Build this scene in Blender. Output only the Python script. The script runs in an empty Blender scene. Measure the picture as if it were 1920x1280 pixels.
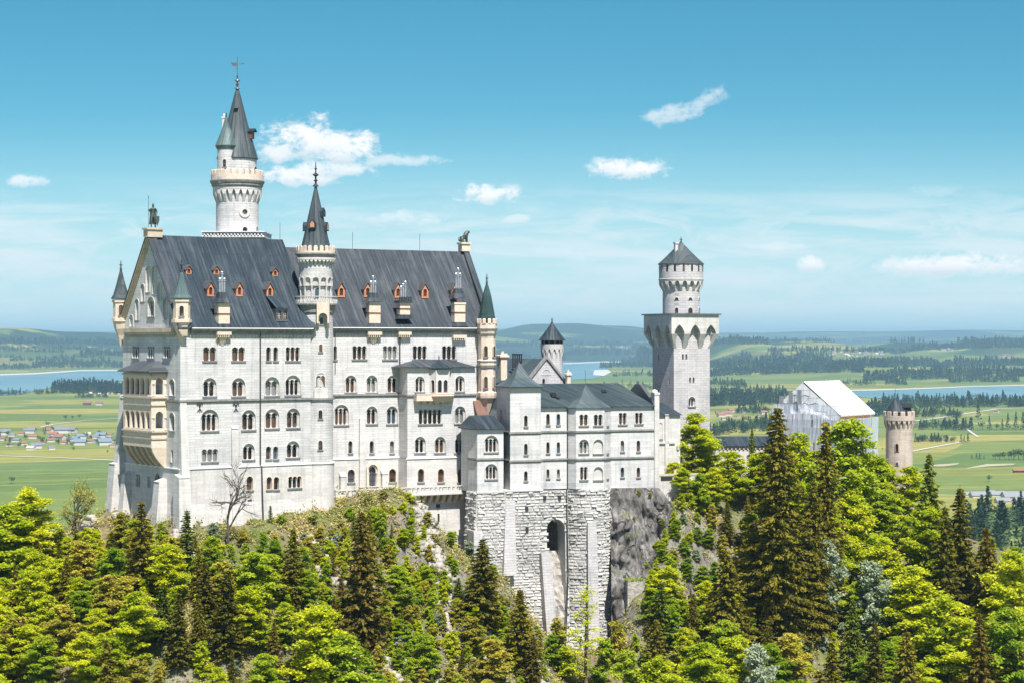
import bpy, math, random
import numpy as np
from mathutils import Vector
from mathutils.geometry import tessellate_polygon
R = math.radians
scene = bpy.context.scene
COL = scene.collection
# ---------------------------------------------------------------- camera, sky, sun, exposure
FPX, PCX, PCY = 3600.0, 960.0, 640.0          # focal length and centre in pixels of a 1920 x 1280 frame
cam = bpy.data.cameras.new('camera'); cam.lens = FPX / 1920 * 36; cam.sensor_width = 36
cam.clip_start = 1; cam.clip_end = 90000
co = bpy.data.objects.new('camera', cam); COL.objects.link(co)
co.location = (0, 0, 0); co.rotation_euler = (R(90), 0, 0)
scene.camera = co
scene.view_settings.view_transform = 'Standard'; scene.view_settings.look = 'None'
scene.view_settings.exposure = 0.88; scene.view_settings.gamma = 1
SUN = Vector((0.327, -0.966, 1.60)).normalized()      # towards the sun
sun_el = math.asin(SUN.z); sun_az = math.atan2(SUN.x, SUN.y)
sl = bpy.data.lights.new('sun', 'SUN'); sl.energy = 4.8; sl.angle = R(0.5); sl.color = (1, .955, .89)
so = bpy.data.objects.new('sun', sl); COL.objects.link(so)
so.rotation_euler = (-SUN).to_track_quat('-Z', 'Y').to_euler()
world = bpy.data.worlds.new('World'); scene.world = world; world.use_nodes = True

class NT:
    """small helper for node trees"""
    def __init__(s, tree): s.t = tree; s.n = tree.nodes; s.l = tree.links
    def node(s, typ, **kw):
        n = s.n.new(typ)
        for k, v in kw.items(): setattr(n, k, v)
        return n
    def put(s, sock, v):
        if isinstance(v, (int, float)): sock.default_value = v
        elif isinstance(v, (tuple, list)):
            d = sock.default_value
            sock.default_value = tuple(v) + ((1,) if len(d) == 4 and len(v) == 3 else ())
        else: s.l.new(v, sock)
    def m(s, op, a, b=0.0, c=0.0, clamp=False):
        n = s.node('ShaderNodeMath', operation=op, use_clamp=clamp)
        s.put(n.inputs[0], a); s.put(n.inputs[1], b); s.put(n.inputs[2], c)
        return n.outputs[0]
    def xyz(s, x, y, z):
        n = s.node('ShaderNodeCombineXYZ')
        s.put(n.inputs[0], x); s.put(n.inputs[1], y); s.put(n.inputs[2], z)
        return n.outputs[0]
    def sep(s, v):
        n = s.node('ShaderNodeSeparateXYZ'); s.put(n.inputs[0], v); return n.outputs
    def mix(s, f, a, b, mode='MIX'):
        n = s.node('ShaderNodeMix', data_type='RGBA', blend_type=mode)
        s.put(n.inputs['Factor'], f)
        s.put(n.inputs[6], a); s.put(n.inputs[7], b)
        return n.outputs[2]
    def noise(s, vec, scale, detail=4, rough=0.55, dist=0.0):
        n = s.node('ShaderNodeTexNoise')
        if vec is not None: s.put(n.inputs['Vector'], vec)
        s.put(n.inputs['Scale'], scale); s.put(n.inputs['Detail'], detail)
        s.put(n.inputs['Roughness'], rough); s.put(n.inputs['Distortion'], dist)
        return n.outputs['Fac']
    def ramp(s, f, stops, interp='LINEAR'):
        n = s.node('ShaderNodeValToRGB'); r = n.color_ramp; r.interpolation = interp
        while len(r.elements) < len(stops): r.elements.new(0.5)
        for e, (p, c) in zip(r.elements, stops):
            e.position = p; e.color = (c, c, c, 1) if isinstance(c, (int, float)) else tuple(c) + (1,)
        s.put(n.inputs[0], f)
        return n.outputs[0]
    def step(s, x, a, b):
        n = s.node('ShaderNodeMapRange', interpolation_type='SMOOTHSTEP')
        s.put(n.inputs[0], x); s.put(n.inputs[1], a); s.put(n.inputs[2], b)
        return n.outputs[0]
    def objxyz(s): return s.node('ShaderNodeTexCoord').outputs['Object']
    def scale(s, v, k):
        n = s.node('ShaderNodeVectorMath', operation='MULTIPLY'); s.put(n.inputs[0], v); s.put(n.inputs[1], k); return n.outputs[0]
    def add(s, v, w):
        n = s.node('ShaderNodeVectorMath', operation='ADD'); s.put(n.inputs[0], v); s.put(n.inputs[1], w); return n.outputs[0]

def build_world():
    t = NT(world.node_tree); t.n.clear()
    sky = t.node('ShaderNodeTexSky', sky_type='NISHITA', sun_disc=False)
    sky.sun_elevation = sun_el; sky.sun_rotation = sun_az; sky.altitude = 900
    sky.air_density = 1.0; sky.dust_density = 0.4; sky.ozone_density = 1.6
    d = t.node('ShaderNodeTexCoord').outputs['Generated']
    X, Y, Z = t.sep(d)
    yy = t.m('MAXIMUM', Y, 0.02)
    px = t.m('DIVIDE', X, yy); pz = t.m('DIVIDE', Z, yy)          # tangent of azimuth and of elevation
    P = t.xyz(px, pz, 0)
    n1 = t.noise(t.scale(P, (75, 120, 1)), 1.0, 9, 0.66, 0.3)
    n2 = t.noise(t.scale(P, (16, 30, 1)), 1.0, 4, 0.5)
    nn = t.m('ADD', t.m('MULTIPLY', t.m('SUBTRACT', n1, 0.5), 3.4), t.m('MULTIPLY', t.m('SUBTRACT', n2, 0.5), 1.2))
    n3 = t.noise(t.scale(t.add(P, (5, 9, 0)), (190, 260, 1)), 1.0, 6, 0.6, 0.2)
    nn = t.m('ADD', nn, t.m('MULTIPLY', t.m('SUBTRACT', n3, 0.5), 1.5))
    # cumulus: x, y, half width, half height (in frame pixels as angles), strength
    puffs = [(575, 268, 95, 38, 1.15), (530, 285, 50, 30, 1.0), (640, 282, 85, 32, .95), (560, 331, 90, 24, .9), (620, 318, 80, 20, .7), (735, 303, 95, 12, .45),
             (1173, 318, 82, 23, .9), (1140, 310, 40, 18, .5), (915, 369, 66, 19, .85), (950, 358, 30, 16, .3), (1262, 216, 62, 17, .42, 8), (1318, 194, 52, 15, .36, 38), (1300, 205, 80, 14, .22, 24),
             (55, 340, 44, 13, .6), (1795, 498, 150, 24, .95), (1690, 497, 50, 16, .5), (1525, 497, 34, 15, .8), (1880, 495, 60, 18, .5),
             (770, 411, 75, 13, .35), (970, 412, 34, 8, .3), (1045, 470, 46, 10, .08), (730, 412, 60, 8, .3), (1090, 487, 30, 6, .1), (1460, 463, 60, 7, .2), (1760, 360, 60, 12, .06)]
    cov = None; low = None
    for (x, y, w, h, k, *rot) in puffs:
        cx, cz = (x - PCX) / FPX, (PCY - y) / FPX
        dx, dz = t.m('SUBTRACT', px, cx), t.m('SUBTRACT', pz, cz)
        if rot:
            cr, sr = math.cos(R(rot[0])), math.sin(R(rot[0]))
            dx, dz = t.m('ADD', t.m('MULTIPLY', dx, cr), t.m('MULTIPLY', dz, sr)), t.m('SUBTRACT', t.m('MULTIPLY', dz, cr), t.m('MULTIPLY', dx, sr))
        a = t.m('DIVIDE', dx, w / FPX)
        b = t.m('DIVIDE', dz, h * 1.3 / FPX)
        # flat bottoms: squeeze the lower half
        b2 = t.m('MULTIPLY', b, t.m('ADD', 1.0, t.m('MULTIPLY', t.m('LESS_THAN', b, 0.0), 0.35)))
        q = t.m('ADD', t.m('MULTIPLY', a, a), t.m('MULTIPLY', b2, b2))
        e = t.m('ADD', t.m('SUBTRACT', 1.0, q), t.m('MULTIPLY', nn, 1.1))
        c = t.m('MULTIPLY', t.step(e, -0.05, 1.15), min(1, max(0.0, k + .12)))
        cov = c if cov is None else t.m('MAXIMUM', cov, c)
        sh = t.m('MULTIPLY', t.step(b, 0.2, -0.9), c)
        low = sh if low is None else t.m('MAXIMUM', low, sh)
    # thin high cloud low over the horizon
    w1 = t.noise(t.scale(t.add(P, (3.1, 0, 0)), (9, 75, 1)), 1.0, 7, 0.6, 0.5)
    w2 = t.noise(t.scale(t.add(P, (0.7, 2, 0)), (22, 60, 1)), 1.0, 7, 0.62, 0.6)
    band = t.m('MULTIPLY', t.step(pz, 0.09, 0.055), t.step(pz, 0.004, 0.022))
    wisp = t.m('MULTIPLY', t.m('MULTIPLY', t.m('MAXIMUM', t.step(w1, 0.40, 0.66), t.m('MULTIPLY', t.step(w2, 0.46, 0.70), .85)), band), 0.8)
    # sky tint: the air here is a cool turquoise blue
    up = t.step(pz, 0.0, 0.2)
    tint = t.mix(up, (0.50, 0.90, 1.0), (0.27, 0.80, .87))
    tint = t.mix(t.step(pz, 0.25, 0.7), tint, (0.72, 0.80, 1.0))
    base = t.mix(1.0, sky.outputs[0], tint, 'MULTIPLY')
    base = t.mix(t.step(pz, 0.125, -0.005), base, (6.0, 8.3, 8.8)) 
    cl = t.mix(t.m('MULTIPLY', low, 0.9), (9.8, 9.9, 10.0), (5.0, 6.4, 7.2))
    c1 = t.mix(wisp, base, (7.6, 8.6, 9.0))
    c2 = t.mix(cov, c1, cl)
    bg = t.node('ShaderNodeBackground'); t.put(bg.inputs[0], c2); bg.inputs[1].default_value = 0.060
    t.put(t.node('ShaderNodeOutputWorld').inputs[0], bg.outputs[0])
build_world()

# ---------------------------------------------------------------- materials
MATS = {}
def newmat(name):
    m = bpy.data.materials.new(name); m.use_nodes = True
    t = NT(m.node_tree); t.n.clear()
    b = t.node('ShaderNodeBsdfPrincipled'); o = t.node('ShaderNodeOutputMaterial')
    t.l.new(b.outputs[0], o.inputs[0])
    MATS[name] = m
    return m, t, b, o
def bump(t, h, dist, strength=1.0):
    n = t.node('ShaderNodeBump'); t.put(n.inputs['Height'], h); n.inputs['Distance'].default_value = dist
    n.inputs['Strength'].default_value = strength
    return n.outputs[0]

def stone(name, base, dark, row=0.42, length=1.1, line=0.35, bmp=0.03, blotch=0.5, rnd=None, streak=0.3):
    m, t, b, o = newmat(name)
    X, Y, Z = t.sep(t.objxyz())
    if rnd: s = t.m('MULTIPLY', t.m('ARCTAN2', Y, X), rnd)
    else: s = t.m('ADD', X, Y)
    v = t.xyz(s, Z, 0)
    br = t.node('ShaderNodeTexBrick', offset=0.5)
    t.put(br.inputs['Vector'], v)
    t.put(br.inputs['Color1'], (1, 1, 1)); t.put(br.inputs['Color2'], (.80, .81, .83)); t.put(br.inputs['Mortar'], (1 - line,) * 3)
    br.inputs['Scale'].default_value = 1.0; br.inputs['Mortar Size'].default_value = 0.022
    br.inputs['Brick Width'].default_value = length; br.inputs['Row Height'].default_value = row
    br.inputs['Bias'].default_value = -0.3
    obj = t.xyz(s, Z, t.m('MULTIPLY', Y, .3))
    big = t.noise(obj, 0.16, 5, 0.6)
    lines = t.noise(t.scale(obj, (.35, 3.2, .3)), 1.0, 6, 0.7)
    fine = t.noise(obj, 3.5, 5, 0.7)
    stk = t.noise(t.scale(obj, (1.4, .09, 1)), 1.0, 5, 0.6)
    f = t.m('ADD', t.m('MULTIPLY', t.step(big, .40, .72), blotch), t.m('MULTIPLY', t.step(lines, .5, .74), blotch * .9))
    f = t.m('ADD', f, t.m('MULTIPLY', t.step(stk, .47, .70), streak), clamp=True)
    c = t.mix(f, base, dark)
    c = t.mix(1.0, c, br.outputs[0], 'MULTIPLY')
    c = t.mix(1.0, c, t.ramp(fine, [(0.25, .80), (0.6, 1.0)]), 'MULTIPLY')
    t.put(b.inputs['Base Color'], c); b.inputs['Roughness'].default_value = .85
    h = t.m('ADD', t.m('MULTIPLY', t.sep(br.outputs[0])[0], 1.0), t.m('MULTIPLY', fine, 0.8))
    t.put(b.inputs['Normal'], bump(t, h, bmp))
    return m
stone('limestone', (.635, .62, .60), (.37, .375, .385), line=.30, length=2.6, blotch=.5, streak=.42)
stone('limestone_pale', (.64, .63, .61), (.40, .405, .41), row=.5, length=4.0, line=.24, bmp=.02, blotch=.55, streak=.5)
stone('limestone_smooth', (.62, .60, .565), (.42, .405, .375), row=.6, length=2.6, line=.16, bmp=.012, blotch=.5, streak=.5)
stone('limestone_round', (.60, .585, .565), (.36, .36, .37), rnd=3.0, line=.4, length=2.4, streak=.4)
stone('limestone_block', (.57, .545, .535), (.32, .325, .34), row=.46, length=1.2, line=.35, bmp=.05)
stone('sandstone', (.58, .49, .38), (.36, .29, .22), row=.5, line=.12, bmp=.015, blotch=.45)
stone('rustic', (.58, .565, .535), (.27, .262, .25), row=5, length=7, line=0.0, bmp=.10, blotch=.5, streak=.35)
stone('tower_stone', (.56, .47, .39), (.33, .28, .24), rnd=2.6, row=.5, line=.2, blotch=.6, streak=.4)

def plain(name, col, rough=.7, metal=0.0, var=.25, sc=1.5, stretch=(1, 1, 1), bmp=0.0, spec=.5):
    m, t, b, o = newmat(name)
    n = t.noise(t.scale(t.objxyz(), stretch), sc, 5, .62)
    lo = tuple(c * (1 - var) for c in col); hi = tuple(c * (1 + var) for c in col)
    t.put(b.inputs['Base Color'], t.ramp(n, [(.3, lo), (.7, hi)]))
    b.inputs['Roughness'].default_value = rough; b.inputs['Metallic'].default_value = metal
    b.inputs['Specular IOR Level'].default_value = spec
    if bmp: t.put(b.inputs['Normal'], bump(t, n, bmp))
    return m
plain('sill_stone', (.17, .17, .17), .8, var=.25)
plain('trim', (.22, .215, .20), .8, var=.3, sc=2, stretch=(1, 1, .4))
plain('ledge', (.74, .73, .71), .8, var=.06)
plain('cream', (.62, .51, .41), .8, var=.16, sc=2.0, bmp=.01)
plain('terracotta', (.50, .21, .11), .75, var=.22, sc=3)
plain('bronze', (.075, .095, .085), .55, .5, var=.5, sc=3)
plain('iron', (.03, .032, .036), .6, .3)
plain('pipe_metal', (.16, .17, .18), .4, .5)
plain('wood_dark', (.13, .06, .035), .6, sc=4)
plain('bark', (.10, .075, .055), .9, var=.4, sc=4, stretch=(1, 1, .3), bmp=.03)
plain('bark_bare', (.09, .075, .06), .9, var=.4, sc=4, stretch=(1, 1, .3))
plain('deadwood', (.36, .32, .28), .9, var=.3, sc=4)
plain('sheeting', (.70, .71, .73), .5, var=.10, sc=.6, bmp=.03)
plain('recess_shade', (.07, .062, .055), .95, var=.4, sc=1.0, bmp=.2)  # shade inside the base arch, put into a near-black rock colour
plain('raw_rock', (.36, .335, .30), .95, var=.45, sc=1.2, bmp=.3)
plain('steel', (.42, .44, .46), .4, .6)
plain('render_white', (.52, .50, .46), .8, var=.08)
plain('render_cream', (.60, .50, .36), .8, var=.08)
plain('tile_red', (.25, .12, .085), .8, var=.25, sc=.6)
plain('tile_brown', (.20, .11, .08), .8, var=.25, sc=.6)
plain('tile_grey', (.15, .17, .20), .7, var=.25, sc=.6)
plain('tile_blue', (.15, .20, .26), .6, var=.2, sc=.6)
plain('asphalt', (.50, .49, .46), .9, var=.1, sc=.05)
plain('bare_soil', (.36, .34, .22), .9, var=.15, sc=.01)
plain('gravel', (.50, .49, .44), .9, var=.1, sc=.02)
plain('orange_plank', (.65, .33, .08), .7)
m, t, b, o = newmat('glass'); b.inputs['Base Color'].default_value = (.018, .016, .016, 1); b.inputs['Roughness'].default_value = .12
t.put(b.inputs['Base Color'], t.ramp(t.noise(t.objxyz(), .7, 2), [(.40, (.012, .012, .014)), (.55, (.05, .028, .02)), (.72, (.15, .11, .08))]))

for nm, c in (('glass_warm', (.10, .055, .035)), ('glass_pale', (.20, .20, .19)), ('glass_blue', (.05, .075, .10))):
    m, t, b, o = newmat(nm); b.inputs['Base Color'].default_value = c + (1,); b.inputs['Roughness'].default_value = .10
grn = random.Random(77)
def roofmat(name, c0, c1, c2, axis='x', seam=.62, rnd=None, rough=.5, streaky=1.0):
    """sheet-metal roof: standing seams, weather streaks running down"""
    m, t, b, o = newmat(name)
    X, Y, Z = t.sep(t.objxyz())
    if rnd: s = t.m('MULTIPLY', t.m('ARCTAN2', Y, X), rnd); d = Z
    else:
        s = X if axis == 'x' else (Y if axis == 'y' else t.m('ADD', X, Y)); d = Z
    v = t.xyz(s, d, 0)
    st = t.noise(t.scale(v, (1.5, .10, 1)), 1.0, 6, .68)
    bl = t.noise(t.scale(v, (.3, .16, 1)), 1.0, 4, .6, .3)
    fl = t.noise(t.scale(v, (3.5, .22, 1)), 1.0, 4, .7)
    c = t.ramp(st, [(.30, c0), (.52, c1), (.74, c2)])
    c = t.mix(t.m('MULTIPLY', t.step(bl, .45, .75), .45), c, c2)
    c = t.mix(t.m('MULTIPLY', t.step(fl, .57, .76), .5 * streaky), c, tuple(min(1, x * 1.9) for x in c2))
    fr = t.m('FRACT', t.m('DIVIDE', s, seam)); ln = t.m('LESS_THAN', fr, .10)
    hz = t.m('LESS_THAN', t.m('FRACT', t.m('DIVIDE', d, 4.35)), .012)
    c = t.mix(t.m('MULTIPLY', t.m('MAXIMUM', ln, hz), .30), c, tuple(x * .35 for x in c0))
    t.put(b.inputs['Base Color'], c); b.inputs['Roughness'].default_value = rough; b.inputs['Specular IOR Level'].default_value = .22
    t.put(b.inputs['Normal'], bump(t, t.m('ADD', ln, t.m('MULTIPLY', st, .6)), .05))
    return m
roofmat('roof_slate', (.010, .018, .026), (.026, .040, .052), (.085, .105, .118))
roofmat('roof_slate_light', (.018, .025, .032), (.040, .050, .060), (.115, .126, .136))
roofmat('roof_gable', (.04, .05, .058), (.07, .08, .088), (.12, .13, .13), axis='y')
roofmat('roof_round', (.026, .038, .043), (.055, .072, .078), (.135, .158, .162), rnd=2.5, seam=.7)
roofmat('roof_dark_teal', (.014, .024, .030), (.034, .050, .056), (.11, .145, .145), axis='xy', seam=.55)
roofmat('roof_teal', (.040, .052, .060), (.060, .088, .096), (.15, .195, .195), axis='xy', seam=.55)
roofmat('roof_green', (.02, .046, .046), (.036, .074, .070), (.08, .135, .125), rnd=1.7, seam=.65)
roofmat('roof_teal_round', (.05, .085, .085), (.085, .13, .13), (.16, .21, .20), rnd=1.9, seam=.65)

# ---------------------------------------------------------------- mesh helpers
class MB:
    def __init__(s): s.v = []; s.f = []; s.mi = []
    def add(s, vs, fs, mi=0):
        k = len(s.v); s.v += [tuple(p) for p in vs]
        s.f += [tuple(i + k for i in f) for f in fs]; s.mi += [mi] * len(fs)
        return s
    def quad(s, a, b, c, d, mi=0): return s.add([a, b, c, d], [(0, 1, 2, 3)], mi)
    def poly(s, pts, mi=0): return s.add(pts, [tuple(range(len(pts)))], mi)
    def box(s, x0, x1, y0, y1, z0, z1, mi=0):
        v = [(x0, y0, z0), (x1, y0, z0), (x1, y1, z0), (x0, y1, z0), (x0, y0, z1), (x1, y0, z1), (x1, y1, z1), (x0, y1, z1)]
        return s.add(v, [(0, 3, 2, 1), (4, 5, 6, 7), (0, 1, 5, 4), (1, 2, 6, 5), (2, 3, 7, 6), (3, 0, 4, 7)], mi)
    def sbox(s, sf, t0, t1, z0, z1, d0, d1, mi=0, t0b=None, t1b=None, d0b=None):
        """box on a surface; d0 = depth of the outer face (negative: proud), d1 = inner; optional other values at the bottom"""
        a0 = t0 if t0b is None else t0b; a1 = t1 if t1b is None else t1b; e0 = d0 if d0b is None else d0b
        v = [sf.pt(a0, z0, e0), sf.pt(a1, z0, e0), sf.pt(a1, z0, d1), sf.pt(a0, z0, d1), sf.pt(t0, z1, d0), sf.pt(t1, z1, d0), sf.pt(t1, z1, d1), sf.pt(t0, z1, d1)]
        return s.add(v, [(0, 3, 2, 1), (4, 5, 6, 7), (0, 1, 5, 4), (1, 2, 6, 5), (2, 3, 7, 6), (3, 0, 4, 7)], mi)
    def prism(s, pts, z0, z1, mi=0):
        n = len(pts)
        s.add([(x, y, z0) for x, y in pts] + [(x, y, z1) for x, y in pts],
              [(i, (i + 1) % n, (i + 1) % n + n, i + n) for i in range(n)] + [tuple(range(n))[::-1], tuple(range(n, 2 * n))], mi)
        return s
    def loft(s, rings, mi=0, caps=True):
        n = len(rings[0]); vs = [p for r in rings for p in r]; fs = []
        for k in range(len(rings) - 1):
            for i in range(n): fs.append((k * n + i, k * n + (i + 1) % n, (k + 1) * n + (i + 1) % n, (k + 1) * n + i))
        if caps: fs += [tuple(range(n))[::-1], tuple(range((len(rings) - 1) * n, len(rings) * n))]
        return s.add(vs, fs, mi)
    def lathe(s, cx, cy, prof, n=24, a0=0.0, mi=0, caps=True, a1=None):
        full = a1 is None; m = n if full else n + 1
        span = 2 * math.pi if full else a1 - a0
        vs = []
        for r, z in prof:
            for i in range(m):
                a = a0 + span * i / n
                vs.append((cx + r * math.cos(a), cy + r * math.sin(a), z))
        fs = []
        for k in range(len(prof) - 1):
            for i in range(n):
                j = (i + 1) % m
                fs.append((k * m + i, k * m + j, (k + 1) * m + j, (k + 1) * m + i))
        if caps and full:
            fs.append(tuple(range(m))[::-1]); fs.append(tuple(range((len(prof) - 1) * m, len(prof) * m)))
        return s.add(vs, fs, mi)
    def tube(s, pts, r, n=5, r1=None, mi=0):
        rings = []; P = [Vector(p) for p in pts]
        for i, p in enumerate(P):
            d = (P[min(i + 1, len(P) - 1)] - P[max(i - 1, 0)])
            if d.length < 1e-6: d = Vector((0, 0, 1))
            d.normalize(); a = d.cross(Vector((0, 0, 1)) if abs(d.z) < .9 else Vector((1, 0, 0))).normalized(); b = d.cross(a)
            rr = r if r1 is None else r + (r1 - r) * i / max(1, len(P) - 1)
            rings.append([tuple(p + (a * math.cos(2 * math.pi * k / n) + b * math.sin(2 * math.pi * k / n)) * rr) for k in range(n)])
        return s.loft(rings, mi)
    def build(s, name, mat, parent=None, smooth=False, norm=True):
        me = bpy.data.meshes.new(name)
        zb = parent['_zb'] if parent is not None and '_zb' in parent else 0.0
        me.from_pydata([(x, y, z - zb) for x, y, z in s.v], [], s.f)
        for mm in (mat if isinstance(mat, (list, tuple)) else [mat]): me.materials.append(MATS[mm] if isinstance(mm, str) else mm)
        if max(s.mi or [0]): me.polygons.foreach_set('material_index', s.mi)
        if norm:
            import bmesh
            bm = bmesh.new(); bm.from_mesh(me); bmesh.ops.recalc_face_normals(bm, faces=bm.faces); bm.to_mesh(me); bm.free()
        if smooth:
            me.polygons.foreach_set('use_smooth', [True] * len(me.polygons))
            me.set_sharp_from_angle(angle=R(35))
        o = bpy.data.objects.new(name, me); COL.objects.link(o)
        if parent is not None:
            o.parent = parent
            if zb: o['_zb'] = zb
        return o

def tag(o, label=None, cat=None, group=None, kind=None):
    if label: o['label'] = label
    if cat: o['category'] = cat
    if group: o['group'] = group
    if kind: o['kind'] = kind
    return o

class Frame:
    """a thing's own axes: u along its front, v away from the viewer"""
    def __init__(s, ox, oy, yaw):
        s.ox, s.oy, s.yaw = ox, oy, R(yaw); s.c, s.s = math.cos(s.yaw), math.sin(s.yaw)
    def w(s, u, v): return (s.ox + u * s.c - v * s.s, s.oy + u * s.s + v * s.c)
    def local(s, X, Y): dx, dy = X - s.ox, Y - s.oy; return (dx * s.c + dy * s.s, -dx * s.s + dy * s.c)
    def thing(s, name, label, cat, zb=0.0, group=None):
        o = bpy.data.objects.new(name, None); COL.objects.link(o)
        o.location = (s.ox, s.oy, zb); o.rotation_euler = (0, 0, s.yaw); o['_zb'] = zb
        o.empty_display_size = 2
        tag(o, label, cat, group)
        return o
    def depth(s, u, v): return s.w(u, v)[1]
    def zat(s, u, v, py): return (PCY - py) / FPX * s.w(u, v)[1]
    def px(s, u, v): X, Y = s.w(u, v); return PCX + FPX * X / Y

class Plane:
    def __init__(s, fr, o, d): s.fr, s.o, s.d = fr, o, d; s.n = (d[1], -d[0])
    def pt(s, t, z, dep=0.0): return (s.o[0] + s.d[0] * t - s.n[0] * dep, s.o[1] + s.d[1] * t - s.n[1] * dep, z)
    def s(s, px, dep=0.0):
        f = s.fr; x, y, _ = s.pt(0, 0, dep); X0, Y0 = f.w(x, y)
        dx = s.d[0] * f.c - s.d[1] * f.s; dy = s.d[0] * f.s + s.d[1] * f.c
        k = (px - PCX) / FPX
        return (k * Y0 - X0) / (dx - k * dy)
    def z(s, t, py, dep=0.0): x, y, _ = s.pt(t, 0, dep); return s.fr.zat(x, y, py)
    flat = True
class Cyl:
    """upright cylinder; t = 0 faces the camera, t grows to the right"""
    flat = False
    def __init__(s, fr, c, r):
        s.fr, s.c, s.r = fr, c, r
        X, Y = fr.w(*c); l = math.hypot(X, Y)
        s.a0 = math.atan2(-Y / l, -X / l) - fr.yaw; s.X, s.Y = X, Y
    def pt(s, t, z, dep=0.0):
        a = s.a0 + t / s.r; r = s.r - dep
        return (s.c[0] + r * math.cos(a), s.c[1] + r * math.sin(a), z)
    def s(s, px, dep=0.0):
        pc = PCX + FPX * s.X / s.Y
        q = max(-.97, min(.97, (px - pc) * s.Y / FPX / s.r))
        return math.asin(q) * s.r
    def z(s, t, py, dep=0.0): x, y, _ = s.pt(t, 0, dep); return s.fr.zat(x, y, py)

# ---------------------------------------------------------------- windows
def scallop(xc, W, zb, zt, n, seg=6, pointed=0.0):
    """outline of n adjoining round-headed lights, from the lower left round by the right"""
    w = W / n; r = w / 2; zs = zt - r * (1 + pointed)
    pts = [(xc - W / 2, zb), (xc + W / 2, zb)]
    for i in range(n):
        cx = xc + W / 2 - r - i * w
        for k in range(seg + 1):
            a = math.pi * k / seg
            if i and k == 0: continue
            pts.append((cx + r * math.cos(a), zs + r * (1 + pointed) * math.sin(a)))
    return pts, zs
def strip(mb, sf, pts, d0, d1, mi=0, scale=None, closed=True):
    n = len(pts)
    for i in range(n if closed else n - 1):
        a, b = pts[i], pts[(i + 1) % n]
        mb.quad(sf.pt(a[0], a[1], d0), sf.pt(b[0], b[1], d0), sf.pt(b[0], b[1], d1), sf.pt(a[0], a[1], d1), mi)
def face_with_holes(mb, sf, outline, holes, dep=0.0, mi=0):
    loops = [[Vector((x, z, 0)) for x, z in outline]] + [[Vector((x, z, 0)) for x, z in h] for h in holes]
    tris = tessellate_polygon(loops); flat = [p for l in loops for p in l]
    vs = [sf.pt(p.x, p.y, dep) for p in flat]
    fs = []
    for t in tris:
        a, b, c = (flat[i] for i in t)
        if abs((b.x - a.x) * (c.y - a.y) - (c.x - a.x) * (b.y - a.y)) < 1e-7: continue
        fs.append(tuple(t))
    mb.add(vs, fs, mi)
def ring(mb, sf, pts, grow, d, mi=0, d1=None):
    """a flat band round an outline (a surround), standing proud"""
    cx = sum(p[0] for p in pts) / len(pts); cz = sum(p[1] for p in pts) / len(pts)
    zb = min(p[1] for p in pts); out = []
    W = max(p[0] for p in pts) - min(p[0] for p in pts)
    for x, z in pts:
        k = (W + 2 * grow) / W
        out.append((cx + (x - cx) * k, z + (grow if z > zb + .01 else -grow * .4) * (1 if z > cz else .6)))
    n = len(pts); d1 = 0.0 if d1 is None else d1
    for i in range(n):
        a, b, A, B = pts[i], pts[(i + 1) % n], out[i], out[(i + 1) % n]
        mb.quad(sf.pt(*a, d), sf.pt(*b, d), sf.pt(*B, d), sf.pt(*A, d), mi)
        mb.quad(sf.pt(*A, d), sf.pt(*B, d), sf.pt(*B, d1), sf.pt(*A, d1), mi)
def column(mb, sf, t, zb, zs, dep, r, mi=0):
    x, y, _ = sf.pt(t, 0, dep); c = r * 2.3; h = zs - zb
    mb.lathe(x, y, [(r * 1.9, zb), (r * 1.7, zb + .06 * h), (r * 1.05, zb + .12 * h), (r, zb + .5 * h), (r * .95, zs - .20 * h), (r * 1.1, zs - .17 * h), (r * 2.0, zs - .03 * h), (r * 2.1, zs)], 6, mi=mi)

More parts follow.
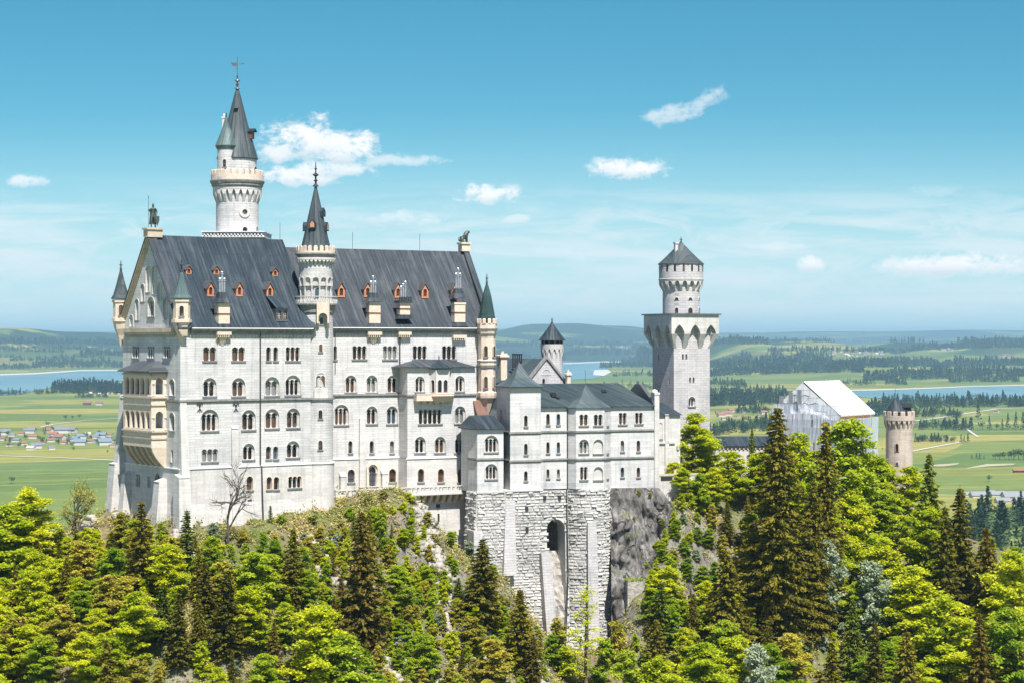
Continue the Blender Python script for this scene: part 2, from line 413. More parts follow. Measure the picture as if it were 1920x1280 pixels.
def window(sf, root, px, yt, yb, wpx, n=1, hood=0, surround=None, sill=True, blank=False, frame='limestone_smooth', deep=.55, dep=0.0, cols=True, pointed=0.0, bars=False, name='window', wz=None):
    """measured on the facade: centre px, arch top and sill in frame pixels, width in pixels. Returns the hole outline."""
    if wz: t, zb, zt, W = wz
    else:
        t = sf.s(px); W = sf.s(px + wpx / 2) - sf.s(px - wpx / 2)
        if W < .3: W = .35
        zt = sf.z(t, yt); zb = sf.z(t, yb)
    mb = MB(); sfd = sf
    base = dep
    if hood:
        out, zso = scallop(t, W, zb, zt, 1, 12)
        rec = .24
        if sf.flat: strip(mb, sf, out, base, base + rec)
        Wi = W * (.86 if n > 1 else .6); drop = W * (.24 if n > 1 else .2)
        inn, zs = scallop(t, Wi, zb, zt - drop, n)
        # thin hood mould, proud
        ring(mb, sf, out, .10, base - .09, d1=base + .02)
        if blank:
            face_with_holes(mb, sf, out, [], base + rec)
            inn = None
        else:
            inn = [(x, max(z, zb + .03)) for x, z in inn]
            outg = [(x, z - (.0 if z > zb + .01 else .0)) for x, z in out]
            if sf.flat: face_with_holes(mb, sf, outg, [inn], base + rec)
            base2 = base + rec if sf.flat else base
    else:
        inn, zs = scallop(t, W, zb, zt, n, pointed=pointed)
        out = inn; base2 = base; Wi = W
    w = mb
    if inn is not None:
        if sf.flat:
            strip(mb, sf, inn, base2, base2 + deep)
            if n > 1:
                wl = Wi / n
                for i in range(1, n):
                    tt = t - Wi / 2 + i * wl
                    column(mb, sf, tt, zb + .02, zs, base2 + .16, min(.11, wl * .15))
                if cols:
                    for tt in (t - Wi / 2 + .07, t + Wi / 2 - .07): column(mb, sf, tt, zb + .02, zs, base2 + .16, min(.09, wl * .12))
        else:
            ring(mb, sf, inn, .13, base - .10, d1=base + .05)
            if n > 1:
                for i in range(1, n): column(mb, sf, t - Wi / 2 + i * Wi / n, zb + .02, zs, base - .08, .07)
        if surround:
            ring(mb, sf, out, .17, base - .07, mi=1)
        if bars:
            for q in (-.22, .22): mb.sbox(sf, t + q * Wi - .03, t + q * Wi + .03, zb, zt - .12, base2 + deep - .12, base2 + deep - .04, mi=2)
            for q in (.3, .62): mb.sbox(sf, t - Wi / 2, t + Wi / 2, zb + q * (zt - zb) - .03, zb + q * (zt - zb) + .03, base2 + deep - .12, base2 + deep - .04, mi=2)
    mats = [frame, surround or frame, 'wood_dark']
    wo = mb.build(name, mats, root)
    if inn is not None:
        p = MB(); dd = base2 + deep - .02 if sf.flat else base - .035
        p.poly([sf.pt(x, z, dd) for x, z in inn])
        p.build('pane', grn.choice(('glass', 'glass', 'glass', 'glass', 'glass_warm', 'glass_warm', 'glass_blue', 'glass_pale')), wo, norm=False)
    if sill:
        s = MB(); s.sbox(sf, t - W / 2 - .13, t + W / 2 + .13, zb - .22, zb - .003, base - .17, base + .1)
        s.build('sill', 'sill_stone', wo)
    return out

def corbels(mb, sf, t0, t1, n, zt, za, zb, out, w0=.3, levels=9, pointed=1.0, closed=False, mi=0, thick=None, ends=True):
    """n arches between piers that grow outwards and together: a machicolation"""
    p = (t1 - t0) / n
    for i in range(n + (0 if closed else 1)):
        tc = t0 + i * p; rings = []
        for k in range(levels + 1):
            q = k / levels; z = zb + (za - zb) * q
            pr = out * min(1.0, .12 + q * 1.5) if q < .6 else out
            if q > .5:
                g = (q - .5) / .5
                g = 1 - math.sqrt(max(0, 1 - g ** 2)) if not pointed else g ** 1.6
                w = p * w0 / 2 + (p / 2 - p * w0 / 2) * g
            else: w = p * w0 / 2
            a, b = tc - w, tc + w
            if not closed and i == 0 and ends: a = max(a, t0)
            if not closed and i == n and ends: b = min(b, t1)
            rings.append([sf.pt(a, z, -pr), sf.pt(b, z, -pr), sf.pt(b, z, .02), sf.pt(a, z, .02)])
        mb.loft(rings, mi)

def rustic(mb, sf, t0, t1, z0, z1, depf=lambda z: 0.0, row=.52, seed=1, skip=None, edge0=None, edge1=None, bulge=.26):
    """rows of rough quarry-faced blocks as real geometry"""
    rn = random.Random(seed); z = z1
    while z > z0 + .15:
        h = row * rn.uniform(.85, 1.15); zl = max(z - h, z0)
        a0 = t0 if edge0 is None else edge0((z + zl) / 2); a1 = t1 if edge1 is None else edge1((z + zl) / 2)
        t = a0 + (rn.uniform(-.5, 0) if sf.flat else 0)
        while t < a1 - .05:
            L = rn.uniform(.65, 1.75); tb = min(t + L, a1); ta = max(t, a0)
            if tb - ta > .12 and not (skip and skip((ta + tb) / 2, (z + zl) / 2)):
                g = .025; b = rn.uniform(.07, bulge); ins = min(.16, (tb - ta) * .25, (z - zl) * .3)
                d0, d1 = depf(zl), depf(z)
                j = [rn.uniform(.5, 1.5) for _ in range(8)]
                o = [sf.pt(ta + g, zl + g, d0), sf.pt(tb - g, zl + g, d0), sf.pt(tb - g, z - g, d1), sf.pt(ta + g, z - g, d1)]
                f = [sf.pt(ta + ins * j[0], zl + ins * j[1], d0 - b * j[4]), sf.pt(tb - ins * j[2], zl + ins * j[0], d0 - b * j[5]),
                     sf.pt(tb - ins * j[3], z - ins * j[2] * .6, d1 - b * j[6]), sf.pt(ta + ins * j[1], z - ins * j[3] * .6, d1 - b * j[7])]
                mb.add(o + f, [(4, 5, 6, 7), (0, 1, 5, 4), (1, 2, 6, 5), (2, 3, 7, 6), (3, 0, 4, 7)])
            t += L
        z = zl

def finial(parent, x, y, z0, z1, r=.35, mat='iron'):
    h = z1 - z0; mb = MB()
    pr = [(r, z0), (r * .9, z0 + .04 * h), (r * .35, z0 + .10 * h), (r * .3, z0 + .2 * h), (r * .8, z0 + .24 * h), (r * .3, z0 + .28 * h), (r * .28, z0 + .4 * h), (r * 1.0, z0 + .46 * h),
          (r * .9, z0 + .50 * h), (r * .25, z0 + .55 * h), (r * .2, z0 + .68 * h), (r * .5, z0 + .72 * h), (r * .2, z0 + .76 * h), (r * .1, z1)]
    mb.lathe(x, y, pr, 10); return mb.build('finial', mat, parent, smooth=True)
def merlons(mb, sf, t0, t1, n, z0, z1, th, frac=.6, mi=0, cap=True):
    p = (t1 - t0) / n
    for i in range(n):
        a = t0 + (i + .5 - frac / 2) * p; b = a + p * frac
        mb.sbox(sf, a, b, z0, z1, 0, th, mi)
        if cap:
            m = (a + b) / 2
            mb.loft([[sf.pt(a, z1, 0), sf.pt(b, z1, 0), sf.pt(b, z1, th), sf.pt(a, z1, th)], [sf.pt(a + .1, z1 + .14, .08), sf.pt(b - .1, z1 + .14, .08), sf.pt(b - .1, z1 + .14, th - .08), sf.pt(a + .1, z1 + .14, th - .08)]], mi)

# ================================================================ the palace, west block
LABEL_PALACE = 'big white limestone palace with steep slate-grey metal roofs, orange dormers and rows of round-headed windows'
FW = Frame(-51.83, 300.0, 36)
FE = Frame(-30.3, 325.0, 28)
ZB = -38.0
palace = FW.thing('palace', LABEL_PALACE, 'palace', ZB)
palE = FE.thing('palace_wing', 'x', None, ZB)
PS = Plane(FW, (0, 0), (1, 0))                # long south front
GD = 21.2                                     # depth of the block
PG = Plane(FW, (0, GD), (0, -1))              # west gable front; t runs towards the viewer's right
LW = 23.4
z_e = 2.0                                     # wall top
z_r = 16.9                                    # ridge
z_st = (PCY - 749) / FPX * 300.3
z_lg = -238.6 / 3600 * 300.6
z_lo = PS.z(12, 940)
def walls_west():
    holes = []
    def W(px, yt, yb, w, **k): holes.append(window(PS, palace, px, yt, yb, w, **k))
    W(393, 650, 676, 25, n=2); W(447, 650, 676, 25, n=2); W(503.5, 650, 676, 8.5, cols=False); W(517, 650, 676, 8.5); W(549, 650, 676, 27, n=3)
    W(393, 708, 742, 25, n=2, hood=1); W(447, 708, 742, 25, n=2, hood=1); W(510, 706, 741, 27, n=2, hood=1); W(549, 703, 740, 29, n=3, hood=1)
    W(393, 767, 807, 33, n=3, hood=1); W(466, 768, 805, 26, n=2, hood=1); W(510, 766, 802, 26, n=2, hood=1); W(549.5, 765, 801, 25, n=2, hood=1)
    W(393.5, 841, 865, 31, n=3); W(466, 831, 861, 22, n=2, hood=1); W(503.5, 836, 860, 9.5); W(517, 836, 860, 9.5); W(549, 826, 857, 24, n=2, hood=1)
    mb = MB()
    face_with_holes(mb, PS, [(0, z_lg), (LW, z_lg), (LW, z_e), (0, z_e)], holes)
    mb.quad(PS.pt(LW, -34, 0), (LW, GD, -34), (LW, GD, z_e), PS.pt(LW, z_e, 0))
    # back and right gable
    mb.poly([(LW, 0, z_e), (LW, GD, z_e), (LW, GD / 2, z_r - .3)])
    mb.quad((0, GD, -34), (LW, GD, -34), (LW, GD, z_e), (0, GD, z_e))
    mb.build('wall', 'limestone', palace)
    # lower wall, slightly proud, smooth, battered below
    lw = []
    def L(px, yt, yb, w, **k): lw.append(window(PS, palace, px, yt, yb, w, dep=-.2, surround='cream', deep=.6, **k))
    L(467, 892, 918, 12, bars=True); L(503.5, 893, 917, 10); L(517, 893, 917, 10); L(551.5, 892, 914, 25, n=3)
    mb = MB()
    face_with_holes(mb, PS, [(-.2, z_lo), (LW + .1, z_lo), (LW + .1, z_lg), (-.2, z_lg)], lw, dep=-.2)
    mb.quad(PS.pt(-.2, z_lo, -.2), PS.pt(LW + .1, z_lo, -.2), PS.pt(LW + .5, -36, -1.1), PS.pt(-1.2, -36, -1.1))
    mb.build('lower_wall', 'limestone_smooth', palace)
    vent = MB(); vent.sbox(PS, PS.s(463), PS.s(471), PS.z(11, 939.5), PS.z(11, 936.5), -.23, -.1); vent.build('vent_slot', 'iron', palace)
walls_west()
def gable_west():
    holes = []
    S = lambda px: PG.s(px)
    for px in (254.5, 283, 313):
        holes.append(window(PG, palace, px, 648, 671, 13, n=3))
    # niches of the triangular gable and its middle window
    z = lambda py, px=283: PG.z(PG.s(px), py)
    mid = PG.s(283.5)
    holes.append(window(PG, palace, 283.5, 557, 594, 12.5, n=2, hood=1))
    for dx, yt, yb in ((-2.0, 499, 548), (2.0, 499, 552)):
        holes.append(window(PG, palace, 0, 0, 0, 0, wz=(mid + dx * .62, z(yb), z(yt), 1.5), hood=1, blank=True, sill=False, name='niche'))
    for k, (yt, yb) in enumerate(((532, 565), (560, 600), (590, 612))):
        for sgn in (-1, 1):
            holes.append(window(PG, palace, 0, 0, 0, 0, wz=(mid + sgn * (3.1 + k * 2.15), z(yb), z(yt), 1.35), hood=1, blank=True, sill=False, name='niche'))
    holes.append(window(PG, palace, 323, 710, 741, 9.5, n=2, hood=1))
    holes.append(window(PG, palace, 323, 773, 807, 9.5, n=2, hood=1))
    holes.append(window(PG, palace, 322.5, 842, 866, 4))
    mb = MB()
    face_with_holes(mb, PG, [(0, z_lg), (GD, z_lg), (GD, z_e), (GD / 2, z_r - .2), (0, z_e)], holes)
    mb.build('gable_wall', 'limestone', palace)
    lw = []
    for px, yt, yb, w, n in ((240.5, 884, 907, 3, 1), (260.5, 888, 912, 8, 2), (281, 892, 914, 6, 2), (298, 886, 926, 9, 1)):
        lw.append(window(PG, palace, px, yt, yb, w, n=n, dep=-.2, surround='cream' if n == 1 and w > 4 else None, sill=False))
    mb = MB(); zl = -25.6
    face_with_holes(mb, PG, [(0, zl), (GD + .2, zl), (GD + .2, z_lg), (0, z_lg)], lw, dep=-.2)
    mb.quad(PG.pt(-.6, -36, -1.2), PG.pt(GD + 1.1, -36, -1.2), PG.pt(GD + .2, zl, -.2), PG.pt(0, zl, -.2))
    mb.build('lower_gable_wall', 'limestone_smooth', palace)
    # buttresses
    def butt(sf, t0, t1, zt, zb, d0, d1, grow=.4):
        m = MB(); m.sbox(sf, t0, t1, zb, zt, d0, .3, t0b=t0 - grow, t1b=t1 + grow, d0b=d1)
        m.loft([[sf.pt(t0, zt + .002, d0 - .1), sf.pt(t1, zt + .002, d0 - .1), sf.pt(t1, zt + .002, .1), sf.pt(t0, zt + .002, .1)],
                [sf.pt(t0, zt + .5, -.06), sf.pt(t1, zt + .5, -.06), sf.pt(t1, zt + .52, .1), sf.pt(t0, zt + .52, .1)]])
        m.build('buttress', 'limestone_smooth', palace)
    butt(PS, -.1, 1.0, PS.z(.5, 752), PS.z(.5, 895), -.15, -1.1, .15)
    butt(PS, -1.0, .9, PS.z(.5, 894), -36, -1.6, -2.6, .35)
    butt(PG, PG.s(305), PG.s(315), PG.z(18, 903), -36, -1.5, -2.8, .5)
    butt(PG, PG.s(241), PG.s(248), PG.z(7, 890), -36, -1.2, -2.6, .4)
    butt(PG, -.6, 1.0, PG.z(0, 745), -36, -.2, -3.1, .1)
    butt(PG, -1.2, 1.1, PG.z(0, 868), -36, -1.9, -3.4, .1)
    butt(PS, PS.s(433), PS.s(445), PS.z(8, 803), -36, -.3, -.75, .0)
gable_west()

def course(root, sf, t0, t1, z, h=.32, pr=.28, mat='trim', name='string_course'):
    m = MB(); m.sbox(sf, t0, t1, z - h, z, -pr, .05); m.sbox(sf, t0, t1, z - h - .16, z - h - .004, -pr * .5, .05)
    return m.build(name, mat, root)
course(palace, PS, -.28, LW + .1, z_st)
course(palace, PG, PG.s(313), GD + .005, z_st - .003)
course(palace, PG, -.3, PG.s(231.5), z_st - .003)
course(palace, PS, -.3, LW + .12, z_lg + .1, .16, .34, 'ledge', 'ledge')
course(palace, PG, -.3, GD + .3, z_lg + .103, .16, .34, 'ledge', 'ledge')

def eaves(root, sf, t0, t1, zt, out=.85, mat='trim', n=None):
    """cornice with a row of little arches under it"""
    m = MB()
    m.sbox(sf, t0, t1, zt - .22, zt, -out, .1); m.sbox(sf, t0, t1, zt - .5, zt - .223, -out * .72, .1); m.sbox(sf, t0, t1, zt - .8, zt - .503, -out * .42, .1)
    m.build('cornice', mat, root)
    m = MB(); n = n or int((t1 - t0) / .62)
    corbels(m, sf, t0, t1, n, zt - .803, zt - 1.0, zt - 1.55, .20, w0=.3, levels=4, pointed=0)
    m.build('arched_frieze', 'limestone_smooth', root)
    g = MB(); g.sbox(sf, t0, t1, zt + .0, zt + .14, -out - .12, -out + .05); g.build('gutter', 'ledge', root)
eaves(palace, PS, 1.6, LW, z_e)
# roofs
def gable_roof(root, u0, u1, vf, vr, vb, ze, zr, mat, th=.18, name='roof'):
    m = MB(); rings = []
    pf = [(vf, ze + .03), (vf + 1.3, ze + 1.25), (vr, zr), (vb - 1.3, ze + 1.25), (vb, ze + .03)]
    top = [(v, z + th) for v, z in pf]
    loop = pf + top[::-1]
    m.loft([[(u0, v, z) for v, z in loop], [(u1, v, z) for v, z in loop]])
    return m.build(name, mat, root)
roofw = gable_roof(palace, .55, 24.1, -.9, GD / 2, GD + .9, z_e, z_r, 'roof_slate')
# coping of the west gable: a stone band on the slope that throws its shadow on the wall
m = MB()
for k, (a, b) in enumerate((((-1.0, z_e - .2), (GD / 2, z_r + .25)), ((GD / 2, z_r + .25), (GD + 1.0, z_e - .2)))):
    (y0, q0), (y1, q1) = a, b
    for o0, h0, h1 in ((-.8, .0, .3), (-.7, -.3, -.003), (-.45, -.65, -.303), (-.25, -.95, -.653)):
        mi = 1 if h0 == 0 else 0
        m.add([(o0, y0, q0 + h0), (.75, y0, q0 + h0), (.75, y0, q0 + h1), (o0, y0, q0 + h1), (o0, y1, q1 + h0), (.75, y1, q1 + h0), (.75, y1, q1 + h1), (o0, y1, q1 + h1)],
              [(0, 1, 2, 3), (7, 6, 5, 4), (0, 4, 5, 1), (1, 5, 6, 2), (2, 6, 7, 3), (3, 7, 4, 0)], mi)
m.build('gable_coping', ['sandstone', 'roof_slate_light'], palace)
# cornice across the gable foot with dentils
m = MB(); m.sbox(PG, 1.2, GD - 1.2, z_e - .55, z_e + .1, -.62, .1); m.sbox(PG, 1.2, GD - 1.2, z_e - .95, z_e - .553, -.35, .1)
for i in range(44):
    a = 1.5 + i * (GD - 3) / 44; m.sbox(PG, a, a + .2, z_e - 1.3, z_e - .953, -.3, .1)
m.build('gable_cornice', 'sandstone', palace)
m = MB(); m.box(-.9, 1.7, GD / 2 - .8, GD / 2 + .8, z_r - .2, z_r + 1.0); m.box(-1.1, 1.9, GD / 2 - 1, GD / 2 + 1, z_r + 1.003, z_r + 1.3); m.build('pedestal', 'sandstone', palace)

def roof_hit(fr, vf, ze, vr, zr, px, py):
    """(u, v, z) where the sight line meets the front slope"""
    best = None
    for i in range(400):
        v = vf + (vr - vf) * i / 400; z = ze + .2 + (zr - ze) * (v - vf) / (vr - vf)
        u = Plane(fr, (0, v), (1, 0)).s(px); e = abs(fr.zat(u, v, py) - z)
        if best is None or e < best[0]: best = (e, u, v, z)
    return best[1:]
def dormer(root, fr, roof, px, py, wpx, hpx, big=False, col='terracotta', n=1):
    u, v, z = roof_hit(fr, *roof, px, py)
    k = fr.depth(u, v) / FPX; w = wpx * k; h = hpx * k; hs = h * .55
    sl = (roof[3] - roof[1]) / (roof[2] - roof[0])
    root_ = MB(); z0 = z - .15
    sfp = Plane(fr, (u, v), (1, 0))
    tz = z0 + h
    if big:
        out = [(-w / 2, z0), (w / 2, z0), (w / 2, z0 + h * .8), (-w / 2, z0 + h * .8)]
    else:
        out = [(-w / 2, z0), (w / 2, z0), (w / 2, z0 + hs), (0, tz), (-w / 2, z0 + hs)]
    nn = 2 if big else 1; holes = []; fr_ = MB()
    for i in range(nn):
        xc = 0 if nn == 1 else (-w * .24 + i * w * .48)
        ww = w * (.5 if nn == 1 else .34)
        hp, _ = scallop(xc, ww, z0 + h * .16, z0 + h * (.64 if nn == 1 else .68), 1, 8); holes.append(hp)
    face_with_holes(root_, sfp, out, holes)
    for hp in holes: strip(root_, sfp, hp, 0, .25); ring(root_, sfp, hp, .07, -.05)
    d = h / sl + .6
    zz = z0 + (h * .8 if big else hs)
    for sx in (-w / 2, w / 2): root_.poly([sfp.pt(sx, z0, 0), sfp.pt(sx, z0 + .1, d), sfp.pt(sx, zz, d), sfp.pt(sx, zz, 0)])
    face = root_.build('dormer', 'pipe_metal' if big else col, root)
    for hp in holes:
        p = MB(); p.poly([sfp.pt(x, q, .22) for x, q in hp]); p.build('pane', 'glass', face, norm=False)
        g = MB(); x0 = min(a for a, b in hp); x1 = max(a for a, b in hp); q0 = min(b for a, b in hp); q1 = max(b for a, b in hp)
        for i in range(1, 3):
            g.sbox(sfp, x0 + (x1 - x0) * i / 3 - .025, x0 + (x1 - x0) * i / 3 + .025, q0, q1 - .15, .12, .17)
            g.sbox(sfp, x0, x1, q0 + (q1 - q0) * i / 3 - .025, q0 + (q1 - q0) * i / 3 + .025, .12, .17)
        g.build('lattice', 'wood_dark' if not big else 'cream', face)
    r = MB(); o = .16; e = w / 2 + .18
    if big:
        r.loft([[sfp.pt(-e, zz, -.35), sfp.pt(e, zz, -.35), sfp.pt(e, zz + .14, -.35), sfp.pt(-e, zz + .14, -.35)], [sfp.pt(-e, zz + h * .9, d + 1.1), sfp.pt(e, zz + h * .9, d + 1.1), sfp.pt(e, zz + h * .9 + .14, d + 1.1), sfp.pt(-e, zz + h * .9 + .14, d + 1.1)]])
    else:
        prof = [(-e, zz - .12), (0, tz + .06), (e, zz - .12), (e, zz + .02), (0, tz + .24), (-e, zz + .02)]
        r.loft([[sfp.pt(a, b, -.22) for a, b in prof], [sfp.pt(a, b, d) for a, b in prof]])
    r.build('dormer_roof', 'roof_slate' if big else 'pipe_metal', face)
RW = (-.9, z_e, GD / 2, z_r)
for px, py in ((395, 554), (449, 554), (506, 556)): dormer(palace, FW, RW, px, py, 13.5, 27)
for px, py in ((354, 512), (406, 513), (516, 516)): dormer(palace, FW, RW, px, py, 12, 15)
dormer(palace, FW, RW, 529, 601, 25, 30, big=True)
def chimney(root, fr, px, ybase, ytop, wpx, cap, flues, ybr, crenel=False, band=True):
    """stack rising through the eaves: body, bracket below the cornice, roofed cap, clustered flues"""
    pl = Plane(fr, (0, -.75), (1, 0)); t = pl.s(px); w = pl.s(px + wpx / 2) - pl.s(px - wpx / 2)
    z = lambda y: pl.z(t, y)
    m = MB(); D = 1.5
    m.sbox(pl, t - w / 2, t + w / 2, z(ybase), z(ytop), 0, D)
    m.sbox(pl, t - w / 2 - .1, t + w / 2 + .1, z(ytop + 3), z(ytop) + .05, -.1, D + .1)
    ch = m.build('chimney', 'cream', root)
    if band:
        q = MB(); q.sbox(pl, t - w / 2 - .05, t + w / 2 + .05, z((ybase + ytop) / 2 + 1), z((ybase + ytop) / 2 - 1), -.05, D)
        for i in range(7): a = t - w / 2 + (i + .2) * w / 7; q.sbox(pl, a, a + w / 14, z((ybase + ytop) / 2 + 2.4), z((ybase + ytop) / 2 + 1.02), -.05, D)
        q.build('band', 'wood_dark', ch)
    br = MB()
    e = (w / 2 + .35) * (wpx > 18)
    y0, y1 = ybr
    for i in range(5):
        a = t - w / 2 + (i - .1) * w / 4 - .12; hh = (1, .8, .6, .8, 1)[i]
        br.loft([[pl.pt(a, z(y1 - 6 * hh), .75), pl.pt(a + .24, z(y1 - 6 * hh), .75), pl.pt(a + .24, z(y1 - 6 * hh), .9), pl.pt(a, z(y1 - 6 * hh), .9)],
                 [pl.pt(a, z(y0 + 6), .02), pl.pt(a + .24, z(y0 + 6), .02), pl.pt(a + .24, z(y0 + 6), .9), pl.pt(a, z(y0 + 6), .9)]])
    br.sbox(pl, t - w / 2 - .25, t + w / 2 + .25, z(y0 + 6), z(y0), -.12, .9)
    for i in range(6): a = t - w / 2 - .1 + i * (w + .2) / 6; br.sbox(pl, a, a + .14, z(y0 + 10), z(y0 + 6.05), -.05, .9)
    br.loft([[pl.pt(t - .2, z(y1), .7), pl.pt(t + .2, z(y1), .7), pl.pt(t + .2, z(y1), .9), pl.pt(t - .2, z(y1), .9)], [pl.pt(t - w * .4, z(y0 + 9), .2), pl.pt(t + w * .4, z(y0 + 9), .2), pl.pt(t + w * .4, z(y0 + 9), .9), pl.pt(t - w * .4, z(y0 + 9), .9)]])
    br.build('bracket', 'cream', ch)
    sk = MB(); g = .28
    sk.loft([[pl.pt(t - w / 2 - g - .3, z(ybase + 8), -.2), pl.pt(t + w / 2 + g + .3, z(ybase + 8), -.2), pl.pt(t + w / 2 + g, z(ybase + 8), D + .3), pl.pt(t - w / 2 - g, z(ybase + 8), D + .3)],
             [pl.pt(t - w / 2 - .05, z(ybase), -.05), pl.pt(t + w / 2 + .05, z(ybase), -.05), pl.pt(t + w / 2 + .05, z(ybase), D), pl.pt(t - w / 2 - .05, z(ybase), D)]])
    sk.build('skirt', 'roof_slate_light', ch)
    c = MB(); yc0, yc1 = cap
    if crenel:
        c.sbox(pl, t - w / 2 - .3, t + w / 2 + .3, z(yc0), z(yc0 - 4), -.35, D + .3)
        merlons(c, Plane(fr, (0, -1.1), (1, 0)), t - w / 2 - .3, t + w / 2 + .3, 6, z(yc0 - 3.9), z(yc1), .25, cap=False)
    else:
        m0 = .42
        c.loft([[pl.pt(t - w / 2 - m0, z(yc0), -m0), pl.pt(t + w / 2 + m0, z(yc0), -m0), pl.pt(t + w / 2 + m0, z(yc0), D + m0), pl.pt(t - w / 2 - m0, z(yc0), D + m0)],
                [pl.pt(t - w / 2 + .1, z((yc0 + yc1) / 2 + 1), .1), pl.pt(t + w / 2 - .1, z((yc0 + yc1) / 2 + 1), .1), pl.pt(t + w / 2 - .1, z((yc0 + yc1) / 2 + 1), D - .1), pl.pt(t - w / 2 + .1, z((yc0 + yc1) / 2 + 1), D - .1)],
                [pl.pt(t - w / 3, z(yc1), .3), pl.pt(t + w / 3, z(yc1), .3), pl.pt(t + w / 3, z(yc1), D - .3), pl.pt(t - w / 3, z(yc1), D - .3)]])
    c.build('cap', 'roof_slate_light', ch)
    fl0, fl1, hs = flues
    for i, hh in enumerate(hs):
        f = MB(); tt = t - (len(hs) - 1) * .2 + i * .4; zz0 = z(fl0); zz1 = z(fl1) - (1 - hh) * (z(fl1) - zz0)
        x, y, _ = pl.pt(tt, 0, D / 2)
        f.lathe(x, y, [(.16, zz0), (.16, zz1 - .5), (.27, zz1 - .48), (.27, zz1 - .3), (.15, zz1 - .28), (.15, zz1 - .12), (.25, zz1 - .1), (.2, zz1)], 8)
        f.build('flue', 'steel', ch)
    return ch
chimney(palace, FW, 420.5, 607, 570, 21, (568, 548), (550, 509, (.7, 1, .7)), (622, 648))
chimney(palE, FE, 703, 606, 568, 21, (566, 549), (550, 517, (.7, 1, .7)), (622, 645))
chimney(palE, FE, 759.5, 590, 568, 19, (568, 557), (558, 527, (.7, .85, 1)), (622, 640), crenel=True)
chimney(palE, FE, 862.5, 604, 568, 20, (558, 541), (542, 502, (.75, 1, .75)), (628, 638))

def turret(root, fr, px, v_, rpx, ycone, ytip, yfin, ybody, ybot, n=8, mat='cream', roof='roof_teal_round', cren=False, yroof=None, slits=True, Yd=None):
    """corner turret: corbelled foot, body, conical roof, finial"""
    pl = Plane(fr, (0, v_), (1, 0)); u = pl.s(px); Y = fr.depth(u, v_); k = Y / FPX; r = rpx * k
    z = lambda y: (PCY - y) * k
    a0 = math.pi / n
    m = MB(); q = r / math.cos(math.pi / n)
    y2 = ybody + 6
    m.lathe(u, v_, [(q * .12, z(ybot)), (q * .45, z(ybot - (ybot - y2) * .45)), (q * .78, z(ybot - (ybot - y2) * .7)), (q * .98, z(y2)), (q * 1.12, z(y2) + .02), (q * 1.12, z(ybody)), (q * .95, z(ybody) + .02),
                    (q * .95, z(ycone + 7)), (q * 1.08, z(ycone + 6)), (q * 1.08, z(ycone + 1))], n, a0)
    b = m.build('corner_turret', mat, root)
    if slits:
        cy = Cyl(fr, (u, v_), q * .96)
        for tt in (0.0,):
            pp = MB(); hp, _ = scallop(0, .55, z(ybody - 8), z(ybody - 26), 1, 8)
            window(cy, b, 0, 0, 0, 0, wz=(0, z(ybody - 6), z(ybody - 25) if ybody - ycone > 30 else z(ycone + 10), .62), sill=True, frame=mat)
    c = MB(); e = q * 1.2
    c.lathe(u, v_, [(e, z(ycone)), (e, z(ycone) + .12), (e * .80, z(ycone) + (z(ytip) - z(ycone)) * .13), (e * .45, z(ycone) + (z(ytip) - z(ycone)) * .5), (.12, z(ytip))], n, a0)
    c.build('cone_roof', roof, b)
    finial(b, u, v_, z(ytip) - .1, z(yfin), .3)
    return b
turret(palace, FW, 340.5, .2, 15.5, 560, 507, 484, 599, 648)
# north-west turret: stands at the far end of the gable front
def turret_at(root, fr, u, v, rpx, **k):
    px = fr.px(u, v); return turret(root, fr, px, v, rpx, **k)
turret_at(palace, FW, -.2, GD + .3, 14, ycone=561, ytip=504, yfin=488, ybody=597, ybot=650, n=8, roof='roof_round')

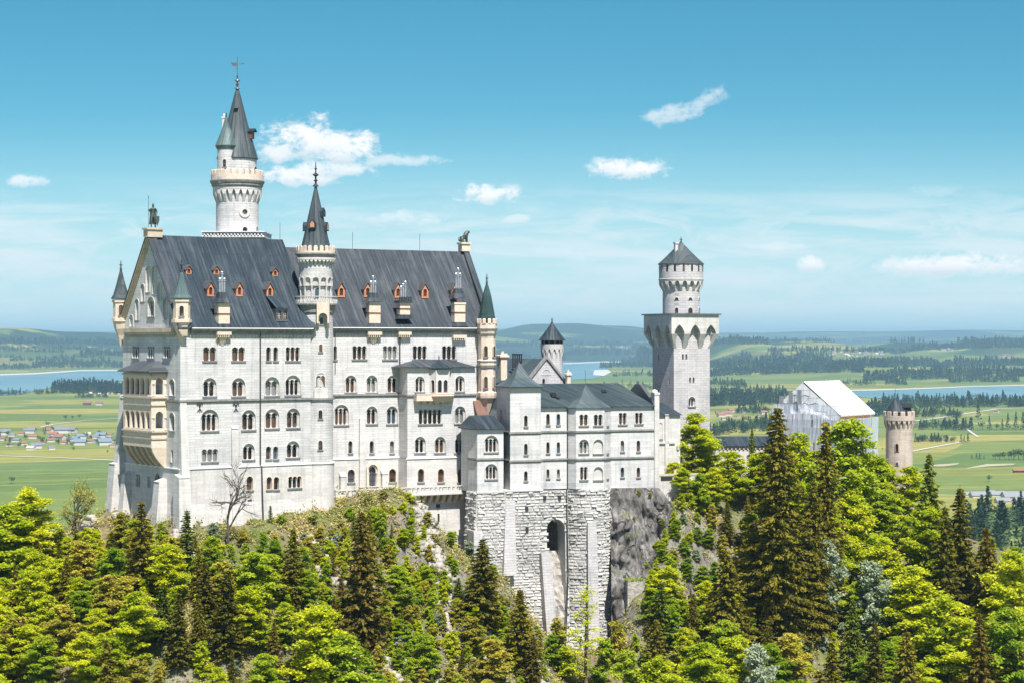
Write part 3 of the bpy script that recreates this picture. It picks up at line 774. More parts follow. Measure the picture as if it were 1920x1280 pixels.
def loggia():
    """two-storey arcaded balcony on the west gable front"""
    o = 2.6; v1, v2 = 4.9, 15.3
    pf = Plane(FW, (-o, v2), (0, -1)); L = v2 - v1; ps = Plane(FW, (-o, v1), (1, 0))
    z = lambda y: (PCY - y) / FPX * 303
    root = None; mb = MB()
    hf, hs = [], []
    for (yt, yb) in ((708, 741), (771, 805)):
        hf += [scallop(.55 + L * (i + .5) / 5 * .9, 1.45, z(yb), z(yt), 1, 8)[0] for i in range(5)]
        hs += [scallop(o / 2 + .1, 1.3, z(yb), z(yt), 1, 8)[0]]
    face_with_holes(mb, pf, [(0, z(838)), (L, z(838)), (L, z(698)), (0, z(698))], hf)
    face_with_holes(mb, ps, [(0, z(838)), (o, z(838)), (o, z(698)), (0, z(698))], hs)
    for h in hf: strip(mb, pf, h, 0, .4)
    for h in hs: strip(mb, ps, h, 0, .4)
    mb.quad(pf.pt(0, z(838), 0), pf.pt(0, z(838), o), pf.pt(0, z(698), o), pf.pt(0, z(698), 0))
    mb.box(-o + .05, -.02, v1 + .05, v2 - .05, z(806), z(806) + .25); mb.box(-o + .05, -.02, v1 + .05, v2 - .05, z(742), z(742) + .25)
    b = mb.build('loggia', 'cream', palace)
    c = MB()
    for yy in (742, 806):
        for i in range(6):
            t = .55 + L * i / 5 * .9; column(c, pf, min(max(t, .3), L - .2), z(yy), z(yy - 24), .15, .12)
        for t in (.35, o - .15): column(c, ps, t, z(yy), z(yy - 24), .0, .12)
    c.build('colonnade', 'limestone_smooth', b)
    t = MB()
    for yy, h, pr in ((700, 3, .25), (743, 3, .28), (757, 3, .16), (807, 3, .28), (820, 3, .16)):
        t.sbox(pf, -.1, L + pr, z(yy + h), z(yy), -pr, 0.02); t.sbox(ps, -pr, o - .02, z(yy + h) + .003, z(yy) + .003, -pr, 0.02)
    t.build('moulding', 'sandstone', b)
    k = MB()   # corbelled foot, arches that sweep down to the wall
    for i in range(6):
        tc = .3 + i * (L - .6) / 5
        rings = []
        for q in range(6):
            f = q / 5; pr = o * (1 - f ** 1.5); zz = z(838) - f * 3.6
            rings.append([pf.pt(tc - .35 + f * .05, zz + .0, o - pr), pf.pt(tc + .35 - f * .05, zz, o - pr), pf.pt(tc + .35 - f * .05, zz, o), pf.pt(tc - .35 + f * .05, zz, o)])
        k.loft(rings)
    for i in range(5):
        tc = .3 + (i + .5) * (L - .6) / 5; w = (L - .6) / 5
        for q in range(6):
            f = q / 6; f2 = (q + 1) / 6
            k.quad(pf.pt(tc - w / 2, z(838) - f * 2.6, f * o * .9 + .3), pf.pt(tc + w / 2, z(838) - f * 2.6, f * o * .9 + .3), pf.pt(tc + w / 2, z(838) - f2 * 2.6, f2 * o * .9 + .3), pf.pt(tc - w / 2, z(838) - f2 * 2.6, f2 * o * .9 + .3))
    k.build('corbel', 'sandstone', b)
    r = MB(); e = .75
    r.loft([[(-o - e, v1 - e, z(697)), (-o - e, v2 + e, z(697)), (0, v2 + e, z(697)), (0, v1 - e, z(697))], [(-o - e, v1 - e, z(697) + .15), (-o - e, v2 + e, z(697) + .15), (0, v2 + e, z(697) + .15), (0, v1 - e, z(697) + .15)],
            [(-.9, v1 + 2.2, z(678)), (-.9, v2 - 2.2, z(678)), (0, v2 - 2.2, z(677)), (0, v1 + 2.2, z(677))]])
    r.build('loggia_roof', 'roof_gable', b)
loggia()
# downpipes and wall anchors
def pipe(root, sf, px, y0, y1, dep=-.15, r=.09, depb=None):
    t = sf.s(px); m = MB(); m.tube([sf.pt(t, sf.z(t, y0), dep), sf.pt(t, sf.z(t, y1), dep if depb is None else depb)], r, 6); m.build('downpipe', 'iron', root)
pipe(palace, PS, 486.5, 618, 872, -.32); pipe(palace, PS, 488, 872, 982, -.5, depb=-1.1)
for px in (374, 442):
    t = PS.s(px); z = lambda y: PS.z(t, y); m = MB()
    m.tube([PS.pt(t, z(750), -.1), PS.pt(t, z(772), -.1)], .05, 5)
    for s in (-1, 1):
        m.tube([PS.pt(t, z(764), -.1), PS.pt(t + s * .15, z(758), -.1), PS.pt(t + s * .38, z(754.5), -.1), PS.pt(t + s * .5, z(757.5), -.1), PS.pt(t + s * .36, z(759.5), -.1)], .06, 5)
        m.tube([PS.pt(t, z(763), -.1), PS.pt(t + s * .12, z(767), -.1), PS.pt(t + s * .42, z(771), -.1)], .05, 5)
    m.build('wall_anchor', 'iron', palace)

# ================================================================ the palace, east block (same thing, its parts are laid out in their own axes)
def sub(fr, name, parent, zb):
    """axes of a wing inside a larger thing"""
    return fr
class Shift:
    """stands in for a parent: builds in the east axes, then turns the mesh into the palace's own axes"""
PE = Plane(FE, (0, 0), (1, 0)); LE = 29.6
zE = (PCY - 615.3) / FPX * 325.8; zEr = 16.0; zEs = (PCY - 738.2) / FPX * 325.5; zEl = -220.7 / 3600 * 325
def walls_east():
    P = palE; holes = []
    def W(px, yt, yb, w, **k): holes.append(window(PE, P, px, yt, yb, w, **k))
    for px in (628.5,): W(px, 648, 674, 6)
    for px in (674, 731, 787, 842): W(px, 648, 673, 27, n=3)
    for px in (657.5, 697, 736): W(px, 703, 735, 20.5, n=2, hood=1)
    W(640, 758, 796, 27, n=3, hood=1)
    for px in (697, 735): W(px, 761, 794, 20.5, n=2, hood=1)
    for px in (657, 697, 735): W(px, 826, 849, 7.5)
    mb = MB()
    face_with_holes(mb, PE, [(-2, zEl), (LE, zEl), (LE, zE), (-2, zE)], holes)
    ub = PE.s(764)
    mb.poly([(LE, 0, zE), (LE, 18, zE), (LE, 9, zEr)]); mb.quad((LE, 0, -33), (LE, 18, -33), (LE, 18, zE), (LE, 0, zE)); mb.quad((-2, 18, -33), (LE, 18, -33), (LE, 18, zE), (-2, 18, zE))
    mb.build('wall', 'limestone', P)
    lw = []
    def L(px, yt, yb, w, **k): lw.append(window(PE, P, px, yt, yb, w, dep=-.2, surround='cream', deep=.5, bars=True, **k))
    L(657.5, 879, 904, 13); L(735, 878, 903, 13)
    L(697, 874, 911, 13, sill=False, name='door')
    mb = MB(); face_with_holes(mb, PE, [(-2, -30), (PE.s(752), -30), (PE.s(752), zEl), (-2, zEl)], lw, dep=-.2)
    mb.quad(PE.pt(-2, -30, -.2), PE.pt(PE.s(752), -30, -.2), PE.pt(PE.s(752), -38, -.8), PE.pt(-2, -38, -.8))
    mb.build('lower_wall', 'limestone_smooth', P)
    # portal round the terrace door
    t = PE.s(697); z = lambda y: PE.z(t, y); m = MB()
    hp, _ = scallop(t, 1.75, z(911), z(870), 1, 12); strip(m, PE, hp, -.55, -.2); ring(m, PE, hp, .28, -.55, d1=-.2)
    for s in (-1, 1): column(m, PE, t + s * .78, z(911), z(885), -.42, .12)
    m.build('portal', 'cream', P)
    for px0, px1, y0, y1, d in ((635, 646, 882, 915, .9), (713, 724, 880, 915, .9)):
        a, b = PE.s(px0), PE.s(px1); m = MB(); m.sbox(PE, a, b, z(915), z(y0 + 8), -d, .1); m.loft([[PE.pt(a - .05, z(y0 + 8), -d - .1), PE.pt(b + .05, z(y0 + 8), -d - .1), PE.pt(b + .05, z(y0 + 8), 0), PE.pt(a - .05, z(y0 + 8), 0)], [PE.pt(a - .05, z(y0), -.25), PE.pt(b + .05, z(y0), -.25), PE.pt(b + .05, z(y0), 0), PE.pt(a - .05, z(y0), 0)]])
        m.build('buttress', 'limestone_smooth', P)
    m = MB(); a, b = PE.s(673), PE.s(683); m.sbox(PE, a, b, z(912), z(784), -.45, .1, t0b=a - .15, d0b=-.7); m.build('pilaster', 'limestone_smooth', P)
    course(P, PE, -2, PE.s(752), zEs); course(P, PE, -2, PE.s(752), zEl + .1, .16, .34, 'ledge', 'ledge')
    eaves(P, PE, -2, LE - .6, zE)
    gable_roof(P, -7.5, LE - .5, -.9, 9, 18.9, zE, zEr, 'roof_slate_light')
    # stepped stone parapet of the east gable with its pedestal
    m = MB()
    m.add([(LE - .6, -1.0, zE + .2), (LE + .5, -1.0, zE + .2), (LE + .5, -1.0, zE + .9), (LE - .6, -1.0, zE + .9), (LE - .6, 9, zEr + .3), (LE + .5, 9, zEr + .3), (LE + .5, 9, zEr + .9), (LE - .6, 9, zEr + .9)],
          [(0, 1, 2, 3), (7, 6, 5, 4), (0, 4, 5, 1), (1, 5, 6, 2), (2, 6, 7, 3), (3, 7, 4, 0)])
    m.add([(LE - .6, 19.0, zE + .2), (LE + .5, 19.0, zE + .2), (LE + .5, 19.0, zE + .9), (LE - .6, 19.0, zE + .9), (LE - .6, 9, zEr + .3), (LE + .5, 9, zEr + .3), (LE + .5, 9, zEr + .9), (LE - .6, 9, zEr + .9)],
          [(0, 1, 2, 3), (7, 6, 5, 4), (0, 4, 5, 1), (1, 5, 6, 2), (2, 6, 7, 3), (3, 7, 4, 0)])
    m.build('gable_coping', 'roof_slate_light', P)
    m = MB(); uu = PE.s(869) ; ul = LE - .3
    m.box(ul - .8, ul + .8, 8.2, 9.8, zEr + .2, zEr + 1.5); m.box(ul - 1, ul + 1, 8, 10, zEr + 1.503, zEr + 1.8); m.build('pedestal', 'cream', P)
    RE_ = (-.9, zE, 9, zEr)
    for px, py in ((640, 556), (689.5, 556), (746.5, 557), (797, 558), (853, 558)): dormer(P, FE, RE_, px, py, 14, 27)
    pipe(P, PE, 748.5, 618, 925, -.3); pipe(P, PE, 628, 618, 700, -.12, .06)
walls_east()
def bay():
    """three-bay projection east of the downpipe, with balcony and oriel"""
    P = palE; d = 3.6
    pb = Plane(FE, (0, -d), (1, 0)); u0 = pb.s(764); u1 = pb.s(893)
    zt = pb.z(u0 + 3, 689); holes = []
    pw = Plane(FE, (u0, 0), (0, -1))
    def W(px, yt, yb, w, **k): holes.append(window(pb, P, px, yt, yb, w, **k))
    W(787, 705, 734, 17, n=2, hood=1); W(862, 704, 733, 17, n=2, hood=1)
    W(806.5, 767, 794, 44, n=5); W(862.5, 761, 793, 20, n=2, hood=1)
    for px in (787.5, 825, 862.5): W(px, 818, 848, 20, n=2, hood=1)
    mb = MB(); zl = pb.z(u0, 859.5)
    face_with_holes(mb, pb, [(u0, zl), (u1, zl), (u1, zt), (u0, zt)], holes)
    mb.quad((u0, 0, zl), (u0, -d, zl), (u0, -d, zt), (u0, 0, zt))
    mb.quad((u1, 0, -33), (u1, -d, -33), (u1, -d, zt), (u1, 0, zt))
    w = mb.build('bay_wall', 'limestone', P)
    lw = []
    for px in (788.5, 826, 863): lw.append(window(pb, P, px, 878, 903, 11.5, dep=-.15, surround='cream', bars=True))
    mb = MB(); face_with_holes(mb, pb, [(u0 - .15, -29), (u1, -29), (u1, zl), (u0 - .15, zl)], lw, dep=-.15)
    mb.quad((u0 - .15, 0, -29), (u0 - .15, -d - .15, -29), (u0 - .15, -d - .15, zl), (u0 - .15, 0, zl))
    mb.quad((u0 - .15, -d - .15, -29), (u1, -d - .15, -29), (u1, -d - 1, -42), (u0 - .8, -d - 1, -42)); mb.quad((u0 - .15, 0, -29), (u0 - .15, -d - .15, -29), (u0 - .8, -d - 1, -42), (u0 - .8, 0, -42))
    mb.build('lower_bay_wall', 'limestone_smooth', P)
    course(P, pb, u0 - .25, u1, pb.z(u0, 738.5)); course(P, pb, u0 - .3, u1, zl + .1, .16, .3, 'ledge', 'ledge')
    course(P, pw, 0, d, pb.z(u0, 738.5) - .004)
    r = MB(); zc = pb.z(u0, 689); e = .6
    r.loft([[(u0 - e, -d - e, zc), (u1 - .3, -d - e, zc), (u1 - .3, 0, zc), (u0 - e - .8, 0, zc)], [(u0 - e, -d - e, zc + .14), (u1 - .3, -d - e, zc + .14), (u1 - .3, 0, zc + .14), (u0 - e - .8, 0, zc + .14)], [(u0 + 3.2, -.3, zc + 1.35), (u1 - 3.5, -.3, zc + 1.35), (u1 - 3.5, 0, zc + 1.37), (u0 + 3.2, 0, zc + 1.37)]])
    r.build('bay_roof', 'roof_slate_light', P)
    # oriel
    uc = pb.s(824); z = lambda y: pb.z(uc, y)
    pts = [(-1.85, 0), (-1.25, -1.25), (1.25, -1.25), (1.85, 0)]
    om = MB(); faces = []
    for i in range(3):
        a, b = pts[i], pts[i + 1]; L = math.hypot(b[0] - a[0], b[1] - a[1]); dd = ((b[0] - a[0]) / L, (b[1] - a[1]) / L)
        pf = Plane(FE, (uc + a[0], -d + a[1]), dd)
        hs = []
        ws = [(L * .28, .75), (L * .72, .75)] if i == 1 else [(L / 2, .7)]
        for tc, ww in ws: hs.append(scallop(tc, ww, z(734), z(711), 1, 8, pointed=.3)[0])
        face_with_holes(om, pf, [(0, z(740)), (L, z(740)), (L, z(692)), (0, z(692))], hs); faces.append((pf, hs))
        for h in hs: strip(om, pf, h, 0, .2)
        for h in hs: ring(om, pf, h, .06, -.06)
        om.sbox(pf, -.06, .1, z(740), z(692), -.07, .1); om.sbox(pf, L - .1, L + .06, z(740), z(692), -.07, .1)
    ob = om.build('oriel', 'limestone_smooth', P)
    for pf, hs in faces:
        for h in hs: p = MB(); p.poly([pf.pt(x, q, .18) for x, q in h]); p.build('pane', 'glass', ob, norm=False)
    c = MB(); c.lathe(uc, -d + .2, [(2.3, z(690)), (2.3, z(690) + .12), (1.3, z(683)), (.1, z(674))], 8, math.pi / 8); c.build('oriel_roof', 'roof_slate', ob)
    finial(ob, uc, -d + .2, z(675), z(664), .22)
    f = MB(); prof = [(k, zz) for k, zz in ((.95, z(753)), (1.15, z(748)), (1.3, z(746)), (1.5, z(742)), (1.6, z(741)))]
    f.loft([[(uc + x * k * .95, -d + y * k, zz) for x, y in pts] for k, zz in prof]); f.build('oriel_foot', 'sandstone', ob)
    # balcony west of the oriel
    ub0, ub1 = pb.s(775), pb.s(844); m = MB()
    m.sbox(pb, ub0, ub1, z(750), z(746), -1.35, .02); m.sbox(pb, ub0, ub1, z(746) + .003, z(738), -1.35, -1.2); m.sbox(pb, ub0, ub0 + .15, z(746) + .003, z(738) - .003, -1.2, 0)
    m.sbox(pb, ub0 - .05, ub1 + .05, z(738) + .002, z(736.5), -1.42, -1.13)
    b2 = m.build('balcony', 'cream', P)
    k = MB()
    for i in range(6):
        a = ub0 + .2 + i * (ub1 - ub0 - .8) / 5
        k.loft([[pb.pt(a, z(758), -.15), pb.pt(a + .4, z(758), -.15), pb.pt(a + .4, z(758), 0), pb.pt(a, z(758), 0)], [pb.pt(a, z(753), -.8), pb.pt(a + .4, z(753), -.8), pb.pt(a + .4, z(753), 0), pb.pt(a, z(753), 0)], [pb.pt(a, z(750) - .003, -1.2), pb.pt(a + .4, z(750) - .003, -1.2), pb.pt(a + .4, z(750) - .003, 0), pb.pt(a, z(750) - .003, 0)]])
    k.build('corbel', 'sandstone', b2)
    # terrace along the foot of the east block
    pt_ = Plane(FE, (0, -d - 1.6), (1, 0)); a, b = Plane(FE, (0, -4.9), (1, 0)).s(628), pt_.s(884)
    mid = pt_.s(749)
    m = MB(); zz = lambda y, t=None: pt_.z(mid, y)
    zt0, zt1 = zz(927), zz(913.5)
    m.sbox(pt_, a, b, zt0 - .25, zt0, -.25, d + 1.4)
    tr = m.build('terrace', 'limestone_smooth', P)
    m = MB(); m.sbox(pt_, a, b, zt1 - .18, zt1, -.1, .35); m.sbox(pt_, a, b, zt0 + .003, zt0 + .42, -.03, .27); 
    nn = 30
    for i in range(nn + 1):
        tt = a + (b - a) * i / nn; m.sbox(pt_, max(a, tt - (.16 if i % 4 else .38)), min(b, tt + (.16 if i % 4 else .38)), zt0 + .423, zt1 - .183, .0, .24)
    m.build('balustrade', 'limestone_smooth', tr)
    k = MB()
    for i in range(8):
        tt = pt_.s(795) + i * (b - pt_.s(795) - .6) / 7
        k.loft([[pt_.pt(tt, zz(945), .9), pt_.pt(tt + .55, zz(945), .9), pt_.pt(tt + .55, zz(945), 1.3), pt_.pt(tt, zz(945), 1.3)], [pt_.pt(tt, zz(937), .2), pt_.pt(tt + .55, zz(937), .2), pt_.pt(tt + .55, zz(937), 1.3), pt_.pt(tt, zz(937), 1.3)], [pt_.pt(tt, zt0 - .253, -.2), pt_.pt(tt + .55, zt0 - .253, -.2), pt_.pt(tt + .55, zt0 - .253, 1.3), pt_.pt(tt, zt0 - .253, 1.3)]])
    k.build('corbel', 'sandstone', tr)
    m = MB(); m.sbox(pt_, a + .3, pt_.s(790), -42, zt0 - .253, .35, d + 1.3, d0b=-.4); m.build('terrace_wall', 'limestone_smooth', tr)
    m = MB(); m.sbox(pt_, pt_.s(825), pt_.s(831), zz(956), zz(949), 1.2, 1.7); m.build('vent_slot', 'iron', tr)
    m = MB(); m.sbox(pt_, pt_.s(827), pt_.s(829), zz(982), zz(967), 1.0, 1.7); m.build('vent_slot', 'iron', tr)
bay()
# east corner turret with its green cone
def east_turret():
    P = palE; pl = Plane(FE, (0, 0), (1, 0)); u, v = pl.s(906), -1.4
    px = FE.px(u, v); Y = FE.depth(u, v); k = Y / FPX; z = lambda y: (PCY - y) * k
    r = 15.5 * k / math.cos(R(22.5)); m = MB()
    m.lathe(u, v, [(.25, z(782)), (r * .55, z(765)), (r * .85, z(752)), (r * 1.03, z(746)), (r * 1.1, z(740)), (r * 1.1, z(735)), (r * .95, z(733)), (r * .95, z(686)), (r * 1.06, z(684)), (r * 1.06, z(675)), (r * .95, z(673)), (r * .95, z(634)), (r * 1.05, z(626)),
                   (r * 1.15, z(618)), (r * 1.15, z(606))], 8, R(22.5))
    b = m.build('corner_turret', 'cream', P)
    t = MB()
    for y, q in ((744, 1.15), (686, 1.1), (676, 1.12), (625, 1.13), (616, 1.24)): t.lathe(u, v, [(r * q, z(y + 2)), (r * (q + .02), z(y))], 8, R(22.5))
    t.build('moulding', 'trim', b)
    cy = Cyl(FE, (u, v), r * 1.17); mm = MB(); merlons(mm, cy, -math.pi * cy.r, math.pi * cy.r, 12, z(607), z(599), .25); mm.build('battlement', 'cream', b)
    cw = Cyl(FE, (u, v), r * .97)
    for yb, yt in ((726, 705), (668, 648)):
        for tt in (-.15, 1.5): window(cw, b, 0, 0, 0, 0, wz=(tt, z(yb), z(yt), .6), frame='cream')
    c = MB(); c.lathe(u, v, [(r * .98, z(603)), (r * .93, z(595)), (r * .5, z(555)), (.1, z(529))], 8, R(22.5)); c.build('cone_roof', 'roof_green', b)
    finial(b, u, v, z(530), z(513), .3)
east_turret()
# lightning rods
m = MB()
for px in (525, ): u = Plane(FW, (0, GD / 2), (1, 0)).s(px); m.tube([(u, GD / 2, z_r), (u, GD / 2, z_r + 3.0)], .035, 4)
m.build('lightning_rod', 'iron', palace)
m = MB()
for px in (661, 787): u = Plane(FE, (0, 9), (1, 0)).s(px); m.tube([(u, 9, zEr), (u, 9, zEr + 3.1)], .035, 4)
m.build('lightning_rod', 'iron', palE)
# the two blocks are one building: turn the east wing's parts into the palace's axes
bpy.context.view_layer.update()
def adopt(src, dst):
    from mathutils import Matrix
    bpy.context.view_layer.update()
    M = dst.matrix_world.inverted() @ src.matrix_world
    def rec(o):
        if o.type == 'MESH': o.data.transform(M)
        for c in o.children: rec(c)
    for c in list(src.children): rec(c)
    for c in list(src.children): c.parent = dst
    bpy.data.objects.remove(src)
adopt(palE, palace)

# ================================================================ towers
def tower_frame(px, Y): return Frame((px - PCX) / FPX * Y, Y, 0)
def ringlath(m, r0, r1, z0, z1, n=40, mi=0): m.lathe(0, 0, [(r0, z0), (r1, z0), (r1, z1), (r0, z1), (r0, z0)], n, caps=False, mi=mi)

def stair_tower():
    f = tower_frame(592, 317); k = 317 / FPX; z = lambda y, d=0: (PCY - y) * (317 - d) / FPX
    T = f.thing('stair_tower', 'slim round white stair tower on the palace front with balustraded drum, battlements and dark spire', 'tower', -36)
    r = 32.5 * k
    m = MB(); m.lathe(0, 0, [(r + .9, -36), (r + .2, z(930)), (r + .2, z(866))], 40); m.build('lower_shaft', 'limestone_smooth', T, smooth=True)
    m = MB(); m.lathe(0, 0, [(r + .34, z(867)), (r + .34, z(865)), (r + .1, z(864.5))], 40); m.build('ledge', 'ledge', T)
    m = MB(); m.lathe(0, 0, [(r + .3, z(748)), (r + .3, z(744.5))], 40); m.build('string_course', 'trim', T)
    m = MB(); m.lathe(0, 0, [(r, z(867)), (r, z(585))], 40); m.build('shaft', 'limestone_round', T, smooth=True)
    cy = Cyl(f, (0, 0), r)
    for a in ((601, 645, 659, 6), (600.5, 768, 784, 7), (600.5, 825, 842, 7.5), (601, 885, 901, 8)):
        window(cy, T, *a)
    window(cy, T, 601, 699, 724, 18, n=2, hood=1, sill=False)
    m = MB(); m.sbox(cy, cy.s(589.5), cy.s(612.5), z(745), z(725), -.35, .1); m.build('sill_block', 'limestone_smooth', T)
    # balcony
    m = MB(); rb = 41.5 * k
    m.lathe(0, 0, [(r, z(590)), (r + .25, z(586)), (r + .3, z(582)), (rb - .5, z(578)), (rb - .3, z(573)), (rb, z(572)), (rb, z(569.5)), (r, z(569.5))], 40)
    m.build('balcony', 'trim', T)
    m = MB(); ringlath(m, rb - .35, rb - .05, z(569.5) + .003, z(568.3)); ringlath(m, rb - .35, rb - .02, z(557.5), z(556))
    for i in range(52):
        a = 2 * math.pi * i / 52; w = .11; 
        m.lathe((rb - .2) * math.cos(a), (rb - .2) * math.sin(a), [(.07, z(568.3) + .003), (.12, z(565)), (.06, z(561)), (.1, z(557.5) - .003)], 6)
    m.build('balustrade', 'limestone_smooth', T)
    rd = 31 * k
    m = MB(); m.lathe(0, 0, [(rd - .3, z(569.5) + .01), (rd - .3, z(526)), (rd, z(522)), (rd, z(483))], 40); m.build('drum', 'limestone_round', T, smooth=True)
    cd = Cyl(f, (0, 0), rd); m = MB(); L = 2 * math.pi * rd; n = 13
    # arcade: columns and round arches proud of the drum
    p = L / n
    for i in range(n):
        t0 = (i + .5) * p; column(m, cd, t0, z(569.5) + .01, z(536), .12, .14)
        hp, _ = scallop(i * p, p * .72, z(537), z(521), 1, 10)
        out = [(i * p - p / 2, z(537)), (i * p + p / 2, z(537)), (i * p + p / 2, z(514)), (i * p, z(514)), (i * p - p / 2, z(514))]
        face_with_holes(m, cd, out, [[(x, q + (.02 if q < z(536.9) else 0)) for x, q in hp]], dep=-.04); strip(m, cd, hp, -.04, .3); ring(m, cd, hp, .1, -.1, d1=0)
    m.build('arcade', 'limestone_smooth', T)
    for i in (0, 1, -1): 
        if i == 0: window(Cyl(f, (0, 0), rd - .3), T, 0, 0, 0, 0, wz=(i * p * .93 + .25, z(560), z(541), .75), sill=False)
    m = MB(); corbels(m, cd, 0, L, 30, z(484), z(488), z(498), .55, closed=True, levels=5); ringlath(m, rd - .2, rd + .58, z(488), z(484)); m.build('corbel_table', 'limestone_smooth', T)
    rc = 36 * k
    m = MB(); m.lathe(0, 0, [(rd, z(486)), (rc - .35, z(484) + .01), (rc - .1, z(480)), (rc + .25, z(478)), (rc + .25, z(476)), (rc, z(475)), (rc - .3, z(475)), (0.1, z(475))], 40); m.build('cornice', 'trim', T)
    cc = Cyl(f, (0, 0), rc - .02); m = MB(); ringlath(m, rc - .3, rc - .02, z(475) + .004, z(472))
    for i in range(20):
        LL = 2 * math.pi * cc.r; pp = LL / 20; t0 = i * pp
        hp, _ = scallop(t0, pp * .66, z(472.5), z(461.5), 1, 6)
        m.loft([[cc.pt(x, q, 0) for x, q in hp], [cc.pt(x, q, .26) for x, q in hp]])
    m.build('battlement', 'cream', T)
    m = MB(); rs = 27.5 * k
    m.lathe(0, 0, [(rs + .15, z(475)), (rs, z(463)), (rs * .8, z(440)), (rs * .52, z(405)), (rs * .22, z(368)), (.16, z(349))], 16); s = m.build('spire', 'roof_round', T)
    finial(s, 0, 0, z(350), z(304), .5)
    for a, yy in ((-1.75, 421), (-.25, 425), (-2.9, 425), (-.4, 398)):
        rr = rs * .66 if yy > 410 else rs * .44; w = .55; m = MB(); ca, sa = math.cos(a), math.sin(a)
        P = lambda o, t, q: ((rr + o) * ca - t * sa, (rr + o) * sa + t * ca, z(yy) + q)
        m.loft([[P(.5, -w, -.8), P(.5, w, -.8), P(.5, w, .1), P(.5, 0, .7), P(.5, -w, .1)], [P(-.8, -w, -.8), P(-.8, w, -.8), P(-.8, w, .1), P(-.8, 0, .7), P(-.8, -w, .1)]])
        b = m.build('dormer', 'roof_slate', s); m = MB(); m.poly([P(.52, -w * .65, -.6), P(.52, w * .65, -.6), P(.52, w * .65, 0), P(.52, 0, .45), P(.52, -w * .65, 0)]); m.build('pane', 'terracotta' if yy > 410 else 'glass', b)
    # gothic box closet under the balcony
    m = MB(); cb = Cyl(f, (0, 0), r); 
    pf = Plane(f, (-2, -rb + .05), (1, 0)); a, b = pf.s(594), pf.s(617)
    hp, _ = scallop((a + b) / 2, (b - a) * .72, z(606, rb), z(587, rb), 1, 10)
    hp2 = [(x, q) for x, q in hp]
    out = [(a, z(606, rb) + .01)] + [(hp[0][0], z(606, rb) + .01)] + [(x, q) for x, q in hp[:1:-1]] + [(hp[1][0], z(606, rb) + .01), (b, z(606, rb) + .01), (b, z(566, rb)), (a, z(566, rb))]
    face_with_holes(m, pf, out, []); D = rb - r + .4
    strip(m, pf, hp[1:] , 0, D, closed=False)
    for t in (a, b): m.quad(pf.pt(t, z(606, rb), 0), pf.pt(t, z(606, rb), D), pf.pt(t, z(566, rb), D), pf.pt(t, z(566, rb), 0))
    m.quad(pf.pt(a, z(566, rb), 0), pf.pt(b, z(566, rb), 0), pf.pt(b, z(566, rb), D), pf.pt(a, z(566, rb), D))
    for t in (a, b - .3): m.loft([[pf.pt(t, z(616, rb), D - .4), pf.pt(t + .3, z(616, rb), D - .4), pf.pt(t + .3, z(616, rb), D), pf.pt(t, z(616, rb), D)], [pf.pt(t, z(606, rb), 0), pf.pt(t + .3, z(606, rb), 0), pf.pt(t + .3, z(606, rb), D), pf.pt(t, z(606, rb), D)]])
    m.build('closet', 'cream', T)
    window(cy, T, 602, 595, 608, 6)
    return T
stair_tower()

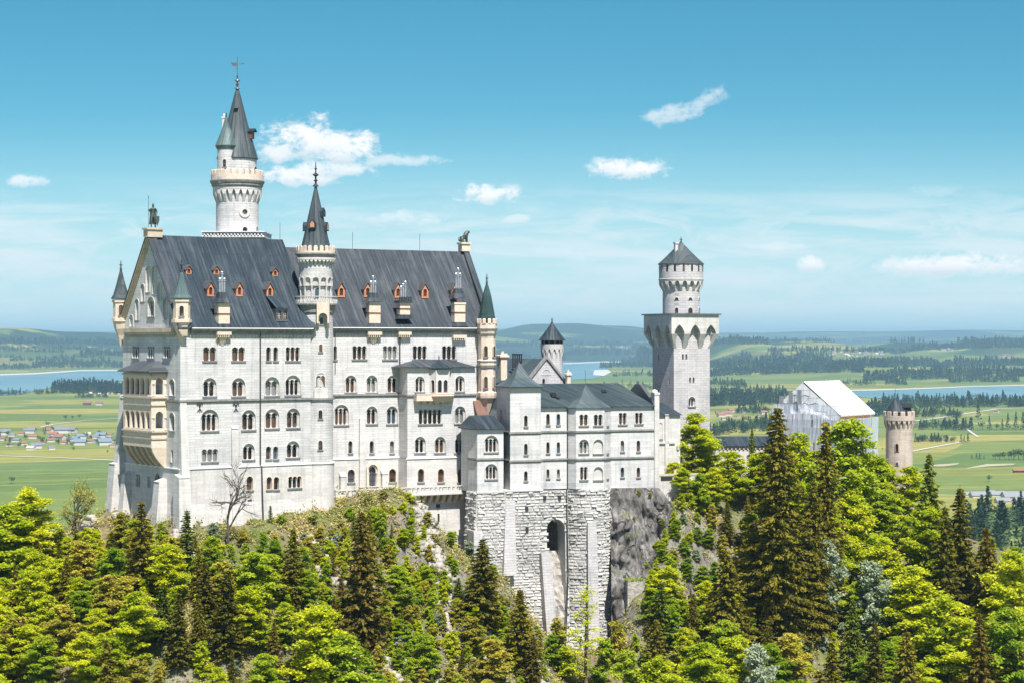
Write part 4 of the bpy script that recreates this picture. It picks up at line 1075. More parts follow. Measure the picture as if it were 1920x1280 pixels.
def tall_tower():
    Y = 335; f = tower_frame(445, Y); k = Y / FPX; z = lambda y: (PCY - y) * k
    T = f.thing('great_round_tower', 'tallest round white tower behind the palace roof with pointed spire and smaller side turret', 'tower', -30)
    r = 39.5 * k
    m = MB(); m.lathe(0, 0, [(r, -30), (r, z(349))], 44); m.build('shaft', 'limestone_round', T, smooth=True)
    cy = Cyl(f, (0, 0), r)
    window(cy, T, 459, 426, 439, 8.5, sill=False); window(cy, T, 481, 426, 439, 3.5, sill=False)
    # round window
    m = MB(); t, zz = cy.s(458.5), z(400)
    for r0, r1, d in ((.45, .95, -.16),):
        for i in range(20):
            a, b = 2 * math.pi * i / 20, 2 * math.pi * (i + 1) / 20
            m.quad(cy.pt(t + r0 * math.cos(a), zz + r0 * math.sin(a), d), cy.pt(t + r0 * math.cos(b), zz + r0 * math.sin(b), d), cy.pt(t + r1 * math.cos(b), zz + r1 * math.sin(b), d), cy.pt(t + r1 * math.cos(a), zz + r1 * math.sin(a), d))
            m.quad(cy.pt(t + r1 * math.cos(a), zz + r1 * math.sin(a), d), cy.pt(t + r1 * math.cos(b), zz + r1 * math.sin(b), d), cy.pt(t + r1 * math.cos(b), zz + r1 * math.sin(b), .1), cy.pt(t + r1 * math.cos(a), zz + r1 * math.sin(a), .1))
    w = m.build('round_window', 'limestone_smooth', T); m = MB(); m.poly([cy.pt(t + .45 * math.cos(i * .4189), zz + .45 * math.sin(i * .4189), -.06) for i in range(15)]); m.build('pane', 'glass', w, norm=False)
    # platform balustrade at the roof
    m = MB(); hw = 56 * k / 2 * 1.0; a = hw * 2
    pf = 0
    m.box(-5.3, 5.3, -5.3, 5.3, z(448), z(447)); m.box(-5.45, 5.45, -5.45, 5.45, z(438.5), z(437))
    for i in range(19):
        q = -5.2 + i * 10.4 / 18
        for sx in (-1, 1):
            for A, B in (((q, sx * 5.25), (q + .58, sx * 5.25)), ((q + .58, sx * 5.25), (q, sx * 5.25))):
                if q + .58 < 5.3:
                    m.tube([(A[0], A[1], z(447)), (B[0], B[1], z(438.5))], .07, 4); m.tube([(A[1], A[0], z(447)), (B[1], B[0], z(438.5))], .07, 4)
    m.build('platform_balustrade', 'ledge', T)
    rc = 47 * k; m = MB(); L = 2 * math.pi * r
    corbels(m, cy, 0, L, 22, z(355), z(357), z(380), rc - r - .15, closed=True, levels=10, w0=.42); ringlath(m, r - .2, rc - .14, z(357), z(352)); m.build('corbel_table', 'limestone_smooth', T)
    m = MB(); m.lathe(0, 0, [(rc - .15, z(353)), (rc + .1, z(350)), (rc + .1, z(347)), (rc + .25, z(345)), (rc + .35, z(342)), (rc + .35, z(340)), (.2, z(340))], 44); m.build('cornice', 'trim', T)
    cc = Cyl(f, (0, 0), rc + .2); m = MB(); ringlath(m, rc - .12, rc + .2, z(340) + .003, z(330)); merlons(m, cc, 0, 2 * math.pi * cc.r, 26, z(330) + .003, z(322), .3, frac=.68, cap=True); m.build('battlement', 'cream', T)
    ru = 36 * k
    m = MB(); m.lathe(0, 0, [(ru, z(340)), (ru, z(300))], 36); m.build('upper_shaft', 'limestone_round', T, smooth=True)
    window(Cyl(f, (0, 0), ru), T, 478, 313, 322, 4, sill=False)
    m = MB(); rs = 39 * k
    m.lathe(0, 0, [(rs, z(299)), (rs * .99, z(297)), (rs * .86, z(280)), (rs * .72, z(262)), (rs * .40, z(216)), (rs * .15, z(178)), (.18, z(166))], 20); s = m.build('spire', 'roof_round', T)
    finial(s, 0, 0, z(167), z(134), .5, 'pipe_metal')
    # weather vane
    m = MB(); m.tube([(0, 0, z(136)), (0, 0, z(107))], .06, 5)
    m.tube([(-.3, 0, z(121)), (1.0, 0, z(119.5))], .05, 5); m.lathe(0, 0, [(.02, z(131)), (.16, z(129)), (.02, z(127))], 8); m.lathe(0, 0, [(.02, z(114)), (.13, z(113)), (.02, z(112))], 8)
    pts = [(-.1, z(117)), (-.5, z(119)), (-1.2, z(116.5)), (-1.0, z(121)), (-.6, z(125)), (-.3, z(124)), (-.1, z(126))]
    m.loft([[(x, -.04, q) for x, q in pts], [(x, .04, q) for x, q in pts]]); m.add([(.9, -.04, z(117.5)), (1.25, -.04, z(119.5)), (.9, -.04, z(121.5)), (.9, .04, z(117.5)), (1.25, .04, z(119.5)), (.9, .04, z(121.5))], [(0, 1, 2), (3, 5, 4), (0, 3, 4, 1), (1, 4, 5, 2), (2, 5, 3, 0)])
    m.build('weather_vane', 'pipe_metal', s)
    # dormer on the right of the spire, little ledge on its face
    m = MB(); a = -.25; ca, sa = math.cos(a), math.sin(a); rr = rs * .72; P = lambda o, t, q: ((rr + o) * ca - t * sa, (rr + o) * sa + t * ca, z(254) + q)
    m.loft([[P(.35, -.5, -.7), P(.35, .5, -.7), P(.35, .5, .5), P(.35, -.5, .5)], [P(-1.2, -.5, -.7), P(-1.2, .5, -.7), P(-1.2, .5, .5), P(-1.2, -.5, .5)]])
    b = m.build('dormer', 'wood_dark', s); m = MB(); m.loft([[P(.8, -.75, .5), P(.8, 0, 1.1), P(.8, .75, .5), P(.8, 0, .9)], [P(-1.4, -.75, .5), P(-1.4, 0, 1.1), P(-1.4, .75, .5), P(-1.4, 0, .9)]]); m.build('dormer_roof', 'roof_slate', b)
    m = MB(); m.box(-.35, .35, -rs * .42 - .25, -rs * .3, z(205), z(203.5)); m.build('hatch', 'pipe_metal', s)
    # side turret
    tx = (428 - 445) * k; ty = -ru * .72; rt = 16.5 * k * .985
    m = MB(); m.lathe(tx, ty, [(.15, z(384)), (.45, z(378)), (.55, z(370)), (.3, z(368)), (rt * .8, z(352)), (rt + .25, z(345)), (rt + .25, z(335)), (rt, z(334)), (rt, z(278))], 28); tb = m.build('side_turret', 'limestone_round', T, smooth=True)
    ct = Cyl(f, (tx, ty), rt); window(ct, tb, 421, 299, 313, 5.5); window(ct, tb, 442, 301, 314, 3, sill=False)
    m = MB(); m.lathe(tx, ty, [(rt * 1.08, z(283)), (rt * 1.25, z(277)), (rt * 1.25, z(276)), (rt * .95, z(264)), (rt * .45, z(243)), (.12, z(221))], 18); c = m.build('turret_roof', 'roof_teal_round', tb)
    finial(c, tx, ty, z(222), z(214), .22)
    m = MB(); cx = (421 - 445) * k; m.box(cx - .3, cx + .3, ty + 1.6, ty + 2.2, z(255), z(223)); m.box(cx - .4, cx + .4, ty + 1.5, ty + 2.3, z(223), z(220)); m.lathe(cx, ty + 1.9, [(.2, z(220)), (.25, z(217)), (.1, z(214))], 8); m.build('chimney', 'limestone_smooth', T)
tall_tower()

def square_tower():
    Y = 365.0; f = Frame((1263.5 - PCX) / FPX * Y, Y, 26); s = 8.0
    T = f.thing('square_tower', 'tall square white tower with pointed-arch crown carrying a round drum and dark conical roof', 'tower', -30)
    pf = Plane(f, (0, 0), (1, 0)); pl = Plane(f, (0, s), (0, -1))
    z = lambda y: (PCY - y) / FPX * Y
    def facade(sf, wins, nm):
        hs = [window(sf, T, *a, **k) for a, k in wins]
        m = MB(); face_with_holes(m, sf, [(0, -30), (s, -30), (s, z(590)), (0, z(590))], hs); m.build(nm, 'limestone_block', T)
    facade(pf, [((1280.5, 663, 674, 3.4), dict(sill=False)), ((1287, 663, 674, 3.4), dict(sill=False)), ((1294, 706.5, 718, 3.4), dict(sill=False)), ((1300.5, 706.5, 718, 3.4), dict(sill=False)), ((1297, 743, 761, 12.5), dict(n=2, hood=1))], 'front_wall')
    facade(pl, [((1234.5, 663, 674, 2.6), dict(sill=False)), ((1254, 706, 719, 2.6), dict(sill=False))], 'side_wall')
    m = MB(); m.quad((s, 0, -30), (s, s, -30), (s, s, z(590)), (s, 0, z(590))); m.quad((0, s, -30), (s, s, -30), (s, s, z(590)), (0, s, z(590))); m.build('back_wall', 'limestone_block', T)
    o = 1.25
    m = MB()
    for i, sf in enumerate((Plane(f, (0, 0), (1, 0)), Plane(f, (0, s), (0, -1)), Plane(f, (s, 0), (0, 1)), Plane(f, (s, s), (-1, 0)))):
        # three pointed arches between slanting piers
        p = (s + 2 * o) / 3; ztop = z(590); zap = z(608.5); zsp = z(624); zb = z(652.5)
        hs = []
        for j in range(3):
            c0 = -o + p * (j + .5); w = p * .62; pts = [(c0 - w / 2, z(625.9)), (c0 + w / 2, z(625.9))]
            for q in range(0, 9): a = q / 8; pts.append((c0 + w / 2 * (1 - a ** 1.7), z(625.9) + (zap - z(625.9)) * a ** .85))
            for q in range(7, 0, -1): a = q / 8; pts.append((c0 - w / 2 * (1 - a ** 1.7), z(625.9) + (zap - z(625.9)) * a ** .85))
            hs.append([(x, max(q, z(625.85))) for x, q in pts])
        face_with_holes(m, sf, [(-o, z(626)), (s + o, z(626)), (s + o, ztop), (-o, ztop)], hs, dep=-o)
        for h in hs:
            strip(m, sf, h[1:] + h[:1], -o, 0, closed=False)
            x0, x1 = h[0][0], h[1][0]
            # niche floor slopes down to the wall
        for j in range(4):
            c0 = -o + p * j; wt = p * .19
            a, b = max(c0 - wt, -o), min(c0 + wt, s + o)
            if j == 0: bb = (0.0, .55)
            elif j == 3: bb = (s - .55, s)
            else: bb = (c0 - .35 , c0 + .35)
            rings = [[sf.pt(a, z(626), -o), sf.pt(b, z(626), -o), sf.pt(b, z(626), 0.01), sf.pt(a, z(626), .01)],
                     [sf.pt((a * .0 + a * .35 + bb[0] * .65), z(644), -.42), sf.pt(b * .35 + bb[1] * .65, z(644), -.42), sf.pt(b * .35 + bb[1] * .65, z(644), .01), sf.pt(a * .35 + bb[0] * .65, z(644), .01)],
                     [sf.pt(bb[0], zb, -.02), sf.pt(bb[1], zb, -.02), sf.pt(bb[1], zb, .01), sf.pt(bb[0], zb, .01)]]
            m.loft(rings, caps=False)
    m.build('crown', 'limestone_smooth', T)
    m = MB(); m.box(-o - .35, s + o + .35, -o - .35, s + o + .35, z(590.5), z(588)); m.build('platform', 'pipe_metal', T)
    c = (s / 2, s / 2); Yc = f.depth(*c); zc = lambda y: (PCY - y) / FPX * Yc; k = Yc / FPX
    r = 34.5 * k; m = MB(); m.lathe(*c, [(r, z(588)), (r, zc(525))], 36); m.build('drum', 'limestone_block', T, smooth=True)
    cy = Cyl(f, c, r)
    for px, yt, yb, w in ((1269, 558, 563, 6.5), (1294, 558, 563, 6.5), (1310, 558, 563, 2), (1269, 577, 587, 6), (1294, 577, 587, 8), (1310, 577, 587, 3)): window(cy, T, px, yt, yb, w, sill=False)
    r2 = 41.5 * k; m = MB(); corbels(m, cy, 0, 2 * math.pi * r, 18, zc(526), zc(527), zc(546), r2 - r, closed=True, levels=9, w0=.36, pointed=0); m.build('corbel_table', 'limestone_smooth', T)
    m = MB(); m.lathe(*c, [(r - .2, zc(528)), (r2, zc(528)), (r2 + .1, zc(524)), (r2, zc(523)), (r2 - .02, zc(496)), (r2 - .3, zc(496))], 40); m.build('gallery', 'limestone_block', T, smooth=True)
    c2 = Cyl(f, c, r2)
    nn = 16
    for i in range(nn):
        t = (i + .3) * 2 * math.pi * r2 / nn; m = MB(); m.sbox(c2, t - .2, t + .2, zc(510), zc(497.5), -.03, .2); m.build('gallery_slot', 'glass', T)
    m = MB(); rr = 43.5 * k
    m.lathe(*c, [(rr, zc(496.5)), (rr, zc(495.3)), (rr * .78, zc(487)), (rr * .38, zc(470)), (.15, zc(454))], 14); s_ = m.build('cone_roof', 'roof_round', T)
    finial(s_, *c, zc(455), zc(444), .32)
    m = MB(); x, y = c[0] - 1.5, c[1] - .6; m.box(x - .3, x + .3, y - .3, y + .3, zc(484), zc(458)); m.box(x - .42, x + .42, y - .42, y + .42, zc(458) + .003, zc(455)); m.build('chimney', 'limestone_smooth', T)
square_tower()

def small_tower():
    Y = 372; f = tower_frame(1035, Y); k = Y / FPX; z = lambda y: (PCY - y) * k
    T = f.thing('small_round_tower', 'small round white tower with arcaded collar and dark conical roof behind the teal-roofed wing', 'tower', -25)
    r = 18.5 * k; m = MB(); m.lathe(0, 0, [(r + .1, -25), (r + .05, z(675)), (r, z(646))], 28); m.build('shaft', 'limestone_round', T, smooth=True)
    cy = Cyl(f, (0, 0), r); window(cy, T, 1044, 684, 691, 3, sill=False)
    r2 = 21.5 * k; m = MB(); corbels(m, cy, 0, 2 * math.pi * r, 14, z(652), z(652), z(672), r2 - r, closed=True, w0=.4); m.lathe(0, 0, [(r2, z(654)), (r2 + .05, z(645)), (.2, z(645))], 28); m.build('corbel_table', 'limestone_smooth', T)
    m = MB(); m.lathe(0, 0, [(r2 * .86, z(645)), (r2 * .86, z(638))], 20); m.build('gallery', 'iron', T)
    m = MB(); c2 = Cyl(f, (0, 0), r2 * .97)
    merlons(m, c2, 0, 2 * math.pi * c2.r, 12, z(645), z(638), .2, frac=.3, cap=False); m.build('pier', 'pipe_metal', T)
    m = MB(); m.lathe(0, 0, [(r2 * 1.17, z(638.5)), (r2 * 1.17, z(637.5)), (r2 * .75, z(626)), (r2 * .3, z(613)), (.1, z(604))], 14); s = m.build('cone_roof', 'roof_slate', T); finial(s, 0, 0, z(605), z(595), .28)
small_tower()

# ================================================================ gabled wing behind the courtyard
def back_wing():
    f = Frame((1040 - PCX) / FPX * 352, 352, 28); z = lambda y: (PCY - y) / FPX * 354
    T = f.thing('knights_wing', 'white gabled wing with teal copper roof rising behind the pyramid-roofed block', 'castle wing', -25)
    # gable faces the viewer; ridge runs away to the upper left
    w = 4.6
    g = Plane(f, (-5.2, 0), (1, 0)); zr = z(673); ze = z(715)
    a, b = g.s(995), g.s(1058); mid = g.s(1024); a = 2 * mid - b
    hs = [window(g, T, 1019.5, 709, 722, 5, sill=False)]
    m = MB(); face_with_holes(m, g, [(a, -25), (b, -25), (b, ze), (mid, zr), (a, ze)], hs); m.quad(g.pt(a, -25, 0), g.pt(a, -25, 22), g.pt(a, ze, 22), g.pt(a, ze, 0)); m.quad(g.pt(b, -25, 0), g.pt(b, -25, 22), g.pt(b, ze, 22), g.pt(b, ze, 0)); m.build('wall', 'limestone_block', T)
    m = MB(); 
    for (t0, q0, t1, q1) in ((a - .5, ze - .4, mid, zr + .25), (mid, zr + .25, b + .5, ze - .4)):
        m.loft([[g.pt(t0, q0 - .1, -.3), g.pt(t0, q0 - .1, .5), g.pt(t0, q0 + .45, .5), g.pt(t0, q0 + .45, -.3)], [g.pt(t1, q1 - .1, -.3), g.pt(t1, q1 - .1, .5), g.pt(t1, q1 + .45, .5), g.pt(t1, q1 + .45, -.3)]])
    m.build('gable_coping', 'trim', T)
    # blind arches in the gable
    m = MB(); 
    hp, _ = scallop(mid, 1.8, z(702), z(692), 1, 10); ring(m, g, hp, .1, -.08)
    m.build('blind_arch', 'limestone_smooth', T)
    m = MB(); L = 24
    pts = lambda d: [g.pt(a - .5, ze - .35, d), g.pt(mid, zr + .1, d), g.pt(b + .5, ze - .35, d), g.pt(b + .5, ze - .55, d), g.pt(mid, zr - .1, d), g.pt(a - .5, ze - .55, d)]
    m.loft([pts(.4), pts(L)]); m.build('roof', 'roof_teal', T)
    # lower lean-to roofs and tall chimneys to the left
    T2 = T
    u, v = g.pt(0, 0, 6)[:2]
    def ch(px, Yd, y0, y1, w, mat='cream'):
        X = (px - PCX) / FPX * Yd; uu, vv = f.local(X, Yd); k = Yd / FPX; h = w * k / 2; zz = lambda y: (PCY - y) * k
        m = MB(); m.box(uu - h, uu + h, vv - h, vv + h, zz(y0), zz(y1 + 14)); 
        m.loft([[(uu - h * q, vv - h * q, zq), (uu + h * q, vv - h * q, zq), (uu + h * q, vv + h * q, zq), (uu - h * q, vv + h * q, zq)] for q, zq in ((1, zz(y1 + 14)), (1.5, zz(y1 + 11)), (1.5, zz(y1 + 8)), (1.1, zz(y1 + 7)), (1.1, zz(y1 + 4)))])
        m.lathe(uu, vv, [(h * .4, zz(y1 + 5)), (h * .45, zz(y1)), (h * .3, zz(y1))], 8)
        m.build('chimney', mat, T)
    ch(942, 345, 712, 658, 13); ch(1065, 352, 722, 692, 7.5)
    m = MB()
    for i in range(5): m.lathe(*g.pt(a + 1.2 + i * .45, 0, 8)[:2], [(.14, zr - 1.6), (.14, zr + .7), (.2, zr + .8), (.2, zr + 1.0)], 7)
    m.build('flue_cluster', 'iron', T)
back_wing()

# ================================================================ the bower wing on its rough stone base
FB = Frame(0.0, 330.0, 19)
ZBB = -60.0
bower = FB.thing('bower_wing', 'three-storey white wing with low dark metal roofs on a towering base of rough quarry-faced stone', 'castle wing', ZBB)
def bower_wing():
    T = bower
    P0 = Plane(FB, (0, 0), (1, 0))
    zA, zB_, zF = P0.z(P0.s(1040), 808), P0.z(P0.s(1040), 860.2), P0.z(P0.s(1040), 916)
    def course2(sf, a, b):
        course(T, sf, a, b, zA + .15, .3, .22); course(T, sf, a, b, zB_ + .15, .3, .22)
    # --- flat range west of the polygon bay (x 1014-1063) and east of it (1145-1234)
    u0, u1 = P0.s(1000), P0.s(1233.5)
    zt = P0.z(P0.s(1040), 766)
    hs = []
    def W(px, yt, yb, w, sf=P0, **k): h = window(sf, T, px, yt, yb, w, **k); hs.append(h); return h
    for px in (1027.5, 1047):
        W(px, 775, 796, 6.5); W(px, 828, 849, 6); W(px, 879, 896, 5.5)
    W(1167.5, 773, 795, 15.5, n=2); W(1198, 773, 794, 15, n=2)
    for px in (1167, 1197): W(px, 825, 846, 6.5); W(px, 875.5, 894, 6.5)
    m = MB(); face_with_holes(m, P0, [(u0, zF), (u1, zF), (u1, zt + .4), (u0, zt + .4)], hs)
    m.quad((u1, 0, zF - 4), (u1, 12, zF - 4), (u1, 12, zt + .4), (u1, 0, zt + .4)); m.quad((u0, 12, zF - 4), (u1, 12, zF - 4), (u1, 12, zt), (u0, 12, zt))
    m.build('wall', 'limestone_pale', T)
    a_, b_ = P0.s(1063), P0.s(1144)
    course2(P0, u0, a_); course2(P0, b_, u1)
    m = MB(); m.sbox(P0, P0.s(1226), u1 + .15, zF - 1, P0.z(u1, 739), -.3, 1.2); m.build('pilaster', 'limestone_smooth', T)
    m = MB(); m.sbox(P0, P0.s(1225.3), u1 + .25, P0.z(u1, 739) + .003, P0.z(u1, 735), -.4, 1.3); m.lathe(u1 - .5, .3, [(.6, P0.z(u1, 735)), (.5, P0.z(u1, 731)), (.1, P0.z(u1, 729))], 10); m.build('pilaster_cap', 'limestone_smooth', T)
    # roof: shallow front slope up to a ridge
    m = MB(); v1 = 7.5; zr = P0.z(0, 719) * 1.025; e = .45
    ue = P0.s(1226)
    m.loft([[(u0, -e, zt + .2), (ue, -e, zt + .2), (ue, 15, zt + .2), (u0, 15, zt + .2)], [(u0, -e, zt + .38), (ue, -e, zt + .38), (ue, 15, zt + .38), (u0, 15, zt + .38)], [(u0, v1 - .2, zr), (ue - 3.8, v1 - .2, zr), (ue - 3.8, v1 + .2, zr), (u0, v1 + .2, zr)]])
    rf = m.build('roof', 'roof_dark_teal', T)
    def skylight(px, py, w, h):
        u, v, q = roof_hit(FB, -e, zt + .3, v1, zr, px, py); k = FB.depth(u, v) / FPX; m = MB()
        pf = Plane(FB, (u, v - .1), (1, 0)); W_ = w * k / 2; H = h * k
        hp, _ = scallop(0, W_ * 2, q, q + H, 1, 8)
        m.loft([[pf.pt(x, zz, 0) for x, zz in hp], [pf.pt(x, zz, 1.6) for x, zz in hp]]); b = m.build('roof_dormer', 'roof_slate', rf)
        m = MB(); m.poly([pf.pt(x * .7, q + (zz - q) * .8 + .05, -.02) for x, zz in hp]); m.build('pane', 'glass', b)
    skylight(1039, 744, 9, 9); skylight(1133, 735, 10, 5)
    m = MB(); u, v, q = roof_hit(FB, -e, zt + .3, v1, zr, 1046, 745); m.box(u - .35, u + .35, v - .4, v + .4, q - .1, q + .15); m.build('skylight', 'glass', rf)
    # parapet gable at the east end
    m = MB(); uu = P0.s(1226)
    m.loft([[(uu - .2, -.2, zt - .2), (uu + .5, -.2, zt - .2), (uu + .5, 14.6, zt - .2), (uu - .2, 14.6, zt - .2)], [(uu - .2, -.2, zt + .8), (uu + .5, -.2, zt + .8), (uu + .5, 14.6, zt + .8), (uu - .2, 14.6, zt + .8)], [(uu - .2, 6.0, zr - .2), (uu + .5, 6.0, zr - .2), (uu + .5, 8.0, zr - .2), (uu - .2, 8.0, zr - .2)]])
    m.build('gable_parapet', 'pipe_metal', T)
    # --- polygonal bay with its own concave hood roof
    d = 1.7; c1 = Plane(FB, (0, -d), (1, 0)); x0, x1, x2, x3 = P0.s(1064), c1.s(1080), c1.s(1133), P0.s(1145)
    pts = [(x0 - .02, 0), (x1, -d), (x2, -d - .0), (x3 + .02, 0)]
    zt2 = zt + .1
    segs = []
    for i in range(3):
        a, b = pts[i], pts[i + 1]; L = math.hypot(b[0] - a[0], b[1] - a[1]); pf = Plane(FB, a, ((b[0] - a[0]) / L, (b[1] - a[1]) / L)); segs.append((pf, L))
    for i, (pf, L) in enumerate(segs):
        hh = []
        if i == 1:
            for px, bl in ((1094.5, False), (1121.5, True)):
                hh.append(window(pf, T, px, 776, 797, 17, n=2)); hh.append(window(pf, T, px, 823, 849.5, 18, n=2, hood=1, blank=bl, name='niche' if bl else 'window'))
                hh.append(window(pf, T, px, 874.5, 899, 15 if not bl else 17, n=2, hood=1 if bl else 0, blank=bl, name='niche' if bl else 'window'))
        m = MB(); face_with_holes(m, pf, [(0, zF), (L, zF), (L, zt2), (0, zt2)], hh); m.build('bay_wall', 'limestone_pale', T)
        if i == 2:
            for ya, yb in ((777, 797), (825, 849), (874, 896)): 
                s = pf.s(1139.5); window(pf, T, 0, 0, 0, 0, wz=(L / 2, pf.z(L / 2, yb), pf.z(L / 2, ya), .6), deep=.1)
        course(T, pf, -.05, L + .05, zA + .152, .3, .22); course(T, pf, -.05, L + .05, zB_ + .152, .3, .22)
    m = MB(); cx, cy = (x1 + x2) / 2 + .1, .9; zap = P0.z(0, 722) * 1.0
    full = pts + [(x3 + .5, 3.2), (x2, 5), (x1, 5), (x0 - .5, 3.2)]
    rings = []
    for q, zz in ((1.09, zt2 - .02), (1.09, zt2 + .14), (.78, zt2 + .75), (.48, zt2 + 1.75), (.2, zt2 + 3.0), (.02, zap)):
        rings.append([(cx + (x - cx) * q, cy + (y - cy) * q, zz) for x, y in full])
    m.loft(rings); hb = m.build('bay_roof', 'roof_teal', T); m = MB(); m.tube([(cx, cy, zap), (cx, cy, zap + 2.6)], .03, 4); m.build('lightning_rod', 'iron', hb)
    pipe(T, P0, 1063.5, 766, 915, -.12)
    # --- square block with pyramid roof
    dk = 2.6; pk = Plane(FB, (0, -dk), (1, 0)); a, b = pk.s(956.5), pk.s(1014); pkl = Plane(FB, (a, 4.5), (0, -1))
    zk = pk.z(a, 726); hh = [window(pk, T, 986, *q) for q in ((778, 799, 6.5), (831, 852, 6.5), (882.5, 901, 6.5))]
    zA2, zB2, zF2 = zA, zB_, zF
    m = MB(); face_with_holes(m, pk, [(a, zF), (b, zF), (b, zk), (a, zk)], hh); m.build('tower_wall', 'limestone_pale', T)
    m = MB(); m.quad((a, -dk, zF), (a, 4.5, zF), (a, 4.5, zk), (a, -dk, zk)); m.quad((b, -dk, zF), (b, 4.5, zF), (b, 4.5, zk), (b, -dk, zk)); m.quad((a, 4.5, zF), (b, 4.5, zF), (b, 4.5, zk), (a, 4.5, zk)); m.build('tower_side_wall', 'limestone_pale', T)
    course(T, pk, a - .2, b + .2, zA2 + .15, .3, .22); course(T, pk, a - .2, b + .2, zB2 + .15, .3, .22); course(T, pkl, 0, 7.1 + .2, zA2 + .148, .3, .22); course(T, pkl, 0, 7.1 + .2, zB2 + .148, .3, .22)
    m = MB(); cx, cy = (a + b) / 2, -dk + 3.3; rings = []
    for q, zz in ((1.12, zk - .02), (1.14, zk + .14), (.80, zk + .75), (.52, zk + 1.6), (.26, zk + 2.9), (.015, pk.z(a, 679))):
        rings.append([(cx + sx * (b - a) / 2 * q, cy + sy * 3.5 * q, zz) for sx, sy in ((-1, -1), (1, -1), (1, 1), (-1, 1))])
    m.loft(rings); m.build('pyramid_roof', 'roof_teal', T)
    # --- low hipped block at the west end
    dw = 3.3; pw = Plane(FB, (0, -dw), (1, 0)); a1, b1 = pw.s(895), pw.s(944); 
    a0 = Plane(FB, (0, -dw + 3.4), (1, 0)).s(877.5)
    zw = pw.z(a1, 805)
    L = math.hypot(a1 - a0, 3.4); pwl = Plane(FB, (a0, -dw + 3.4), ((a1 - a0) / L, -3.4 / L))
    zq = pw.z(a1, 860)
    hh = [window(pw, T, 921, 815.5, 847, 26, n=3, hood=1), window(pw, T, 921, 869, 897.5, 23, n=3, hood=1)]
    m = MB(); face_with_holes(m, pw, [(a1, zF + .1), (b1, zF + .1), (b1, zw), (a1, zw)], hh); m.build('corner_wall', 'limestone_pale', T)
    m = MB(); m.quad(pwl.pt(0, zF + .1, 0), pwl.pt(L, zF + .1, 0), pwl.pt(L, zw, 0), pwl.pt(0, zw, 0)); m.quad((a0, -dw + 3.4, zF), (a0, 4, zF), (a0, 4, zw), (a0, -dw + 3.4, zw)); m.quad((b1, -dw, zF), (b1, 4, zF), (b1, 4, zw), (b1, -dw, zw)); m.build('corner_side_wall', 'limestone_pale', T)
    course(T, pw, a1 - .1, b1, zq + .15, .3, .2); course(T, pwl, 0, L, zq + .148, .3, .2)
    m = MB(); base = [(a0 - .6, -dw + 3.2), (a1 - .25, -dw - .5), (b1 + .3, -dw - .5), (b1 + .3, 4), (a0 - .6, 4)]
    m.loft([[(x, y, zw) for x, y in base], [(x, y, zw + .15) for x, y in base], [(x, y, pw.z(a1, 781)) for x, y in ((a1 + .9, 2.0), (a1 + 1.0, 1.2), (b1 - .2, 1.2), (b1 - .2, 4), (a1 + .9, 4))]]); m.build('hip_roof', 'roof_slate', T)
    # --- rusticated base
    m = MB()
    zw0 = zF
    face = MB()
    # hip block base
    bat = lambda z: -(.15 + (zF - z) * .035)
    rustic(m, pw, a1 - .15, b1 + .2, -46, zF + .1, bat, seed=3); rustic(m, pwl, -.2, L + .2, -46, zF + .1, bat, seed=4)
    face.sbox(pw, a1 - .1, b1 + .3, -48, zF + .1, -.12, 6, d0b=-.95); face.sbox(pwl, -.1, L + .1, -48, zF + .1, -.12, 3, d0b=-.95)
    # square block base, goes on under the flat range up to the bastion
    a2, b2 = pk.s(947), pk.s(1064); zar = pk.z(a, 975); ax0, ax1 = pk.s(1023.5), pk.s(1058); 
    arch = lambda t, z: ax0 - .2 < t < ax1 + .2 and z < (zar - 1.5 + math.sqrt(max(0, ((ax1 - ax0) / 2 + .25) ** 2 - (t - (ax0 + ax1) / 2) ** 2)) + .0)
    rustic(m, pk, a2, b2, -57, zF - .02, lambda z: -(.15 + (zF - z) * .045), seed=5, skip=arch)
    ho = scallop((ax0 + ax1) / 2, ax1 - ax0, -56.5, zar, 1, 14)[0]
    bd = .1
    class Bat(Plane):
        def pt(s, t, z, dep=0.0): return Plane.pt(s, t, z, dep - .1 - max(0, zF - z) * .045)
    pkb = Bat(FB, (0, -dk), (1, 0))
    face_with_holes(face, pkb, [(a2, -57), (b2, -57), (b2, zF), (a2, zF)], [ho]); strip(face, pkb, ho, 0, 3.7)
    dk_ = MB(); dk_.sbox(pk, ax0 - .5, ax1 + .5, -57, zF - 2, 3.6, 3.9); dk_.build('arch_recess', 'recess_shade', T)  # back wall of the recess, its shade painted into the colour
    rk = MB(); rr = random.Random(3); gv = []; zc_ = pk.z(ax0, 1036)
    for j in range(22):
        for i in range(9): q = j / 21; gv.append(pk.pt(ax0 - .4 + (ax1 - ax0 + .8) * i / 8, zc_ - 21 * q, 3.3 - 3.4 * min(1, q * 2.0) ** .8 - 1.5 * q + rr.uniform(-.4, .4)))
    rk.add(gv, [(j * 9 + i, j * 9 + i + 1, (j + 1) * 9 + i + 1, (j + 1) * 9 + i) for j in range(21) for i in range(8)]); rk.build('rock_fill', 'raw_rock', T)
    face.quad(pkb.pt(a2, -57, 0), pkb.pt(a2, -57, 8), pkb.pt(a2, zF, 8), pkb.pt(a2, zF, 0))
    # round bastion below the polygon bay
    cyl = Cyl(FB, ((x0 + x3) / 2, 2.2), (x3 - x0) / 2 + .35); 
    fl = lambda z: -((zF - z) / 28.0) ** 1.7 * 1.3
    rustic(m, cyl, -cyl.r * 1.7, cyl.r * 1.7, -57, zF - .02, fl, seed=7, row=.55, bulge=.3)
    n = 24; rings = []
    for i in range(9):
        z_ = zF - (zF + 57) * i / 8; rings.append([cyl.pt((j / 23 * 2 - 1) * cyl.r * 1.8, z_, fl(z_) + .02) for j in range(24)])
    face.loft(rings)
